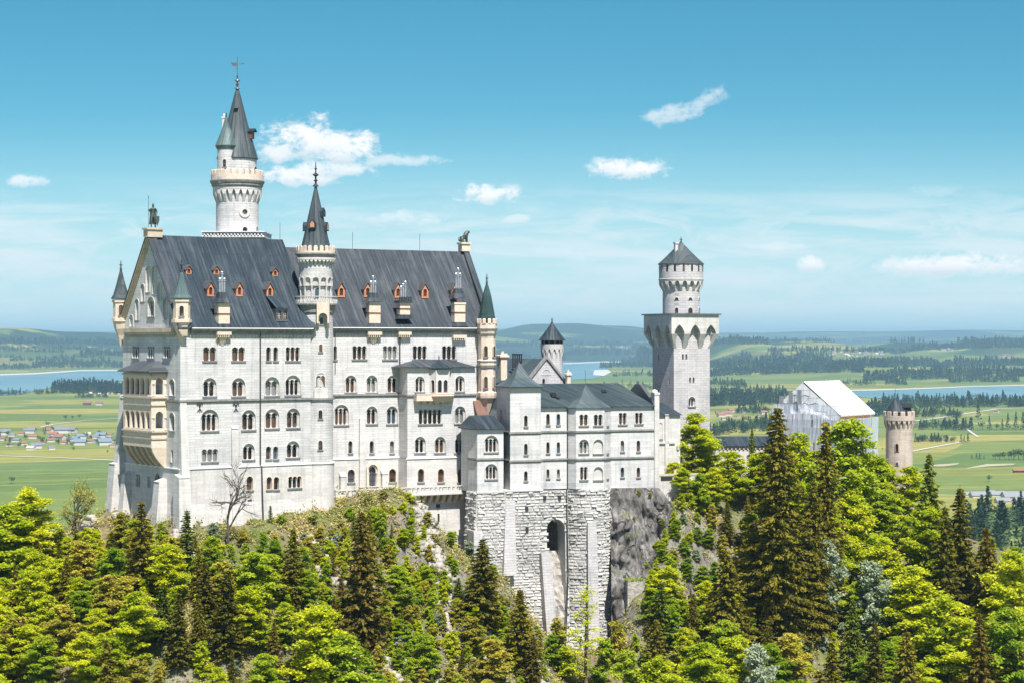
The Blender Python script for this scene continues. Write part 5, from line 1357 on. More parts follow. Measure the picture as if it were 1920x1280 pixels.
    # east remainder
    rustic(m, P0, P0.s(1143), P0.s(1159), -44, zF - .02, lambda z: -.25, seed=9)
    face.sbox(P0, P0.s(1140), u1, -36, zF - .003, -.1, 10)
    face.sbox(P0, P0.s(1140), P0.s(1160), -50, zF - .01, -.2, 6, d0b=-.6)
    m.build('rough_base', 'rustic', T)
    face.build('base_core', 'limestone_smooth', T)
    m = MB(); m.sbox(pk, a2 - .2, b + .3, zF - .0, zF + .22, -.45, 3); m.sbox(pw, a1 - .2, b1, zF - .1, zF + .18, -.4, 3)
    m.build('base_ledge', 'limestone_smooth', T)
    # smooth battered buttresses
    def but(sf, px0, px1, y0, y1, d0, d1, gl=0., gr=0., nm='buttress'):
        t0, t1 = sf.s(px0), sf.s(px1); m = MB()
        m.sbox(sf, t0, t1, sf.z(t0, y1), sf.z(t0, y0), d0, 2, t0b=t0 - gl, t1b=t1 + gr, d0b=d1); m.build(nm, 'limestone_block', T)
    but(pk, 945, 962, 938, 1075, -.9, -2.5, .9, -.2); but(pw, 884, 900, 994, 1090, -1.3, -2.4, .3, 0)
    but(pk, 1008, 1026, 1035, 1245, -1.9, -3.4, -.9, 1.0); m = MB(); t0 = cyl.s(1101); m.sbox(cyl, t0, t0 + 1.35, -57, pk.z(0, 983) , -.75, .5, d0b=-2.6); m.build('buttress', 'limestone_block', T)
    for px, y0, y1 in ((986, 948, 956), (986, 987, 996), (931, 927, 937), (1048, 928, 936), (1020, 928, 936)):
        t = pkb.s(px); z_ = pkb.z(t, y1); m = MB(); m.sbox(pkb, t - .25, t + .25, z_, pkb.z(t, y0), -.42, .1); m.build('vent_slot', 'iron', T)
    m = MB(); t = pk.s(1061); m.tube([(t, -dk - .3 - .045 * 0, zF), (t - .1, -dk - 1.4, -40), (t - 1.0, -dk - 2.2, -54)], .11, 6); m.build('downpipe', 'iron', T)
    m = MB(); t = pk.s(944); m.tube([pk.pt(t, zt, 1.2), pk.pt(t, zF, 1.0), pk.pt(t, -45, -.3)], .14, 6); m.build('downpipe', 'iron', T)
    # low roofs between the palace and this wing
    m = MB(); q = P0.z(0, 770)
    lu = pw.s(926)
    m.loft([[(lu, 3.9, zw), (b1 + 1, 3.9, zw), (b1 + 1, 9, zw), (lu, 9, zw)], [(lu - .9, 5.2, P0.z(0, 752)), (lu + .3, 5.2, P0.z(0, 752)), (lu + .3, 9, P0.z(0, 748)), (lu - .9, 9, P0.z(0, 748))]]); m.build('link_roof', 'tile_brown', T)
bower_wing()

def link_block():
    """low range between the bower wing and the square tower"""
    f = Frame((1236 - PCX) / FPX * 346, 346, 26); T = f.thing('link_building', 'narrow pale link building with lean-to metal roof between the long wing and square tower', 'building', -30)
    p = Plane(f, (0, 0), (1, 0)); z = lambda y: p.z(0, y); b = 4.4
    hs = [window(p, T, 1238, 792, 822, 7, hood=1)]
    m = MB(); face_with_holes(m, p, [(-1, -30), (b - 1.2, -30), (b - 1.2, z(778)), (-1, z(778))], [scallop(2, .01, -10, -9.9, 1)[0]] if 0 else [])
    m.sbox(p, -1, b, -30, z(778), 0.01, 10); m.build('wall', 'limestone_smooth', T)
    m = MB(); m.loft([[p.pt(-1.4, z(778), -.4), p.pt(b + .3, z(778), -.4), p.pt(b + .3, z(777), 0), p.pt(-1.4, z(777), 0)], [p.pt(-1.4, z(757), 5), p.pt(b - .6, z(757), 5), p.pt(b - .6, z(756), 5.2), p.pt(-1.4, z(756), 5.2)]]); m.build('roof', 'roof_slate', T)
    m = MB(); m.sbox(p, 1.1, 1.9, -28, z(776), -.3, .1); m.sbox(p, -1, 3.2, z(831), z(827), -.3, 0); m.build('pilaster', 'limestone_smooth', T)
    # little terrace with parapet at its foot
    f2 = Frame((1236 - PCX) / FPX * 342, 342, 20); T2 = f2.thing('courtyard_terrace', 'pale stone terrace parapet at the foot of the square tower above the cliff', 'terrace wall', -34)
    p2 = Plane(f2, (0, 0), (1, 0)); m = MB(); m.sbox(p2, -.5, 7.5, -34, p2.z(0, 892), 0, 6); m.build('wall', 'limestone_smooth', T2)
    m = MB(); m.sbox(p2, -.6, 7.6, p2.z(0, 892) + .003, p2.z(0, 888), -.1, .4); m.sbox(p2, 2.9, 3.4, p2.z(0, 888) + .003, p2.z(0, 882), 0, .35); m.build('parapet', 'sandstone', T2)
    m = MB(); m.sbox(p2, .3, 2.6, p2.z(0, 901), p2.z(0, 893), -.03, .1); m.build('opening', 'iron', T2)
link_block()

def gallery_range():
    Y = 400; f = Frame((1335 - PCX) / FPX * Y, Y, 8); T = f.thing('gallery_range', 'long low dark-roofed gallery range glimpsed between the trees right of the square tower', 'building', -35)
    p = Plane(f, (0, 0), (1, 0)); z = lambda y: p.z(4, y); m = MB(); m.box(-2, 17, 0, 7, -35, z(836)); m.build('wall', 'render_white', T)
    m = MB(); m.loft([[(-2.3, -.5, z(836)), (17.3, -.5, z(836)), (17.3, 7.5, z(836)), (-2.3, 7.5, z(836))], [(-2.3, -.5, z(835)), (17.3, -.5, z(835)), (17.3, 7.5, z(835)), (-2.3, 7.5, z(835))], [(-2.3, 3.2, z(819)), (17.3, 3.2, z(819)), (17.3, 3.8, z(819)), (-2.3, 3.8, z(819))]]); m.build('roof', 'roof_slate', T)
    m = MB()
    for i in range(22): a = -2 + i * .86; m.box(a, a + .3, -.25, 0, z(842), z(836.3))
    m.build('dentil_pattern', 'sandstone', T)
gallery_range()

def gatehouse():
    Y = 395; f = Frame((1507 - PCX) / FPX * Y, Y, 53); T = f.thing('scaffolded_gatehouse', 'gatehouse wrapped in white scaffold sheeting under a white temporary pitched roof', 'building', -40)
    z = lambda y: (PCY - y) / FPX * Y
    # u = along the ridge, v = across; ridge at v = 0
    L = 15.5; w = 8.4; zr = z(714.5); ze = z(776)
    m = MB(); th = .25
    wl = 6.3; pr = [(-w, ze), (0, zr), (wl, zr - (zr - ze) * wl / w)]; prof = pr + [(v, q - th) for v, q in pr[::-1]]
    m.loft([[(0, v, q) for v, q in prof], [(L, v, q) for v, q in prof]])
    rf = m.build('temporary_roof', 'sheeting', T)
    m = MB()
    for i in range(9):
        u = L * i / 8
        m.tube([(u, -w - .02, ze + .02), (u, 0, zr + .02)], .07, 4)
    for q in (.25, .5, .75): m.tube([(0, -w * q, zr - (zr - ze) * q + .02), (L, -w * q, zr - (zr - ze) * q + .02)], .035, 4)
    m.build('sheet_seam', 'pipe_metal', rf)
    m = MB(); gp = Plane(f, (-.75, 0), (0, -1))
    for i in range(10):
        t_ = -wl + .3 + (w + wl - .6) * i / 9; m.tube([gp.pt(t_, z(800), 0), gp.pt(t_, zr - .3 - (zr - ze) * abs(t_) / w, 0)], .05, 4)
    for yy in (730, 745, 760, 775, 790):
        a_ = min(wl, (zr - z(yy)) * w / (zr - ze)); b_ = min(w, (zr - z(yy)) * w / (zr - ze)); m.tube([gp.pt(-a_, z(yy), 0), gp.pt(b_, z(yy), 0)], .045, 4)
    m.tube([gp.pt(-2.5, z(780), -.03), gp.pt(1.5, z(745), -.03)], .045, 4)
    m.build('gable_scaffold', 'steel', T)
    m = MB(); w2 = w - .7
    g = Plane(f, (0.02, 0), (0, -1))
    # gable sheeting, gathered in creases
    rn = random.Random(5); n = 34; rows = 10; vs = []
    for j in range(rows + 1):
        for i in range(n + 1):
            t = -wl + (w + wl) * i / n; top = zr - .3 - (zr - ze) * abs(t) / w; bot = z(800) if abs(t) < w else ze
            q = bot + (top - bot) * j / rows
            if t < -4.5: q = q if j == rows else bot + (top - bot) * j / rows
            vs.append(g.pt(t, q, -.30 - .16 * math.sin(t * 2.1 + math.sin(t * .9) * 2) * (1 - j / rows) - .05 * rn.random() - (.55 if j < 5 else 0)))
    fs = [(j * (n + 1) + i, j * (n + 1) + i + 1, (j + 1) * (n + 1) + i + 1, (j + 1) * (n + 1) + i) for j in range(rows) for i in range(n)]
    m.add(vs, fs); m.build('gable_sheeting', 'sheeting', T, smooth=True)
    m = MB(); m.box(.9, L - .9, -w2, wl - .7, -40, ze - .3); m.build('wall', 'render_cream', T)
    # scaffold: standards, ledgers, planks
    m = MB(); pk = MB()
    for side, sf, LL in ((0, Plane(f, (-1.3, wl + .2), (0, -1)), w + wl + .4), (1, Plane(f, (-1.3, -w - .4), (1, 0)), L + 1.6)):
        nn = 9
        for i in range(nn):
            t = LL * i / (nn - 1)
            for dep in (0, 1.1): m.tube([sf.pt(t, -40, dep), sf.pt(t, ze if side else ze + 1, dep)], .05, 4)
        for k in range(9):
            q = ze - 1 - k * 2.0
            m.tube([sf.pt(0, q, 0), sf.pt(LL, q, 0)], .04, 4); m.tube([sf.pt(0, q + 1, 0), sf.pt(LL, q + 1, 0)], .035, 4)
            pk.sbox(sf, 0, LL, q - .08, q, .02, 1.08)
        for i in range(0, nn - 1, 2): m.tube([sf.pt(LL * i / (nn - 1), -30, -.05), sf.pt(LL * (i + 1) / (nn - 1), ze - 1, -.05)], .035, 4)
    m.build('scaffold', 'steel', T); pk.build('platform', 'orange_plank', T)
    # draped translucent mesh sheets on the scaffold
    mm, t, b, o = newmat('mesh_sheet'); b.inputs['Base Color'].default_value = (.52, .58, .66, 1); b.inputs['Roughness'].default_value = .6
    tr = t.node('ShaderNodeBsdfTransparent'); mx = t.node('ShaderNodeMixShader'); mx.inputs[0].default_value = .66
    t.l.new(tr.outputs[0], mx.inputs[1]); t.l.new(b.outputs[0], mx.inputs[2]); t.l.new(mx.outputs[0], o.inputs[0])
    m = MB()
    for sf, LL, q0, q1 in ((Plane(f, (-1.4, wl + .2), (0, -1)), w + wl + .4, z(870), z(757)), (Plane(f, (-1.3, -w - .5), (1, 0)), L + 1.6, z(935), z(783))):
        k = len(m.v); n = 40; vs = []; fs = []
        for i in range(n + 1):
            for j in range(9): vs.append(sf.pt(LL * i / n, q0 + (q1 - q0) * j / 8, -.06 - .16 * rn.random()))
        for i in range(n):
            for j in range(8):
                if rn.random() < .93: fs.append((i * 9 + j, (i + 1) * 9 + j, (i + 1) * 9 + j + 1, i * 9 + j + 1))
        m.add(vs, fs)
    m.build('netting', 'mesh_sheet', T, norm=False)
    m = MB()
    for t_, q0, q1 in ((1, 742, 765), (3.2, 735, 765), (5.2, 730, 765)): m.sbox(Plane(f, (-1.2, w - 5), (0, -1)), t_ - 2.6, t_ - 1.6, z(q1 - 4), z(q0), -.12, -.02)
    m.build('hatch', 'steel', T)
gatehouse()
def gate_tower():
    Y = 393; f = tower_frame(1686, Y); k = Y / FPX; z = lambda y: (PCY - y) * k
    T = f.thing('gate_tower', 'round cream stone gate tower with crenellated top and small slate cone beside the scaffolding', 'tower', -42)
    r = 25 * k; m = MB(); m.lathe(0, 0, [(r * 1.04, -42), (r * .98, z(784))], 32); m.build('shaft', 'tower_stone', T, smooth=True)
    cy = Cyl(f, (0, 0), r * 1.01); window(cy, T, 1682, 831, 846, 5.5, sill=False, frame='tower_stone'); window(cy, T, 1682, 866, 872, 4, sill=False, frame='tower_stone')
    r2 = 29 * k; c1 = Cyl(f, (0, 0), r * .98); m = MB(); corbels(m, c1, 0, 2 * math.pi * c1.r, 18, z(785), z(786), z(802), r2 - r, closed=True, w0=.42, levels=7, pointed=0)
    m.lathe(0, 0, [(r * .9, z(787)), (r2, z(787)), (r2, z(778)), (r2 - .4, z(778)), (r2 - .4, z(783)), (.3, z(783))], 32); c2 = Cyl(f, (0, 0), r2); merlons(m, c2, 0, 2 * math.pi * r2, 13, z(778), z(771), .35, frac=.62); m.build('battlement', 'tower_stone', T)
    m = MB(); m.lathe(-.8, 0, [(2.2, z(783)), (2.2, z(774)), (2.35, z(772)), (1.1, z(757)), (.1, z(746))], 16); s = m.build('cone_roof', 'roof_slate', T); m = MB(); m.tube([(-.8, 0, z(747)), (-.8, 0, z(728))], .04, 4); m.build('lightning_rod', 'iron', s)
    m = MB(); m.box(.9, 2.3, -.6, .8, z(783), z(762)); m.loft([[(.6, -.9, z(763)), (2.6, -.9, z(763)), (2.6, 1.1, z(757)), (.6, 1.1, z(757))], [(.6, -.9, z(762)), (2.6, -.9, z(762)), (2.6, 1.1, z(756)), (.6, 1.1, z(756))]]); m.build('stair_hood', 'iron', T)
    Y = 398; f = tower_frame(1476, Y); k = Y / FPX
gate_tower()

# ================================================================ bronze figures on the ridge pedestals
def skin_figure(name, pts, edges, loc, yaw, label, cat):
    me = bpy.data.meshes.new(name); me.from_pydata([p[:3] for p in pts], edges, [])
    me.materials.append(MATS['bronze'])
    o = bpy.data.objects.new(name, me); COL.objects.link(o); tag(o, label, cat)
    m = o.modifiers.new('skin', 'SKIN'); m.use_smooth_shade = True
    for i, p in enumerate(pts): me.skin_vertices[0].data[i].radius = (p[3], p[3] if len(p) < 5 else p[4]); me.skin_vertices[0].data[i].use_root = (i == 0)
    s = o.modifiers.new('sub', 'SUBSURF'); s.levels = 1; s.render_levels = 2
    o.location = loc; o.rotation_euler = (0, 0, yaw)
    return o
X, Y = FW.w(.4, GD / 2); zb = z_r + 1.3; S = .95
P = [(0, 0, 2.15, .36, .27), (0, 0, 2.6, .33, .25), (0, -.02, 3.05, .42, .26), (0, -.03, 3.3, .30, .2), (0, -.05, 3.5, .13), (0, -.08, 3.78, .22), (0, -.06, 4.02, .19), (.05, 0, 4.22, .06),
     (-.24, -.02, 1.95, .24), (-.28, -.16, 1.1, .18), (-.30, -.08, .2, .11), (-.32, -.35, .08, .10),
     (.24, 0, 1.95, .24), (.34, -.05, 1.1, .18), (.38, .08, .2, .11), (.42, -.2, .08, .10),
     (-.48, -.02, 3.2, .16), (-.66, -.12, 2.75, .12), (-.78, -.4, 3.05, .10), (-.80, -.52, 3.15, .09),
     (.48, -.02, 3.2, .16), (.66, .0, 2.6, .12), (.55, -.35, 2.15, .10), (.52, -.46, 2.08, .09)]
P = [tuple(c * S for c in p) for p in P]
E = [(0, 1), (1, 2), (2, 3), (3, 4), (4, 5), (5, 6), (6, 7), (0, 8), (8, 9), (9, 10), (10, 11), (0, 12), (12, 13), (13, 14), (14, 15), (3, 16), (16, 17), (17, 18), (18, 19), (3, 20), (20, 21), (21, 22), (22, 23)]
kn = skin_figure('knight_statue', P, E, (X, Y, zb), R(36 - 20), 'green bronze knight statue with spear and shield on the palace west gable', 'statue')
m = MB(); m.tube([(-.80 * S, -.52 * S, 0.05), (-.80 * S, -.5 * S, 5.2 * S)], .035, 5); m.loft([[(-.84, -.5, 4.75), (-.68, -.5, 4.75), (-.68, -.46, 4.75), (-.84, -.46, 4.75)], [(-.77, -.49, 5.2), (-.75, -.49, 5.2), (-.75, -.47, 5.2), (-.77, -.47, 5.2)]]); m.build('spear', 'bronze', kn)
m = MB(); sh = [(-.42, 1.9), (.42, 1.9), (.42, 1.1), (0, .25), (-.42, 1.1)]
m.loft([[(.62 + x * .8, -.55, q) for x, q in sh], [(.62 + x * .7, -.66, q) for x, q in sh]]); m.build('shield', 'bronze', kn)
m = MB(); m.loft([[(-.42, .22, 3.1), (.42, .22, 3.1), (.42, .3, 3.1), (-.42, .3, 3.1)], [(-.5, .3, 1.8), (.5, .3, 1.8), (.5, .42, 1.8), (-.5, .42, 1.8)], [(-.6, .3, .6), (.55, .3, .6), (.55, .5, .6), (-.6, .5, .6)]]); m.build('cloak', 'bronze', kn)
X, Y = FE.w(LE - .3, 9); zb = zEr + 1.8
P = [(-.75, 0, .5, .42), (-.35, 0, .75, .44), (.1, 0, 1.15, .46), (.4, 0, 1.5, .48), (.62, 0, 1.85, .40), (.9, 0, 1.95, .30), (1.15, 0, 1.85, .2),
     (-.5, -.35, .35, .25), (-.1, -.4, .12, .13), (-.5, .35, .35, .25), (-.1, .4, .12, .13), (.45, -.25, 1.0, .17), (.5, -.27, .15, .12), (.72, -.27, .08, .10), (.45, .25, 1.0, .17), (.5, .27, .15, .12), (.72, .27, .08, .10),
     (-1.05, 0, .25, .09), (-1.1, .1, .7, .07), (-.9, .1, 1.0, .09)]
E = [(0, 1), (1, 2), (2, 3), (3, 4), (4, 5), (5, 6), (0, 7), (7, 8), (0, 9), (9, 10), (3, 11), (11, 12), (12, 13), (3, 14), (14, 15), (15, 16), (0, 17), (17, 18), (18, 19)]
skin_figure('lion_statue', P, E, (X, Y, zb), R(28), 'green bronze seated lion statue on the east gable pedestal', 'statue')

# ================================================================ the land: plain, lakes, hills
rng = np.random.default_rng(11)
ZP = -150.0
HILLS = [(px, 33000, 626.5 + 2.5 * math.sin(px * .006) + 1.5 * math.sin(px * .021), 330, 6500) for px in range(-500, 2500, 260)]
HILLS += [(1075, 21000, 609.5, 120, 2600), (1175, 22000, 619, 110, 2600), (985, 20500, 618, 90, 2600), (880, 19000, 622, 120, 2600), (1060, 17300, 650, 260, 1100), (1290, 20000, 628, 150, 2400),
          (40, 13400, 622.5, 120, 1500), (190, 14200, 628, 110, 1600), (-160, 13000, 622, 200, 1600), (120, 11600, 655, 260, 800), (-100, 11500, 652, 160, 800),
          (1385, 12600, 632.5, 80, 1300), (1560, 11600, 650, 150, 1200), (1480, 14500, 639, 180, 1600), (1700, 13200, 644, 120, 1400), (1880, 12600, 635, 110, 1300), (2080, 12500, 632, 140, 1300),
          (1790, 10600, 664, 110, 700), (1450, 9300, 680, 130, 900), (1640, 8900, 682, 110, 800), (1850, 8600, 692, 160, 700), (1590, 7700, 700, 60, 420), (1200, 13500, 655, 90, 900)]
SHX = [-500, 300, 520, 800, 1165, 1215, 1330, 1480, 1600, 1720, 2500]; SHY = [10150, 10250, 10250, 15200, 15200, 11500, 8200, 6900, 6700, 6950, 6950]
def smooth(x): x = np.clip(x, 0, 1); return x * x * (3 - 2 * x)
def land(X, Y):
    Ys = np.maximum(Y, 500.0); px = PCX + FPX * X / Ys
    s = np.zeros_like(Ys)
    for hx, hy, yt, wx, wy in HILLS:
        A = (PCY - yt) / FPX * hy - ZP; xc = (hx - PCX) / FPX * hy
        s = s + (A * np.exp(-((X - xc) / (wx / FPX * hy)) ** 2 - ((Y - hy) / wy) ** 2)) ** 2.5
    h = s ** (1 / 2.5)
    h = h + 12 * (np.sin(X / 610 + Y / 900) * np.sin(Y / 540 - X / 1500) + 1) * smooth((Ys - 9000) / 6000)
    return ZP + h * smooth((Ys - np.interp(px, SHX, SHY)) / 1300)
LK = 500; LSTEP = np.geomspace(600, 40000, 1100); LGRID = land(np.linspace(-.32, .32, LK)[None, :] * LSTEP[:, None], np.repeat(LSTEP[:, None], LK, 1))
def onland(px, py, ymin=600, ymax=40000):
    """where sight lines through (px, py) meet the land"""
    px = np.asarray(px, float); py = np.asarray(py, float)
    k = (px - PCX) / FPX; fi = (k + .32) / .64 * (LK - 1); i0 = np.clip(fi.astype(int), 0, LK - 2); fr = fi - i0
    Y = np.full(px.shape, np.nan)
    for j in range(len(LSTEP) - 1, -1, -1):
        y = LSTEP[j]; L = LGRID[j, i0] * (1 - fr) + LGRID[j, i0 + 1] * fr
        Y = np.where((PCY - py) / FPX * y <= L, y, Y)
    bad = np.isnan(Y); Y = np.where(bad, ymax, Y)
    X = (px - PCX) / FPX * Y; return X, Y, land(X, Y), ~bad
def mesh_np(name, V, Fq, mat, parent=None, smooth_=False, tone=None):
    me = bpy.data.meshes.new(name); n = Fq.shape[1]
    me.vertices.add(len(V)); me.vertices.foreach_set('co', np.ascontiguousarray(V, dtype=np.float32).ravel())
    me.loops.add(Fq.size); me.loops.foreach_set('vertex_index', np.ascontiguousarray(Fq, dtype=np.int32).ravel())
    me.polygons.add(len(Fq)); me.polygons.foreach_set('loop_start', np.arange(0, Fq.size, n, dtype=np.int32))
    if smooth_: me.polygons.foreach_set('use_smooth', np.ones(len(Fq), dtype=bool))
    if tone is not None:
        a = me.attributes.new('tone', 'FLOAT', 'FACE'); a.data.foreach_set('value', np.ascontiguousarray(tone, dtype=np.float32))
    me.update(calc_edges=True)
    for m_ in (mat if isinstance(mat, (list, tuple)) else [mat]): me.materials.append(MATS[m_])
    o = bpy.data.objects.new(name, me); COL.objects.link(o)
    if parent is not None: o.parent = parent
    return o
def grid_faces(nr, nc):
    i = np.arange(nr - 1)[:, None] * nc + np.arange(nc - 1)[None, :]
    return np.stack([i, i + 1, i + nc + 1, i + nc], -1).reshape(-1, 4)
rowsY = np.concatenate([np.linspace(-500, 900, 12), np.geomspace(950, 9000, 90), np.linspace(9100, 26000, 190), np.geomspace(26300, 36500, 50)])
colk = np.linspace(-.55, .55, 420)
XX = colk[None, :] * (np.maximum(rowsY, 0)[:, None] + 900); YY = np.repeat(rowsY[:, None], len(colk), 1)
ZZ = land(XX, YY)
def far_ground_mat():
    m, t, b, o = newmat('fields')
    P = t.objxyz(); X, Y, Z = t.sep(P)
    ang = .35; Xr = t.m('ADD', t.m('MULTIPLY', X, math.cos(ang)), t.m('MULTIPLY', Y, math.sin(ang))); Yr = t.m('SUBTRACT', t.m('MULTIPLY', Y, math.cos(ang)), t.m('MULTIPLY', X, math.sin(ang)))
    wob = t.noise(P, .0011, 3, .5)
    v = t.xyz(t.m('ADD', t.m('DIVIDE', Xr, 430), t.m('MULTIPLY', wob, 1.2)), t.m('ADD', t.m('DIVIDE', Yr, 210), t.m('MULTIPLY', wob, 2.2)), 0)
    vo = t.node('ShaderNodeTexVoronoi', feature='F1'); t.put(vo.inputs['Vector'], v); vo.inputs['Scale'].default_value = 1; vo.inputs['Randomness'].default_value = .75
    cr = t.sep(vo.outputs['Color'])
    c = t.ramp(cr[0], [(.0, (.10, .16, .045)), (.25, (.15, .20, .055)), (.45, (.12, .18, .06)), (.6, (.27, .26, .07)), (.74, (.18, .21, .055)), (.88, (.33, .29, .08)), (1, (.26, .25, .13))], 'CONSTANT')
    v2 = t.xyz(t.m('DIVIDE', Xr, 900), t.m('DIVIDE', Yr, 60), 0)
    n1 = t.noise(v2, 3.0, 5, .6); c = t.mix(t.m('MULTIPLY', t.step(n1, .46, .62), .6), c, (.115, .175, .045))
    n3 = t.noise(t.add(v2, (7, 3, 1)), 2.3, 5, .6); c = t.mix(t.m('MULTIPLY', t.step(n3, .50, .68), .6), c, (.30, .28, .07))
    n2 = t.noise(P, .03, 5, .7); c = t.mix(1.0, c, t.ramp(n2, [(.2, .72), (.7, 1.08)]), 'MULTIPLY')
    # distant woods lie in patches on the hills
    w = t.noise(t.scale(P, (1 / 1500, 1 / 900, 0)), 1.0, 7, .62, .4); far = t.step(Y, 9500, 13000)
    wood = t.m('MULTIPLY', t.step(w, .43, .47), far)
    wt = t.noise(P, .02, 3, .6)
    c = t.mix(wood, c, t.ramp(wt, [(.3, (.012, .03, .018)), (.7, (.035, .07, .035))]))
    # sites: pale soil by the lakes
    t.put(b.inputs['Base Color'], c); b.inputs['Roughness'].default_value = .95; b.inputs['Specular IOR Level'].default_value = .1
far_ground_mat()
g = mesh_np('ground', np.stack([XX, YY, ZZ], -1).reshape(-1, 3), grid_faces(*XX.shape), 'fields', smooth_=True); tag(g, kind='structure')
# water
m, t, b, o = newmat('water')
P = t.objxyz(); n = t.noise(t.scale(P, (.004, .0012, 0)), 1, 4, .6)
t.put(b.inputs['Base Color'], t.ramp(n, [(.35, (.10, .20, .23)), (.65, (.17, .28, .30))])); b.inputs['Roughness'].default_value = .28; b.inputs['Specular IOR Level'].default_value = .35
def sheet(name, poly, z, mat, kind='structure', h=None):
    pts = []
    for x, y in poly:
        Y = z * FPX / (PCY - y); pts.append(((x - PCX) / FPX * Y, Y, z))
    me = MB(); tri = tessellate_polygon([[Vector(p) for p in pts]]); me.add(pts, [tuple(q) for q in tri]); ob = me.build(name, mat); tag(ob, kind=kind); return ob
sheet('lake', [(-500, 748), (0, 740.5), (40, 737), (110, 723), (160, 717), (235, 713.5), (420, 712), (700, 716), (860, 716), (860, 686), (700, 694), (420, 693), (232, 693), (150, 694), (100, 697.5), (60, 700), (0, 702), (-500, 704)], ZP + 1.0, 'water')
sheet('lake', [(860, 716), (950, 714), (1055, 712), (1110, 709), (1135, 703), (1128, 697), (1142, 690), (1130, 686), (1163, 679), (1120, 677), (1060, 678), (1000, 680), (930, 684), (860, 684)], ZP + 1.0, 'water')
sheet('lake', [(1578, 738), (1620, 744), (1700, 750), (1800, 752.5), (1920, 750), (2300, 752), (2300, 718), (1925, 720.5), (1830, 722.5), (1720, 727), (1640, 729.5), (1590, 731)], ZP + 1.0, 'water')
sheet('shore', [(0, 703), (60, 701), (100, 698.6), (150, 695), (232, 694), (232, 692.2), (150, 692.9), (100, 696.2), (60, 698.6), (0, 700.4)], ZP + 1.6, 'gravel')
sheet('shore', [(1056, 682), (1090, 681), (1132, 678.6), (1165, 678.4), (1165, 676.8), (1130, 676.8), (1090, 679), (1056, 680)], ZP + 1.6, 'gravel')
sheet('shore', [(1114, 693), (1140, 692), (1146, 697), (1132, 704), (1112, 702)], ZP + 1.5, 'gravel')
sheet('shore', [(1582, 732), (1640, 731), (1720, 728.5), (1830, 724), (1925, 722), (2300, 720), (2300, 719), (1925, 720.6), (1830, 722.6), (1720, 726.8), (1640, 729.2), (1582, 730.5)], ZP + 1.6, 'gravel')
def road(name, pts, w, mat='asphalt', dz=.8):
    P3 = []
    for x, y in pts: Y = ZP * FPX / (PCY - y); P3.append(Vector(((x - PCX) / FPX * Y, Y, 0)))
    m = MB()
    for i in range(len(P3) - 1):
        d = (P3[i + 1] - P3[i]).normalized(); nn = Vector((-d.y, d.x, 0)) * w / 2
        m.quad(*[(p.x, p.y, ZP + dz) for p in (P3[i] - nn, P3[i + 1] - nn, P3[i + 1] + nn, P3[i] + nn)])
    tag(m.build(name, mat), kind='structure')
road('road', [(-60, 853), (0, 854.5), (110, 858), (235, 864)], 7)
road('path', [(75, 801), (100, 795), (160, 788), (235, 783)], 6)
road('path', [(1700, 848), (1730, 842), (1765, 835.5), (1800, 829)], 6)
road('path', [(1700, 791), (1760, 783), (1830, 772), (1870, 766), (1925, 764)], 9)
road('path', [(1812, 803), (1822, 811), (1834, 819)], 4)
for (a, b_, c_) in (((1740, 871), (1770, 869), (1800, 867)), ((1815, 876), (1850, 869), (1905, 868))):
    sheet('ploughed_field', [a, b_, c_, (c_[0] - 6, c_[1] + 3.0), (b_[0], b_[1] + 4.5), (a[0] - 4, a[1] + 2)], ZP + .5, 'bare_soil')

# ---------------------------------------------------------------- leaves and trees
def leafmat(name, a, b_, trans=.35, rough=.55):
    m, t, p, o = newmat(name)
    at = t.node('ShaderNodeAttribute'); at.attribute_name = 'tone'
    oi = t.node('ShaderNodeObjectInfo')
    f = t.m('ADD', at.outputs['Fac'], t.m('MULTIPLY', t.m('SUBTRACT', oi.outputs['Random'], .5), .5), clamp=True)
    c = t.mix(f, a, b_)
    t.put(p.inputs['Base Color'], c); p.inputs['Roughness'].default_value = rough; p.inputs['Specular IOR Level'].default_value = .06
    tr = t.node('ShaderNodeBsdfTranslucent'); t.put(tr.inputs[0], c)
    mx = t.node('ShaderNodeMixShader'); mx.inputs[0].default_value = trans
    t.l.new(p.outputs[0], mx.inputs[1]); t.l.new(tr.outputs[0], mx.inputs[2]); t.l.new(mx.outputs[0], o.inputs[0])
leafmat('leaf_spring', (.27, .39, .012), (.70, .70, .03), .45)
leafmat('leaf_green', (.14, .28, .014), (.52, .58, .04), .45)
leafmat('leaf_olive', (.22, .23, .025), (.58, .50, .07), .4)
leafmat('leaf_silver', (.20, .28, .15), (.46, .52, .36), .35)
leafmat('needle', (.04, .052, .010), (.27, .23, .024), .2)
leafmat('needle_green', (.04, .07, .012), (.22, .26, .03), .2)
leafmat('needle_brown', (.05, .05, .012), (.24, .18, .026), .2)
leafmat('far_leaf', (.018, .045, .025), (.07, .12, .045), .1)
leafmat('brush', (.16, .22, .02), (.58, .47, .18), .25)
def leaves(C, size, up=.5, aspect=1.0, dirs=None, jit=.35, r=None):
    """one quad per centre; up = how far its normal leans to vertical"""
    r = r or rng; N = len(C)
    nrm = r.normal(size=(N, 3)); nrm /= np.linalg.norm(nrm, axis=1)[:, None]; nrm[:, 2] = np.abs(nrm[:, 2]) + up * 2; nrm /= np.linalg.norm(nrm, axis=1)[:, None]
    a = r.normal(size=(N, 3)) if dirs is None else dirs + r.normal(size=(N, 3)) * .25
    a -= (a * nrm).sum(1)[:, None] * nrm; a /= np.linalg.norm(a, axis=1)[:, None] + 1e-9
    b = np.cross(nrm, a); s = size * r.uniform(1 - jit, 1 + jit, size=(N, 1))
    V = np.stack([C - a * s * aspect, C - b * s * .55, C + a * s * aspect, C + b * s * .55], 1).reshape(-1, 3)
    return V, np.arange(4 * N).reshape(-1, 4)
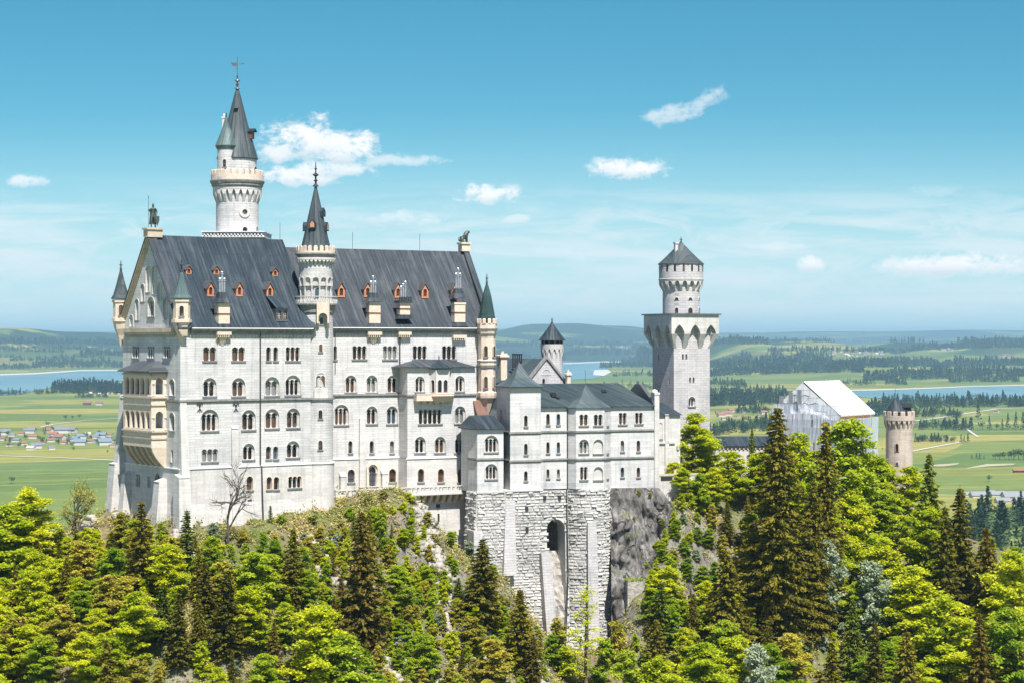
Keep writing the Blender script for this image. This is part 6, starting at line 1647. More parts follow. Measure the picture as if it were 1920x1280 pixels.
def tube_np(pts, r0, r1, n=6):
    m = MB(); m.tube(pts, r0, n, r1); return m
PROTO = {}
def make_tree(kind, seed, H, Rr, leafm, name, dens=1.0, lsize=.175, sparse=False, low=.12):
    """prototype broadleaf: tapered trunk, rising limbs, layered flat leaf sprays with gaps between them"""
    r = np.random.default_rng(seed); rn = random.Random(seed)
    T = MB(); lean = (rn.uniform(-.5, .5), rn.uniform(-.5, .5))
    ax = lambda q: (lean[0] * q * q, lean[1] * q * q, H * .93 * q)
    T.tube([ax(q) for q in (0, .15, .35, .55, .75, 1)], H * .017 + .03, 7, .02)
    S_ = []; nb = int(34 * dens); bias = rn.uniform(0, 6.28)
    for i in range(nb):
        q = low + (.97 - low) * ((i + rn.random()) / nb) ** .9; a = i * 2.39996 + rn.uniform(-.5, .5)
        w = Rr * min(1, (1.06 - q) ** .62 * 1.12) * min(1, .45 + (q - low) * 2.2) * rn.choice((.55, .8, .95, 1.05, 1.3)) * (1 + .18 * math.cos(a - bias))
        up = rn.uniform(.25, .75) * (.6 + q); bx, by, bz = ax(q)
        ca, sa = math.cos(a), math.sin(a)
        P = lambda f, s=0.0, h=0.0: (bx + ca * w * f - sa * s, by + sa * w * f + ca * s, bz + w * up * f * (1 - .35 * f) + h)
        T.tube([P(0), P(.35), P(.7), P(1.0)], .02 + H * .0042 * (1.1 - q), 4, .01)
        k = max(3, int(w * 5.0)); tn = rn.random()
        for j in range(k):
            f = .28 + .80 * (j + rn.random()) / k; s = rn.uniform(-1, 1) * w * .34 * (1.15 - f * .6); x, y, z = P(f, s, -.12 * abs(s) + rn.uniform(-.12, .25))
            S_.append((x, y, z, ca - sa * s * .8, sa + ca * s * .8, min(1, max(0, tn * .6 + rn.random() * .4))))
    for j in range(int(8 * dens)): q = rn.uniform(.88, 1.03); x, y, z = ax(q); S_.append((x + rn.gauss(0, Rr * .1), y + rn.gauss(0, Rr * .1), z, rn.gauss(0, 1), rn.gauss(0, 1), rn.random()))
    S_ = np.array(S_); n = 18 if sparse else 54; ci = np.repeat(np.arange(len(S_)), n)
    d = S_[:, 3:5] / (np.linalg.norm(S_[:, 3:5], axis=1)[:, None] + 1e-6); sc_ = (Rr / 3.2) ** .6
    g_ = r.normal(size=(len(ci), 3)) * np.array([.42, .27, .11]) * sc_; dd = d[ci]
    C = S_[ci, :3] + np.stack([dd[:, 0] * g_[:, 0] - dd[:, 1] * g_[:, 1], dd[:, 1] * g_[:, 0] + dd[:, 0] * g_[:, 1], g_[:, 2] - .22 * np.abs(g_[:, 0]) - .25 * np.abs(g_[:, 1])], 1)
    V, Fq = leaves(C, lsize, .45, 1.0, r=r)
    tone = np.clip(S_[ci, 5] * .65 + r.random(len(ci)) * .35, 0, 1)
    tr = T.build(name, 'bark')
    cr = mesh_np('crown', V, Fq, leafm, tr, tone=tone)
    PROTO.setdefault(kind, []).append((tr, cr, H, Rr)); return tr
def make_conifer(kind, seed, H, Rr, leafm, name, dens=1.0):
    r = np.random.default_rng(seed); rn = random.Random(seed)
    T = MB(); T.tube([(0, 0, 0), (0, 0, H * .5), (0, 0, H)], H * .014 + .04, 7, .02)
    P = []; D = []; to = []; z = H * .07
    while z < H * .985:
        q = z / H; L0 = Rr * (1 - q) ** .78 * (.55 + .45 * min(1, q / .22)); nb = max(4, int((6 + 5 * (1 - q)) * dens)); a0 = rn.random() * 6.28
        for i in range(nb):
            a = a0 + i * 2 * math.pi / nb + rn.uniform(-.3, .3); L = L0 * rn.choice((.45, .7, .85, 1.0, 1.2, 1.35)) * rn.uniform(.85, 1.1) + .12; dr = rn.uniform(.12, .42)
            k = max(3, int(L / .14)); tb = rn.random()
            for j in range(k):
                f = (j + .8) / k; s = L * f; drop = -dr * s * (1 - .35 * f) + .0
                wv = .10 + .38 * L0 / 3 * (1 - abs(f - .45)) 
                for _ in range(4):
                    o_ = rn.gauss(0, wv * .6)
                    P.append((math.cos(a) * s - math.sin(a) * o_, math.sin(a) * s + math.cos(a) * o_, z + drop - abs(o_) * .35 - rn.random() * .10)); D.append((math.cos(a) - math.sin(a) * o_ * 1.4, math.sin(a) + math.cos(a) * o_ * 1.4, -.35)); to.append(tb * .4 + rn.random() * .35 + .25 * f)
            if L > .8 and i % 2 == 0: T.tube([(0, 0, z), (math.cos(a) * L * .8, math.sin(a) * L * .8, z - dr * L * .7)], .03, 3, .01)
        z += .30 + .18 * (1 - q)
    C = np.array(P); V, Fq = leaves(C, .21, .2, 1.15, dirs=np.array(D), r=r)
    tr = T.build(name, 'bark')
    cr = mesh_np('crown', V, Fq, leafm, tr, tone=np.clip(to, 0, 1)); PROTO.setdefault(kind, []).append((tr, cr, H, Rr)); return tr
def make_bare(kind, seed, H, Rr, name, mat='bark_bare', depth=5, leafy=None):
    rn = random.Random(seed); T = MB(); tips = []
    def br(p, d, L, rad, dep):
        q = p + d * L; mid = (p + q) / 2 + Vector((rn.gauss(0, .05), rn.gauss(0, .05), rn.gauss(0, .03))) * L
        T.tube([p, mid, q], rad, 5 if dep > 2 else 3, rad * .66)
        if dep == 0: tips.append(tuple(q)); return
        for i in range(rn.choice((2, 3, 3)) if dep < depth else 4):
            a = Vector((rn.gauss(0, 1), rn.gauss(0, 1), rn.uniform(-.35, .35))).normalized()
            nd = (d * rn.uniform(.8, 1.3) + a * rn.uniform(.7, 1.25)); nd.z += .04; nd.normalize()
            br(p + (q - p) * rn.uniform(.55, 1.0), nd, L * rn.uniform(.62, .86), rad * .62, dep - 1)
    br(Vector((0, 0, 0)), Vector((.04, 0, 1)), H * .30, H * .022, depth)
    zm = max(v[2] for v in T.v); xm = max(max(abs(v[0]), abs(v[1])) for v in T.v)
    T.v = [(x * Rr / xm, y * Rr / xm, z * H / zm) for x, y, z in T.v]; tips = np.array([(x * Rr / xm, y * Rr / xm, z * H / zm) for x, y, z in tips])
    tr = T.build(name, mat); cr = None
    if leafy:
        C = np.repeat(tips, 7, 0) + np.random.default_rng(seed).normal(size=(len(tips) * 7, 3)) * .22
        V, Fq = leaves(C, .15, .4, 1.0); cr = mesh_np('crown', V, Fq, leafy, tr, tone=np.random.default_rng(1).random(len(C)))
    PROTO.setdefault(kind, []).append((tr, cr, H, Rr)); return tr
for s in range(4): make_tree('spring', 20 + s, 12, 3.1, 'leaf_spring', 'broadleaf_tree', (1.3, 1.15, 1.4, 1.0)[s])
for s in range(3): make_tree('green', 30 + s, 12, 2.9, 'leaf_green', 'broadleaf_tree', (1.25, 1.1, 1.4)[s])
for s in range(2): make_tree('olive', 40 + s, 10, 2.6, 'leaf_olive', 'broadleaf_tree', .9, .20)
make_tree('silver', 44, 8, 2.2, 'leaf_silver', 'broadleaf_tree', 1.0, .17)
make_tree('slender', 47, 12, 1.9, 'leaf_spring', 'slender_tree', .9, .12, sparse=True)
for s in range(2): make_tree('sapling_bright', 100 + s, 6, 1.35, 'leaf_spring', 'young_tree', .75, .17, low=.08); make_tree('sapling_green', 110 + s, 6, 1.4, 'leaf_green', 'young_tree', .75, .17, low=.08); make_tree('sapling_olive', 120 + s, 6, 1.3, 'leaf_olive', 'young_tree', .7, .16, low=.06)
for s in range(5): make_conifer('dark', 50 + s, 15, (2.9, 2.4, 3.4, 2.7, 3.0)[s], 'needle', 'spruce_tree', (1, .75, 1.1, .6, .9)[s])
make_conifer('greatspruce', 58, 24, 5.2, 'needle', 'spruce_tree', .95); make_conifer('darkgreen', 60, 13, 2.7, 'needle_green', 'spruce_tree'); make_conifer('brown', 65, 13, 3.0, 'needle_brown', 'spruce_tree')
make_conifer('thin', 70, 10, 1.5, 'needle_green', 'spruce_tree', .55)
make_bare('bare', 80, 11, 4.6, 'bare_tree'); make_bare('budding', 83, 11, 4.6, 'budding_tree', leafy='leaf_olive')
for s in range(4): make_tree('bush', 90 + s, 3.2, 1.3, ('leaf_green', 'leaf_spring', 'leaf_olive', 'brush')[s], 'bush', .6, .15, low=.03)
make_tree('bush_silver', 95, 3.2, 1.4, 'leaf_silver', 'bush', .6, .13, low=.03)
def place_tree(kind, X, Y, Z, H, wid=None, label=None, group=None, cat=None):
    lst = PROTO[kind]; i = random.randrange(len(lst)); tr, cr, H0, R0 = lst[i]
    o = tr.copy(); COL.objects.link(o)
    s = H / H0; sx = s if wid is None else wid / 2 / R0
    sx = min(max(sx * .93, s * .5), s * 1.25)
    o.location = (X, Y, Z - .15); o.scale = (sx, sx, s); o.rotation_euler = (0, 0, random.random() * 6.28)
    if cr is not None: c = cr.copy(); COL.objects.link(c); c.parent = o
    o['_kind'] = kind
    return o

# ================================================================ the castle's crag
random.seed(4)
CP = [  # px, y, distance -> ground points
    (338, 1012, 297), (290, 985, 300), (225, 948, 316), (160, 985, 322), (100, 1010, 325), (0, 1010, 335), (-120, 1010, 345), (420, 995, 300), (490, 978, 306), (560, 975, 311), (612, 976, 312), (640, 948, 318), (690, 935, 317), (725, 930, 316.5), (765, 940, 319),
    (800, 965, 321), (830, 1015, 322.5), (872, 1045, 321), (940, 1085, 321), (985, 1150, 319), (1040, 1240, 318), (1090, 1262, 319), (1140, 1240, 322), (1172, 1180, 326), (1190, 1110, 329.5), (1240, 1100, 330), (1160, 921, 347), (1200, 921, 347), (1240, 919, 347), (1262, 1000, 335), (1150, 1230, 334), (1110, 1225, 336), (1060, 1200, 335), (1010, 1180, 333), (1165, 1180, 338), (1290, 895, 350), (1270, 960, 340),
    (1400, 905, 362), (1340, 910, 356), (1480, 935, 374), (1560, 960, 384), (1640, 975, 386), (1700, 985, 386), (1780, 1010, 385), (1900, 1060, 385), (2050, 1120, 385),
    (1300, 1150, 330), (1400, 1130, 335), (1500, 1110, 345), (1620, 1110, 352), (1720, 1170, 345), (1850, 1210, 345), (2000, 1260, 345), (1250, 1272, 318), (1350, 1290, 318), (1500, 1285, 322), (1650, 1290, 325), (1800, 1330, 325), (1950, 1370, 325),
    (100, 1130, 296), (0, 1120, 300), (-120, 1130, 305), (200, 1120, 292), (300, 1120, 283), (400, 1110, 287), (500, 1110, 291), (600, 1110, 296), (700, 1070, 301), (760, 1080, 304), (820, 1120, 308), (880, 1180, 308), (960, 1240, 306),
    (100, 1290, 272), (0, 1290, 275), (250, 1290, 268), (400, 1290, 272), (550, 1290, 278), (700, 1260, 284), (780, 1265, 289), (860, 1300, 292), (960, 1340, 295), (1090, 1370, 300), (1200, 1380, 303)]
pts3 = [((x - PCX) / FPX * Y, Y, (PCY - y) / FPX * Y) for x, y, Y in CP]
for X in range(-130, 151, 28): pts3 += [(X, 245 + .12 * (X + 130), -72 - .05 * (X + 130)), (X, 215, -100)]
# plateau under the buildings and the fall behind
for X, Y, Z in ((-60, 318, -30), (-48, 318, -30), (-40, 330, -28), (-25, 340, -27), (-10, 350, -26), (5, 350, -25), (20, 350, -24), (40, 362, -24), (58, 385, -30), (70, 400, -36), (90, 410, -42), (110, 405, -48), (-80, 345, -50), (-60, 355, -48), (-40, 365, -45), (-20, 375, -42), (0, 385, -42), (20, 395, -42),
                (45, 410, -48), (-100, 380, -85), (-60, 390, -75), (-20, 410, -80), (20, 430, -80), (60, 440, -80), (100, 440, -85), (150, 430, -90), (-130, 420, -120), (-60, 440, -115), (0, 460, -115), (60, 480, -115), (120, 480, -120), (180, 470, -120),
                (-140, 340, -70), (-140, 300, -62), (165, 400, -75), (165, 350, -80), (-5, 331, -42), (0, 333, -48), (5, 337, -50), (12, 340, -50), (17, 342, -48), (22, 341, -40)): pts3.append((X, Y, Z))
CPN = np.array(pts3)
def rbf_fit(P, z, lam=.4):
    d = np.linalg.norm(P[:, None] - P[None], axis=2); K = d; n = len(P)
    A = np.zeros((n + 3, n + 3)); A[:n, :n] = K - lam * np.eye(n); A[:n, n] = 1; A[:n, n + 1:n + 3] = P; A[n:, :n] = A[:n, n:].T
    return np.linalg.solve(A, np.concatenate([z, np.zeros(3)]))
Wt = rbf_fit(CPN[:, :2], CPN[:, 2])
def crag0(X, Y):
    X = np.asarray(X, float); Y = np.asarray(Y, float); P = np.stack([X.ravel(), Y.ravel()], 1); out = np.zeros(len(P)); n = len(CPN)
    for i in range(0, len(P), 20000):
        p = P[i:i + 20000]; d = np.linalg.norm(p[:, None] - CPN[None, :, :2], axis=2); out[i:i + 20000] = d @ Wt[:n] + Wt[n] + p @ Wt[n + 1:]
    return out.reshape(X.shape)
def vnoise(X, Y, s, seed):
    X = X / s; Y = Y / s; xi = np.floor(X).astype(int); yi = np.floor(Y).astype(int); fx = X - xi; fy = Y - yi; fx = fx * fx * (3 - 2 * fx); fy = fy * fy * (3 - 2 * fy)
    def h(a, b): v = np.sin(a * 127.1 + b * 311.7 + seed * 17.3) * 43758.5453; return v - np.floor(v)
    return (h(xi, yi) * (1 - fx) + h(xi + 1, yi) * fx) * (1 - fy) + (h(xi, yi + 1) * (1 - fx) + h(xi + 1, yi + 1) * fx) * fy - .5
gx = np.linspace(-150, 175, 300); gy = np.concatenate([np.linspace(205, 345, 230), np.linspace(346, 500, 90)])
GX, GY = np.meshgrid(gx, gy); GZ = crag0(GX, GY)
front = smooth((350 - GY) / 10) * .7 + .3
GZ = GZ + (vnoise(GX, GY, 9, 1) * 2.0 + np.abs(vnoise(GX, GY, 4.2, 2)) * 1.8 + vnoise(GX, GY, 1.9, 3) * .9 + vnoise(GX + GY * .4, GY, 1.0, 5) * .4) * front
def crag(X, Y):
    ix = np.clip(np.searchsorted(gx, X) - 1, 0, len(gx) - 2); iy = np.clip(np.searchsorted(gy, Y) - 1, 0, len(gy) - 2)
    fx = (X - gx[ix]) / (gx[ix + 1] - gx[ix]); fy = (Y - gy[iy]) / (gy[iy + 1] - gy[iy])
    return (GZ[iy, ix] * (1 - fx) + GZ[iy, ix + 1] * fx) * (1 - fy) + (GZ[iy + 1, ix] * (1 - fx) + GZ[iy + 1, ix + 1] * fx) * fy
m, t, b, o = newmat('crag')
P = t.objxyz(); geo = t.node('ShaderNodeNewGeometry'); nz = t.sep(geo.outputs['Normal'])[2]
n1 = t.noise(P, .12, 6, .65); n2 = t.noise(P, .9, 7, .7); n3 = t.noise(t.scale(P, (1, 1, .35)), .5, 8, .75, .6)
rock = t.ramp(n3, [(.30, (.04, .037, .03)), (.44, (.13, .12, .095)), (.58, (.25, .235, .195)), (.75, (.42, .40, .35))])
grass = t.ramp(n2, [(.3, (.045, .07, .015)), (.5, (.11, .14, .03)), (.7, (.22, .20, .07))])
dry = t.ramp(n2, [(.3, (.08, .065, .03)), (.7, (.27, .215, .125))])
gcol = t.mix(t.step(n1, .42, .58), grass, dry)
f = t.step(t.m('ADD', nz, t.m('MULTIPLY', t.m('SUBTRACT', n2, .5), .9)), .78, .58)
t.put(b.inputs['Base Color'], t.mix(f, gcol, rock)); b.inputs['Roughness'].default_value = .95; t.put(b.inputs['Normal'], bump(t, t.m('ADD', n3, t.m('MULTIPLY', n2, .5)), .5))
hill = mesh_np('crag', np.stack([GX, GY, GZ], -1).reshape(-1, 3), grid_faces(*GX.shape), 'crag', smooth_=False); tag(hill, kind='structure')
# the bare grey cliff under the east end of the bower wing
def cliff():
    n, mrow = 90, 120; us = np.linspace(0, 1, n); vs = np.linspace(0, 1, mrow)
    U, V = np.meshgrid(us, vs)
    pxl = 1146 + U * 150; top = 914 + np.clip(U - .60, 0, 1) * 190; bot = 1200 + 0 * U
    py = bot + (top - bot) * V
    D = 328.5 + 6.3 * V ** 1.2 + 3.0 * U + 5.5 * np.clip(U - .62, 0, 1) ** 2 * 9
    amp = .3 + .9 * smooth((1 - V) / .2)
    rg = 1 - np.abs(vnoise(U * 26 + V * 5, V * 14, 2.6, 51)) * 2; st = np.floor(V * 9 + vnoise(U * 20, V * 9, 4, 52) * 2.5)
    D = D + amp * (rg * .9 + vnoise(st * 7.3, U * 9, 3.0, 53) * 1.3 + vnoise(U * 30, V * 40, 6, 3) * 1.6 + np.abs(vnoise(U * 30 + V * 12, V * 30, 7, 9)) * 2.2 + vnoise(U * 34 + V * 6, V * 22, 1.6, 4) * .8 + vnoise(U * 60, V * 60, 1.3, 6) * .35)
    D = D - smooth((U - .0) / .15) * 0
    X = (pxl - PCX) / FPX * D; Z = (PCY - py) / FPX * D
    V3 = np.stack([X, D, Z], -1).reshape(-1, 3)
    m, t, b, o = newmat('cliff_rock'); P = t.objxyz()
    a = t.noise(t.scale(P, (1, 1, .45)), .35, 8, .72, .8); c = t.noise(t.scale(P, (1.6, 1, .22)), .8, 8, .75)
    col = t.ramp(a, [(.36, (.045, .04, .038)), (.45, (.13, .12, .11)), (.56, (.25, .235, .225)), (.68, (.42, .40, .385))])
    col = t.mix(t.m('MULTIPLY', t.step(c, .54, .66), .85), col, (.055, .048, .045)); col = t.mix(t.m('MULTIPLY', t.step(c, .30, .42), -.0), col, (.3, .3, .3))
    vo = t.node('ShaderNodeTexVoronoi', feature='DISTANCE_TO_EDGE'); t.put(vo.inputs['Vector'], t.scale(t.add(P, t.scale(t.node('ShaderNodeTexNoise').outputs['Color'], (1.5, 1.5, 1.5))), (.33, .33, .13))); vo.inputs['Scale'].default_value = 1.0
    ck = t.m('MAXIMUM', t.step(vo.outputs['Distance'], .0, .05), t.step(t.noise(P, .45, 4, .6), .62, .46)); col = t.mix(t.m('ADD', .35, t.m('MULTIPLY', ck, .65)), (.04, .036, .034), col); a = t.m('ADD', a, t.m('MULTIPLY', ck, .7))
    gz = t.sep(t.node('ShaderNodeNewGeometry').outputs['Normal'])[2]; col = t.mix(t.m('MULTIPLY', t.step(gz, .62, .80), t.step(t.noise(P, .5, 3), .40, .55)), col, (.13, .17, .03))
    t.put(b.inputs['Base Color'], col); b.inputs['Roughness'].default_value = .9; t.put(b.inputs['Normal'], bump(t, t.m('ADD', a, c), .6))
    global CLIFF; CLIFF = (pxl, py, D)
    ob = mesh_np('cliff', V3, grid_faces(mrow, n), 'cliff_rock'); tag(ob, kind='structure')
cliff()
def at(px, Y): return (px - PCX) / FPX * Y
MAIN = []   # kind, px, top y, distance, width px
MAIN += [('dark', 265, 932, 284, 120), ('thin', 350, 950, 290, 62), ('brown', 678, 955, 287, 125), ('dark', 550, 985, 290, 105), ('thin', 507, 965, 306, 44), ('dark', 425, 1062, 276, 115), ('dark', 385, 1048, 280, 110), ('dark', 335, 1105, 272, 110), ('dark', 905, 1003, 308, 118),
         ('dark', 975, 1098, 303, 92), ('greatspruce', 1458, 752, 330, 190), ('dark', 1548, 778, 340, 105), ('dark', 1362, 1022, 322, 130), ('darkgreen', 1742, 846, 352, 100), ('dark', 1800, 905, 347, 115), ('dark', 1772, 940, 338, 95),
         ('brown', 1848, 985, 340, 110), ('dark', 1700, 1175, 308, 120), ('brown', 1838, 1150, 314, 110), ('darkgreen', 305, 1090, 276, 105), ('dark', 1525, 890, 333, 100), ('darkgreen', 860, 1080, 309, 80), ('darkgreen', 1410, 795, 372, 26), ('dark', 1905, 1180, 318, 110),
         ('darkgreen', 1600, 1120, 322, 70), ('brown', 640, 1080, 294, 70), ('thin', 745, 1100, 300, 60), ('brown', 500, 1150, 284, 80), ('thin', 1240, 1085, 322, 50),
         ('dark', 1640, 1180, 312, 90), ('dark', 1560, 1195, 316, 80), ('brown', 1000, 1185, 300, 55), ('dark', 200, 1190, 262, 95), ('darkgreen', 560, 1130, 285, 75), ('dark', 1230, 1155, 314, 80)]
MAIN += [('sapling_olive', 1046, 1150, 314.5, 40), ('bush', 1040, 1195, 316, 44), ('sapling_green', 1038, 1185, 313, 44), ('sapling_bright', 1062, 1205, 312, 40), ('bush', 1050, 1215, 314, 40), ('sapling_olive', 1010, 1200, 311, 44), ('sapling_green', 1130, 1190, 314, 46), ('bush', 1155, 1160, 320, 40), ('silver', 880, 1010, 321, 50), ('sapling_bright', 850, 1005, 321, 44), ('sapling_green', 925, 1060, 318, 44)]
MAIN += [('spring', 1298, 766, 352, 165), ('spring', 1325, 800, 355, 120), ('spring', 1268, 818, 350, 110), ('spring', 1262, 860, 345, 80), ('spring', 1282, 872, 343, 110), ('green', 1268, 968, 335, 90), ('green', 1590, 762, 353, 160), ('spring', 1500, 800, 357, 120), ('spring', 1420, 838, 354, 115), ('spring', 1375, 838, 352, 110), ('spring', 1335, 870, 345, 110),
         ('spring', 62, 905, 303, 125), ('spring', 12, 935, 300, 130), ('budding', 143, 893, 304, 118), ('spring', 1700, 866, 372, 130), ('spring', 1650, 852, 374, 120), ('spring', 1622, 838, 372, 90), ('green', 1655, 905, 362, 110), ('spring', 1740, 930, 352, 100), ('spring', 1895, 1018, 335, 140),
         ('spring', 1650, 1000, 345, 130), ('spring', 1705, 1050, 332, 150), ('spring', 1765, 1105, 322, 150), ('green', 1880, 1120, 318, 130), ('silver', 1552, 1000, 336, 75), ('silver', 1632, 1040, 334, 80), ('slender', 1098, 1083, 312, 74), ('bare', 428, 862, 296, 130),
         ('green', 1290, 1040, 332, 110), ('green', 1330, 985, 338, 100), ('olive', 1410, 980, 336, 90), ('green', 1240, 1010, 333, 70), ('spring', 250, 1100, 272, 150), ('spring', 150, 1075, 285, 130), ('spring', 60, 1060, 285, 140), ('spring', 190, 1020, 297, 110), ('spring', 110, 985, 306, 120),
         ('green', 472, 1025, 284, 150), ('spring', 470, 1090, 279, 110), ('spring', 600, 1120, 275, 140), ('green', 580, 1060, 290, 80), ('green', 745, 1050, 298, 90), ('spring', 755, 985, 309, 70), ('olive', 600, 1000, 304, 60), ('green', 800, 1180, 289, 80), ('green', 640, 1175, 274, 130), ('olive', 800, 985, 316, 60), ('green', 770, 1020, 311, 65), ('bush', 720, 922, 315.5, 70), ('bush', 690, 935, 315, 55), ('bush', 655, 950, 313, 55), ('bush', 768, 935, 318, 45),
         ('green', 845, 1040, 318, 60), ('bush', 588, 985, 309, 40), ('bush', 530, 985, 306, 50), ('olive', 230, 955, 300, 70), ('olive', 455, 1000, 298, 60), ('green', 1450, 1200, 316, 100), ('spring', 1310, 1195, 306, 120), ('spring', 1230, 1220, 300, 110),
         ('green', 1180, 1205, 304, 80), ('olive', 930, 1190, 296, 80), ('olive', 880, 1150, 300, 70), ('silver', 1420, 1195, 308, 70), ('spring', 1500, 890, 345, 90), ('spring', 1600, 905, 350, 110), ('green', 1545, 850, 350, 100), ('spring', 1560, 960, 345, 90), ('green', 1600, 1080, 336, 70),
         ('spring', 1460, 1010, 330, 60), ('olive', 1480, 1180, 318, 90), ('olive', 780, 1130, 298, 70), ('silver', 400, 985, 297, 50), ('spring', 1390, 1180, 312, 90), ('green', 1350, 1150, 318, 100)]
trees = []
clf = {}
def spot(kind, px, yt, Y, w):
    X = at(px, Y); Z = float(crag(np.array(X), np.array(Y))); H = (PCY - yt) / FPX * Y - Z
    H = max(H, 1.6 if 'bush' in kind else 3.0)
    o = place_tree(kind, X, Y, Z, H, w * Y / FPX if w else None); trees.append((o, px, yt, Y)); return o
for a in MAIN: spot(*a)
# the rest of the wood: spaced at random over the slope, species by place
taken = [(at(a[1], a[3]), a[3]) for a in MAIN]
LIMX = [-60, 0, 120, 205, 235, 300, 340, 480, 600, 632, 660, 720, 770, 810, 845, 880, 950, 1000, 1045, 1150, 1185, 1245, 1285, 1330, 1400, 1500, 1700, 1760, 1900, 1980]
LIMY = [965, 965, 985, 975, 950, 975, 1000, 990, 985, 955, 945, 925, 940, 975, 1030, 1070, 1110, 1160, 1225, 1225, 1130, 990, 900, 850, 860, 850, 930, 930, 1020, 1060]
def fill(x0, x1, Y0, Y1, kinds, n, sp, h0, h1, tries=6000, sc=1.0):
    k = 0
    for _ in range(tries):
        if k >= n: break
        Y = random.uniform(Y0, Y1); px = random.uniform(x0, x1); X = at(px, Y)
        if any((X - a) ** 2 + (Y - b) ** 2 < sp * sp for a, b in taken): continue
        Z = float(crag(np.array(X), np.array(Y))); H = random.uniform(h0, h1); yt = PCY - (Z + H) / Y * FPX
        if yt > 1300: continue
        lim = np.interp(px, LIMX, LIMY) + random.uniform(0, 22)
        if yt < lim: H = (PCY - lim) / FPX * Y - Z; yt = lim
        if H < 1.2 or (H < 2.8 and 'bush' not in kinds): continue
        kd = random.choice(kinds); o = place_tree(kd, X, Y, Z, H, H * random.uniform(.6, .85) if kd in ('spring', 'green', 'olive') else None); trees.append((o, px, yt, Y)); taken.append((X, Y)); k += 1
SAP = ['sapling_bright', 'sapling_green', 'sapling_olive', 'sapling_green', 'sapling_bright', 'thin', 'sapling_olive']; BSH = ['bush', 'bush', 'bush', 'bush_silver']
S, G_, O_, D_, B_, V_ = 'spring', 'green', 'olive', 'dark', 'brown', 'silver'
fill(-40, 330, 262, 300, [S, S, S, G_, O_, D_], 40, 3.9, 7, 10)
fill(-40, 520, 232, 262, [S, S, S, G_, D_], 44, 4.0, 8, 13)
fill(330, 640, 262, 296, [S, G_, G_, D_, O_, B_], 26, 3.8, 5.5, 9)
fill(480, 800, 240, 280, [S, G_, O_, G_], 18, 4.0, 6, 9)
fill(560, 900, 285, 312, [G_, O_, S, D_], 16, 4.5, 4, 6.5)
fill(760, 1180, 262, 295, [O_, G_, V_], 8, 6.0, 3, 5)
fill(1250, 1500, 318, 348, [G_, S, D_, D_], 16, 4.5, 6, 10)
fill(1240, 1560, 285, 315, [S, G_, D_, O_], 9, 5.0, 5, 8)
fill(1560, 1960, 335, 378, [S, S, D_, G_], 24, 5.0, 7, 12)
fill(1620, 1960, 285, 335, [S, S, G_, D_, B_], 24, 5.0, 8, 13)
fill(540, 1020, 280, 319, SAP, 120, 1.6, 2.4, 5.2)
fill(540, 1020, 280, 319, BSH + ['bush'], 150, 1.0, 1.4, 2.8)
fill(1190, 1700, 300, 345, SAP, 60, 2.0, 3.0, 6.0)
fill(1250, 1700, 300, 340, BSH, 40, 1.6, 1.6, 3.0)
fill(180, 640, 262, 306, SAP + ['dark'], 50, 2.0, 3.0, 6.0)
fill(180, 640, 262, 306, BSH, 60, 1.4, 1.4, 3)
fill(1215, 1320, 322, 345, ['green', 'sapling_green', 'sapling_bright', 'dark'], 34, 1.8, 3.0, 8.0)
fill(-40, 260, 290, 330, ['spring', 'green', 'sapling_bright', 'olive', 'dark'], 40, 2.6, 4, 8)
fill(760, 1180, 250, 300, SAP + ['green', 'dark'], 50, 2.6, 3.5, 7)

# shrubs that cling to the bare cliff, and the walled ledges at its foot
pxl, pyc, Dc = CLIFF
for i, (px, py, h) in enumerate(((1198, 925, 1.0), (1218, 932, .9), (1190, 974, .8), (1243, 985, 1.5), (1255, 1010, 2.2), (1180, 1010, .7), (1232, 1030, 1.8), (1250, 1050, 2.6), (1212, 1060, 1.0), (1240, 1085, 2.6), (1262, 965, 1.8), (1225, 1110, 2.4), (1200, 1125, 2.0), (1262, 1080, 3.0))):
    j = np.argmin((pxl - px) ** 2 + (pyc - py) ** 2); D = float(Dc.ravel()[j]) - .1; x, y = pxl.ravel()[j], pyc.ravel()[j]
    kd = ('bush', 'sapling_green', 'bush')[i % 3] if h > 1.4 else 'bush'
    o = place_tree(kd, at(x, D), D, (PCY - y) / FPX * D, h); trees.append((o, px, py - 20, D))
def ledge(px0, px1, yt, yb, D, label):
    f = Frame(at((px0 + px1) / 2, D), D, 12); k = D / FPX; w = (px1 - px0) * k / 2; zt, zb = -(yt - PCY) * k, -(yb - PCY) * k
    t_ = f.thing('ledge_wall', label, 'retaining wall', zb); m = MB(); m.box(-w, w, 0, 5, zb - 3, zt); m.build('wall', 'raw_rock', t_)
    r = np.random.default_rng(int(px0)); n = 900; C = np.stack([r.uniform(-w - .1, w + .1, n), r.uniform(-.15, 4, n) ** 1, r.uniform(zt, zt + .35, n)], 1); C[:, 2] -= zb
    V, Fq = leaves(C, .16, .3, 1, r=r); o = mesh_np('turf', V, Fq, 'leaf_green', t_, tone=r.random(n)); o['kind'] = 'stuff'
ledge(1176, 1226, 1088, 1135, 330.5, 'small pale retaining wall topped with bright grass at the foot of the cliff')
ledge(1186, 1222, 1134, 1185, 328.6, 'lower pale retaining wall topped with grass, under the wider one below the cliff')
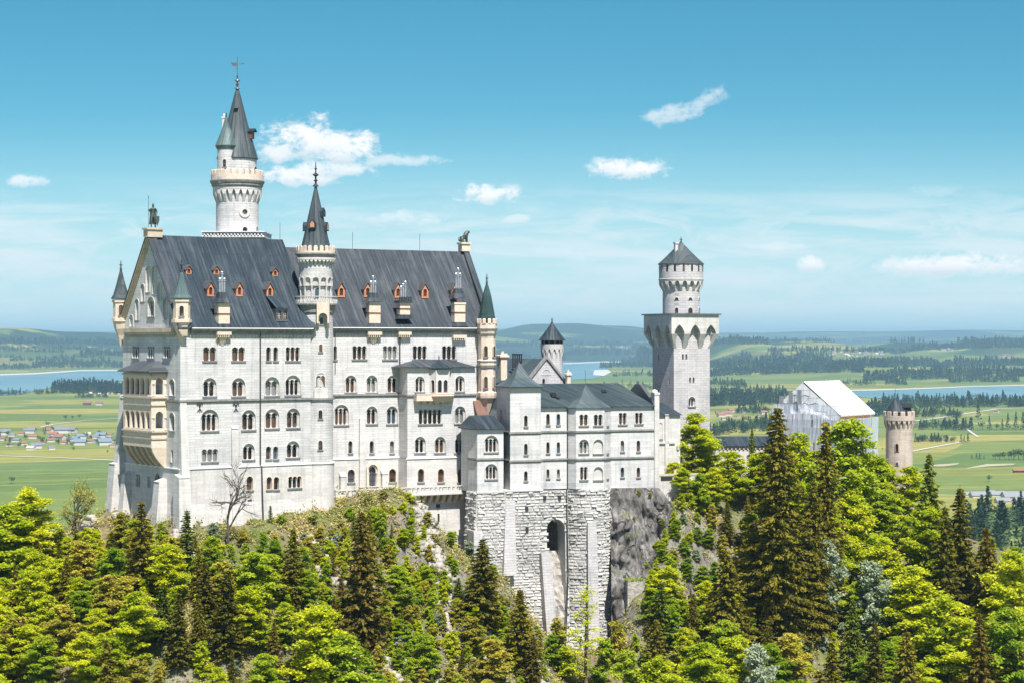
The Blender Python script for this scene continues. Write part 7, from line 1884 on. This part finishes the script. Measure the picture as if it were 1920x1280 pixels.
# broken pale rock on the slope
def rocks():
    r = np.random.default_rng(9); vs = []; fs = []; k = 0
    bands = [(790, 950, 850, 1190, 28, 420), (700, 1235, 800, 1290, 60, 120), (960, 1215, 1010, 1290, 40, 100), (1470, 1110, 1500, 1200, 34, 110), (330, 1010, 345, 1050, 30, 60), (590, 1010, 650, 1100, 70, 70), (560, 1150, 520, 1230, 40, 60), (1560, 1080, 1640, 1180, 70, 90), (170, 960, 150, 1030, 40, 50), (1300, 1150, 1340, 1250, 60, 70), (880, 1180, 940, 1280, 60, 110)]
    for x0, y0, x1, y1, w, n in bands:
        for _ in range(n):
            f = r.random(); px = x0 + (x1 - x0) * f + r.normal() * w * .35; py = y0 + (y1 - y0) * f + r.normal() * 6
            Ys = np.linspace(352, 255, 200); Xs = at(px, Ys); Zs = crag(Xs, Ys); hit = np.nonzero((PCY - py) / FPX * Ys <= Zs)[0]
            hit = [q for q in hit]
            if not hit: continue
            Y = Ys[hit[-1]]; X = at(px, Y); Z = float(crag(np.array(X), np.array(Y))); s = r.uniform(.25, .95) ** 1.3
            q = np.array([[a, b, c] for a in (-1, 1) for b in (-1, 1) for c in (-1, 1)], float) * r.uniform(.5, 1, (8, 3)) * s * np.array([1, .8, .75])
            a = r.random() * 6.28; c, s_ = math.cos(a), math.sin(a); q = np.stack([q[:, 0] * c - q[:, 1] * s_, q[:, 0] * s_ + q[:, 1] * c, q[:, 2]], 1) + np.array([X, Y, Z + .1])
            vs.append(q); fs += [[k, k + 1, k + 3, k + 2], [k + 4, k + 6, k + 7, k + 5], [k, k + 4, k + 5, k + 1], [k + 2, k + 3, k + 7, k + 6], [k, k + 2, k + 6, k + 4], [k + 1, k + 5, k + 7, k + 3]]; k += 8
    o = mesh_np('broken_rock', np.concatenate(vs), np.array(fs), 'raw_rock'); tag(o, 'pale broken rock lying in gullies on the slope', 'rock', None, 'stuff')
rocks()

# ================================================================ far woods, single field trees, villages
FAR = {}
def far_proto(kind, seed):
    r = np.random.default_rng(seed)
    if kind == 'conifer':
        n = 110; q = r.random(n) ** .8; a = r.random(n) * 6.28; w = (1 - q) * .19 * r.uniform(.5, 1.1, n); C = np.stack([np.cos(a) * w, np.sin(a) * w, .06 + q * .92], 1); s = .050
        V, Fq = leaves(C, s, .1, 1.2, r=r)
    else:
        nl = 7; cl = r.normal(size=(nl, 3)) * np.array([.17, .17, .16]) + np.array([0, 0, .58]); n = 150; ci = r.integers(0, nl, n)
        d = r.normal(size=(n, 3)); d /= np.linalg.norm(d, axis=1)[:, None]; C = cl[ci] + d * r.uniform(.12, .2, (n, 1)); C[:, 2] = np.clip(C[:, 2], .12, 1); V, Fq = leaves(C, .065, .4, 1.0, r=r)
    return V, Fq, r.random(len(Fq))
for k in ('conifer', 'round'): FAR[k] = [far_proto(k, 300 + i) for i in range(4)]
def forest(name, label, bands, mat='far_leaf', extra=None):
    """bands of (x0, x1, y-low at x0, y-low at x1, depth in px, number, share of conifers, tree height m)"""
    Vs, Fs, Ts = [], [], []; k = 0; r = np.random.default_rng(hash(name) % 1000 if 0 else len(bands) * 7 + len(label))
    for (x0, x1, y0, y1, dp, n, sh, hh) in bands:
        px = r.uniform(x0, x1, n); f = (px - x0) / (x1 - x0); edge = np.minimum(f, 1 - f) * 6
        cl = np.array([math.sin(p * .11 + y0) * .5 + .5 for p in px])
        py = y0 + (y1 - y0) * f - r.random(n) * dp * np.clip(edge, .25, 1) * (.55 + .45 * cl)
        X, Y, Z, ok = onland(px, py)
        keep = ok & (Y < 30000)
        for i in np.nonzero(keep)[0]:
            kind = 'conifer' if r.random() < sh else 'round'; V, Fq, tn = FAR[kind][r.integers(0, 4)]
            H = hh * r.uniform(.65, 1.25) * (1.15 if kind == 'conifer' else .75); wx = H * r.uniform(.9, 1.5)
            a = r.random() * 6.28; c, s = math.cos(a), math.sin(a)
            big = Y[i] > 7000
            st = 2 if big else 1     # thinner copies far out
            Vv = V.reshape(-1, 4, 3)[::st]; tt = tn[::st]
            if big: cc = Vv.mean(1, keepdims=True); Vv = cc + (Vv - cc) * 1.7
            Vv = Vv.reshape(-1, 3)
            W_ = np.stack([(Vv[:, 0] * c - Vv[:, 1] * s) * wx + X[i], (Vv[:, 0] * s + Vv[:, 1] * c) * wx + Y[i], Vv[:, 2] * H + Z[i] - .5], 1)
            Vs.append(W_); Fs.append(np.arange(len(W_)).reshape(-1, 4) + k); k += len(W_); Ts.append(np.clip(tt * .6 + (.35 if kind == 'round' else 0) + r.uniform(-.15, .2), 0, 1))
    o = mesh_np(name, np.concatenate(Vs), np.concatenate(Fs), mat, tone=np.concatenate(Ts)); tag(o, label, 'forest', None, 'stuff'); return o
forest('forest', 'dark woods on the hills beyond the left lake', [(-60, 232, 646, 648, 9, 520, .6, 26), (-60, 120, 659, 661, 3, 90, .5, 22), (150, 232, 667, 668, 9, 190, .6, 24), (60, 232, 690, 689, 12, 420, .6, 24), (-60, 60, 694, 692, 7, 150, .5, 22),
        (20, 140, 678, 676, 4, 110, .4, 20), (0, 232, 655, 656, 2, 110, .4, 20), (100, 190, 671, 672, 3, 70, .3, 18), (-60, 40, 670, 672, 3, 50, .3, 18)])
forest('forest', 'belt of dark conifers on the near shore of the left lake', [(98, 232, 737, 739, 13, 330, .85, 26), (-40, 100, 742, 738, 4, 70, .2, 16), (140, 200, 746, 745, 4, 40, .2, 14), (0, 30, 741, 741, 3, 20, .2, 12)])
forest('forest', 'blue-green woods round the middle lake', [(922, 995, 676, 674, 16, 210, .6, 26), (930, 1060, 652, 650, 8, 200, .6, 28), (1055, 1225, 668, 664, 15, 520, .6, 27), (1060, 1225, 650, 648, 7, 220, .6, 28), (1125, 1225, 690, 688, 9, 190, .6, 24), (1150, 1225, 706, 705, 5, 50, .4, 20),
        (1130, 1225, 728, 730, 6, 60, .4, 18), (1000, 1060, 676, 676, 6, 80, .6, 24), (1165, 1225, 677, 677, 5, 60, .6, 24)])
forest('forest', 'wide dark woods across the hills above the right lake', [(1330, 1440, 648, 646, 12, 260, .5, 26), (1330, 1560, 690, 684, 22, 850, .65, 26), (1330, 1480, 706, 700, 14, 420, .65, 26), (1440, 1620, 700, 698, 14, 430, .6, 26), (1560, 1760, 690, 688, 14, 560, .65, 27), (1620, 1925, 714, 706, 17, 620, .65, 26),
        (1760, 1925, 690, 686, 12, 380, .65, 27), (1440, 1700, 660, 662, 6, 280, .5, 24), (1700, 1925, 658, 652, 9, 330, .6, 27), (1400, 1925, 643, 643, 4, 380, .6, 28), (1560, 1640, 724, 722, 6, 60, .3, 18), (1660, 1700, 722, 722, 6, 40, .7, 22), (1780, 1910, 717, 716, 8, 160, .5, 20), (1330, 1400, 722, 726, 6, 90, .4, 20), (1480, 1560, 670, 672, 5, 90, .6, 24)])
forest('forest', 'belt of trees below the near shore of the right lake', [(1330, 1470, 762, 758, 18, 330, .7, 24), (1625, 1925, 768, 762, 18, 480, .45, 20), (1710, 1800, 782, 782, 8, 90, .4, 16), (1640, 1710, 780, 782, 14, 110, .4, 18), (1330, 1470, 738, 736, 5, 110, .5, 18)])
forest('forest', 'grey-green trees round the red-roofed village', [(1330, 1470, 818, 806, 22, 170, .35, 17), (1380, 1440, 775, 775, 8, 50, .4, 15), (1430, 1500, 742, 742, 5, 40, .5, 15)])
forest('forest', 'tall dark conifers standing in the fields on the right', [(1715, 1820, 806, 807, 12, 60, .5, 17), (1715, 1790, 829, 828, 6, 60, .2, 11)])
forest('forest', 'dark conifers at the foot of the hill on the far right', [(1815, 1960, 1010, 1005, 42, 60, .85, 21), (1800, 1850, 1030, 1040, 50, 26, .4, 16), (1830, 1960, 1060, 1070, 50, 36, .6, 18)])
forest('forest', 'woods beyond the lake behind the palace', [(232, 920, 688, 686, 14, 700, .6, 25), (232, 920, 655, 650, 10, 420, .6, 26), (232, 700, 732, 734, 10, 300, .7, 22), (300, 900, 780, 770, 6, 120, .4, 18)])
# single trees in the fields
def far_tree(px, py, hpx, kind, label, grp, wide=1.0):
    X, Y, Z, ok = onland([px], [py]); X, Y, Z = X[0], Y[0], Z[0]; H = hpx * Y / FPX
    key = kind + '_obj'
    if key not in FAR:
        V, Fq, tn = FAR[kind][0]; q = MB(); q.tube([(0, 0, 0), (0, 0, .55)], .02, 5, .012); tr = q.build('field_tree', 'bark'); cr = mesh_np('crown', V, Fq, 'far_leaf', tr, tone=np.clip(tn * .6 + (.35 if kind == 'round' else 0), 0, 1)); FAR[key] = (tr, cr); PROTO['far' + kind] = [(tr, cr, 1, 1)]
    tr, cr = FAR[key]; o = tr.copy(); COL.objects.link(o); c = cr.copy(); COL.objects.link(c); c.parent = o
    o.location = (X, Y, Z - .3); o.scale = (H * 1.15 * wide, H * 1.15 * wide, H); o.rotation_euler = (0, 0, random.random() * 6)
    tag(o, label, 'tree', grp); return o
far_tree(21, 906, 17, 'round', 'small round bush standing alone in the green field at the left edge', None)
far_tree(150, 784, 10, 'round', 'round green tree on the field path above the left village', None)
far_tree(136, 785, 8, 'round', 'small tree beside the round one on the field path', None)
far_tree(123, 787, 12, 'round', 'greyish tree at the bend of the field path above the village', None)
far_tree(88, 800, 13, 'round', 'tree at the near end of the field path by the village', None)
far_tree(138, 845, 9, 'round', 'small round tree below the village main road', None)
far_tree(201, 849, 7, 'round', 'tiny tree below the village beside the palace', None)
far_tree(1853, 903, 16, 'round', 'round bush standing alone in the right-hand fields', None)
for px, py, h, k in ((1834, 787, 38, 'conifer'), (1811, 803, 22, 'conifer'), (1822, 806, 26, 'conifer'), (1855, 806, 28, 'conifer'), (1879, 806, 22, 'conifer'), (1890, 805, 32, 'conifer'), (1905, 806, 35, 'conifer'), (1918, 806, 36, 'conifer'), (1842, 806, 20, 'round'), (1868, 806, 15, 'round'), (1930, 806, 30, 'conifer')):
    far_tree(px, py, h, k, 'tall tree in the row across the fields right of the crenellated gate tower', 'row of field trees', .8 if k == 'conifer' else 1)
for px, py, h in ((1802, 829, 16), (1815, 829, 19), (1808, 829, 14)): far_tree(px, py, h, 'conifer', 'conifer of the little clump in the middle of the right-hand fields', 'little field clump')
for px, py, h in ((1866, 861, 14), (1874, 862, 17), (1883, 862, 18), (1892, 862, 20), (1901, 862, 22), (1910, 862, 26), (1919, 862, 24), (1927, 862, 20)): far_tree(px, py, h, 'round', 'grey-green tree of the thicket in the fields at the right edge', 'field thicket')
for px, py, h in ((1822, 860, 9), (1831, 860, 12), (1837, 861, 13), (1845, 861, 8)): far_tree(px, py, h, 'conifer', 'small conifer of the low group left of the field thicket', 'low field group')
for px, h in ((1748, 10), (1757, 9), (1765, 12), (1776, 8)): far_tree(px, 829, h, 'round', 'low hedge tree in the fields just right of the gate tower', 'hedge trees')
for px, py, h in ((1412, 778, 14), (1425, 776, 11), (1440, 775, 13), (1395, 792, 16), (1385, 797, 14)): far_tree(px, py, h, 'round', 'tree among the red roofs behind the tall spruce', 'trees of the red-roofed village')
rv = random.Random(8)
for i in range(46):
    px = rv.uniform(-5, 222); py = rv.uniform(812, 840) - (6 if 60 < px < 100 else 0)
    far_tree(px, py, rv.uniform(7, 15), 'round' if rv.random() < .75 else 'conifer', 'tree among the houses of the left village', 'trees of the left village')
# houses
HS = {}
def house(px, py, wpx_, roofm, wallm, label, grp, yaw=None, hk=1.0, deep=.7):
    wpx = wpx_ * 1.0; X, Y, Z, ok = onland([px], [py]); X, Y, Z = float(X[0]), float(Y[0]), float(Z[0]); k = Y / FPX; w = wpx * k; d = w * deep; h = min(w * .30, 6.5) * hk; rh = d * .34
    m = MB(); m.box(-w / 2, w / 2, -d / 2, d / 2, -1, h); m.add([(-w / 2, -d / 2, h), (-w / 2, d / 2, h), (-w / 2, 0, h + rh)], [(0, 1, 2)]); m.add([(w / 2, -d / 2, h), (w / 2, d / 2, h), (w / 2, 0, h + rh)], [(0, 1, 2)])
    nm = 'house' if 'barn' not in label and 'hall' not in label and 'shed' not in label else 'barn'
    o = m.build(nm, wallm)
    r = MB(); e = w * .05
    r.loft([[(-w / 2 - e, -d / 2 - e, h - rh * .1), (-w / 2 - e, 0, h + rh), (-w / 2 - e, d / 2 + e, h - rh * .1), (-w / 2 - e, d / 2 + e, h - rh * .1 + .4), (-w / 2 - e, 0, h + rh + .4), (-w / 2 - e, -d / 2 - e, h - rh * .1 + .4)],
            [(w / 2 + e, -d / 2 - e, h - rh * .1), (w / 2 + e, 0, h + rh), (w / 2 + e, d / 2 + e, h - rh * .1), (w / 2 + e, d / 2 + e, h - rh * .1 + .4), (w / 2 + e, 0, h + rh + .4), (w / 2 + e, -d / 2 - e, h - rh * .1 + .4)]])
    r.build('roof', roofm, o)
    o.location = (X, Y, Z); o.rotation_euler = (0, 0, R(yaw if yaw is not None else rv.uniform(-35, 35))); tag(o, label, 'barn' if nm == 'barn' else 'house', grp); return o
RM = {'tile_red': 'red-roofed', 'tile_brown': 'brown-roofed', 'tile_grey': 'grey-roofed', 'tile_blue': 'blue-roofed', 'render_white': 'white flat-roofed'}
for px, py, w, rm in ((8, 815, 20, 'tile_grey'), (22, 818, 12, 'tile_grey'), (4, 825, 14, 'tile_brown'), (30, 828, 14, 'tile_grey'), (56, 812, 20, 'tile_grey'), (62, 822, 15, 'tile_red'), (45, 834, 12, 'tile_brown'), (40, 815, 11, 'tile_red'), (92, 810, 14, 'tile_red'), (115, 812, 24, 'tile_grey'), (133, 811, 20, 'tile_grey'),
                      (100, 818, 16, 'tile_red'), (112, 824, 20, 'tile_red'), (95, 828, 14, 'tile_brown'), (122, 832, 14, 'tile_red'), (140, 826, 16, 'tile_blue'), (152, 822, 17, 'tile_blue'), (150, 834, 22, 'tile_blue'), (170, 830, 13, 'tile_red'), (178, 822, 12, 'tile_grey'), (190, 820, 18, 'tile_blue'), (205, 818, 12, 'tile_red'),
                      (195, 834, 24, 'tile_blue'), (165, 815, 9, 'render_white'), (68, 840, 20, 'tile_grey'), (58, 843, 14, 'render_white'), (97, 842, 12, 'tile_grey'), (78, 832, 12, 'tile_brown'), (215, 828, 12, 'tile_grey'), (18, 836, 12, 'tile_brown'), (210, 838, 10, 'tile_red')):
    house(px, py, w, rm, 'render_white', RM[rm] + ' house in the left village beyond the trees', RM[rm] + ' houses of the left village')
house(163, 759, 14, 'tile_brown', 'wood_dark', 'dark field barn in the left fields, the left of two', None, 5); house(186, 759, 12, 'tile_brown', 'render_white', 'dark-roofed field barn in the left fields, the right of two', None, 5)
for px, py, w, rm in ((1352, 781, 14, 'tile_red'), (1364, 779, 17, 'tile_red'), (1372, 772, 12, 'tile_red'), (1346, 775, 9, 'tile_brown'), (1388, 772, 11, 'tile_brown'), (1394, 774, 8, 'tile_red'), (1432, 776, 13, 'tile_red'), (1440, 773, 9, 'tile_red'), (1425, 780, 8, 'tile_brown'), (1358, 787, 10, 'tile_red'), (1380, 783, 8, 'tile_brown')):
    house(px, py, w, rm, 'render_white', RM[rm] + ' house of the small village behind the square tower', RM[rm] + ' houses of the small village')
for i in range(26): house(rv.uniform(1555, 1655), rv.uniform(660, 668), rv.uniform(4, 8), rv.choice(('tile_red', 'tile_brown', 'tile_grey', 'render_white')), 'render_white', 'tiny far house of the hill village above the right lake', 'houses of the far hill village')
for i in range(12): house(rv.uniform(1875, 1905), rv.uniform(667, 672), rv.uniform(4, 8), 'tile_brown', 'render_white', 'tiny far house of the hamlet near the right edge', 'houses of the far hamlet')
for i in range(6): house(rv.uniform(1765, 1790), rv.uniform(655, 658), rv.uniform(3.5, 6), 'tile_grey', 'render_white', 'tiny white far house on the hill left of the hamlet', 'houses on the far hill')
for i in range(8): house(rv.uniform(1160, 1185), rv.uniform(650, 654), rv.uniform(4, 7), 'tile_grey', 'render_white', 'tiny pale far house beyond the middle lake', 'houses beyond the middle lake')
for i in range(9): house(rv.uniform(165, 228), rv.uniform(736, 740), rv.uniform(3.5, 6), 'render_white', 'render_white', 'tiny white caravan hut at the lake shore beside the palace', 'huts on the left lake shore')
house(1868, 773, 10, 'tile_brown', 'render_white', 'small white-walled farm beside the pale road at the right', None); house(1912, 886, 24, 'tile_red', 'wood_dark', 'long dark field barn with red roof at the right edge', None, 3, .6, .3)
for px, py, w in ((1808, 930, 22), (1835, 932, 30), (1870, 930, 26), (1900, 936, 40), (1925, 946, 44), (1880, 942, 26), (1855, 926, 20)): house(px, py, w, 'steel', 'render_white', 'pale flat parking hall at the foot of the hill on the right', 'pale halls at the hill foot', 8, .5, .6)

# undergrowth on the crag
def brush():
    r = np.random.default_rng(5); n = 90000
    px = r.uniform(-40, 1960, n); Y = r.uniform(250, 352, n); X = (px - PCX) / FPX * Y; Z = crag(X, Y)
    d = vnoise(X, Y, 6, 21) + vnoise(X, Y, 2.0, 22) * .6; k = d > -.10 + .25 * r.random(n)
    py = PCY - Z / Y * FPX; k &= (py < 1300)
    X, Y, Z, d = X[k], Y[k], Z[k], d[k]; m_ = len(X)
    rep = 5; C = np.repeat(np.stack([X, Y, Z], 1), rep, 0) + r.normal(size=(m_ * rep, 3)) * np.array([.28, .28, .12]) + np.array([0, 0, .22])
    # taller scrub in clumps
    q = 11000; px2 = r.uniform(-40, 1960, q); Y2 = r.uniform(256, 350, q); X2 = (px2 - PCX) / FPX * Y2; Z2 = crag(X2, Y2); ok = (vnoise(X2, Y2, 5, 41) + vnoise(X2, Y2, 1.7, 42) * .5 > -.22) & (PCY - Z2 / Y2 * FPX < 1300) & ~((px2 > 1040) & (px2 < 1160) & (Y2 > 318)) & ~((px2 > 1150) & (px2 < 1260) & (Y2 > 328))
    X2, Y2, Z2 = X2[ok], Y2[ok], Z2[ok]; hh = .3 + 1.6 * r.random(len(X2)) ** 2; nn = 30
    g_ = r.normal(size=(len(X2) * nn, 3)); g_ /= np.linalg.norm(g_, axis=1)[:, None]; hr = np.repeat(hh, nn)
    C2 = np.repeat(np.stack([X2, Y2, Z2], 1), nn, 0) + g_ * np.stack([hr * .55, hr * .55, hr * .6], 1) * r.uniform(.5, 1.25, (len(hr), 1)) + np.stack([0 * hr, 0 * hr, hr * .5], 1)
    V2, F2 = leaves(C2, .15, .4, 1.0, r=r); t2 = np.clip(np.repeat(r.beta(1.6, 2.2, len(X2)), nn) + r.normal(size=len(hr)) * .1, 0, 1)
    tag(mesh_np('scrub', V2, F2, 'brush', tone=t2), 'knee-high green and brown scrub in clumps on the crag', 'scrub', None, 'stuff')
    V, Fq = leaves(C, .17, .3, 1.0, r=r)
    tone = np.clip(np.repeat(vnoise(X, Y, 4.5, 31) + .55 + r.normal(size=m_) * .15, rep) + r.normal(size=m_ * rep) * .08, 0, 1)
    o = mesh_np('undergrowth', V, Fq, 'brush', tone=tone); tag(o, 'low scrub and dry grass covering the rocky slope', 'undergrowth', None, 'stuff')
brush()

# ================================================================ air
hz = MB(); hz.box(-25500, 25500, -520, 37000, -153, 220)
m = bpy.data.materials.new('haze'); m.use_nodes = True; t = NT(m.node_tree); t.n.clear()
v = t.node('ShaderNodeVolumePrincipled'); v.inputs['Color'].default_value = (.40, .68, .86, 1); v.inputs['Density'].default_value = 4.8e-5; v.inputs['Anisotropy'].default_value = 0.0
o = t.node('ShaderNodeOutputMaterial'); t.l.new(v.outputs[0], o.inputs['Volume']); MATS['haze'] = m
tag(hz.build('haze', 'haze'), kind='stuff')

# ================================================================ names for the trees, clean up
for lst in PROTO.values():
    for tr, cr, _, _ in lst:
        if cr is not None: bpy.data.objects.remove(cr)
        bpy.data.objects.remove(tr)
DESC = {'greatspruce': 'tall broad dark spruce', 'spring': 'bright yellow-green broadleaf tree', 'green': 'fresh green broadleaf tree', 'olive': 'olive-green broadleaf tree', 'silver': 'pale silvery-green tree', 'slender': 'slender thin-leaved young tree', 'dark': 'dark spruce', 'darkgreen': 'deep green spruce',
        'brown': 'brown spruce', 'thin': 'thin young spruce', 'bare': 'bare leafless tree', 'budding': 'sparse budding tree', 'bush': 'small leafy bush', 'sapling_bright': 'young yellow-green tree', 'sapling_green': 'young fresh green tree', 'sapling_olive': 'young olive-green tree', 'bush_silver': 'small silvery bush'}
def zone(px, yt):
    if px < 240: return 'on the wooded slope left of the palace' if yt < 1060 else 'low on the slope left of the palace'
    if px < 420: return 'below the palace corner buttress' if yt > 1060 else 'by the palace corner buttress'
    if px < 560: return 'at the foot of the palace west block' if yt < 1060 else 'on the slope below the palace west block'
    if px < 650: return 'just under the round stair tower' if yt < 1040 else 'far below the round stair tower'
    if px < 760: return 'on the mound under the terrace door' if yt < 1000 else ('halfway down below the terrace door' if yt < 1110 else 'low down below the terrace door')
    if px < 870: return 'on the mound under the balconied bay' if yt < 1060 else 'far below the balconied bay'
    if px < 1170: return 'before the rough stone base' if yt < 1150 else 'at the bottom below the rough stone base'
    if px < 1440: return 'beside the cliff under the square tower' if yt < 1000 else 'on the slope right of the cliff'
    if px < 1720: return 'in front of the scaffolded gatehouse' if yt < 1000 else 'on the slope below the scaffolded gatehouse'
    return 'right of the crenellated gate tower' if yt < 1080 else 'on the slope at the lower right'
ORD = ['first', 'second', 'third', 'fourth', 'fifth', 'sixth', 'seventh', 'eighth', 'ninth', 'tenth', 'eleventh', 'twelfth', 'thirteenth', 'fourteenth', 'fifteenth', 'sixteenth', 'seventeenth', 'eighteenth', 'nineteenth', 'twentieth'] + ['twenty-' + q for q in ('first', 'second', 'third', 'fourth', 'fifth', 'sixth', 'seventh', 'eighth', 'ninth')] + ['thirtieth'] + ['thirty-' + q for q in ('first', 'second', 'third', 'fourth', 'fifth')]
byk = {}
for o, px, yt, Y in trees: byk.setdefault((o['_kind'], zone(px, yt)), []).append((px, o))
for (k, zn), lst in byk.items():
    lst.sort(key=lambda q: q[0]); n = len(lst)
    for i, (px, o) in enumerate(lst):
        cat = 'bush' if 'bush' in k else 'tree'
        if n == 1: lab = DESC[k] + ' ' + zn
        elif n <= 35: lab = DESC[k] + ' ' + zn + ', ' + ORD[i] + ' from the left'
        else: lab = DESC[k] + ' ' + zn
        tag(o, lab, cat, DESC[k] + ' ' + zn if n > 1 else None)
for o in scene.objects:
    for key in ('_kind', '_zb'):
        if key in o: del o[key]
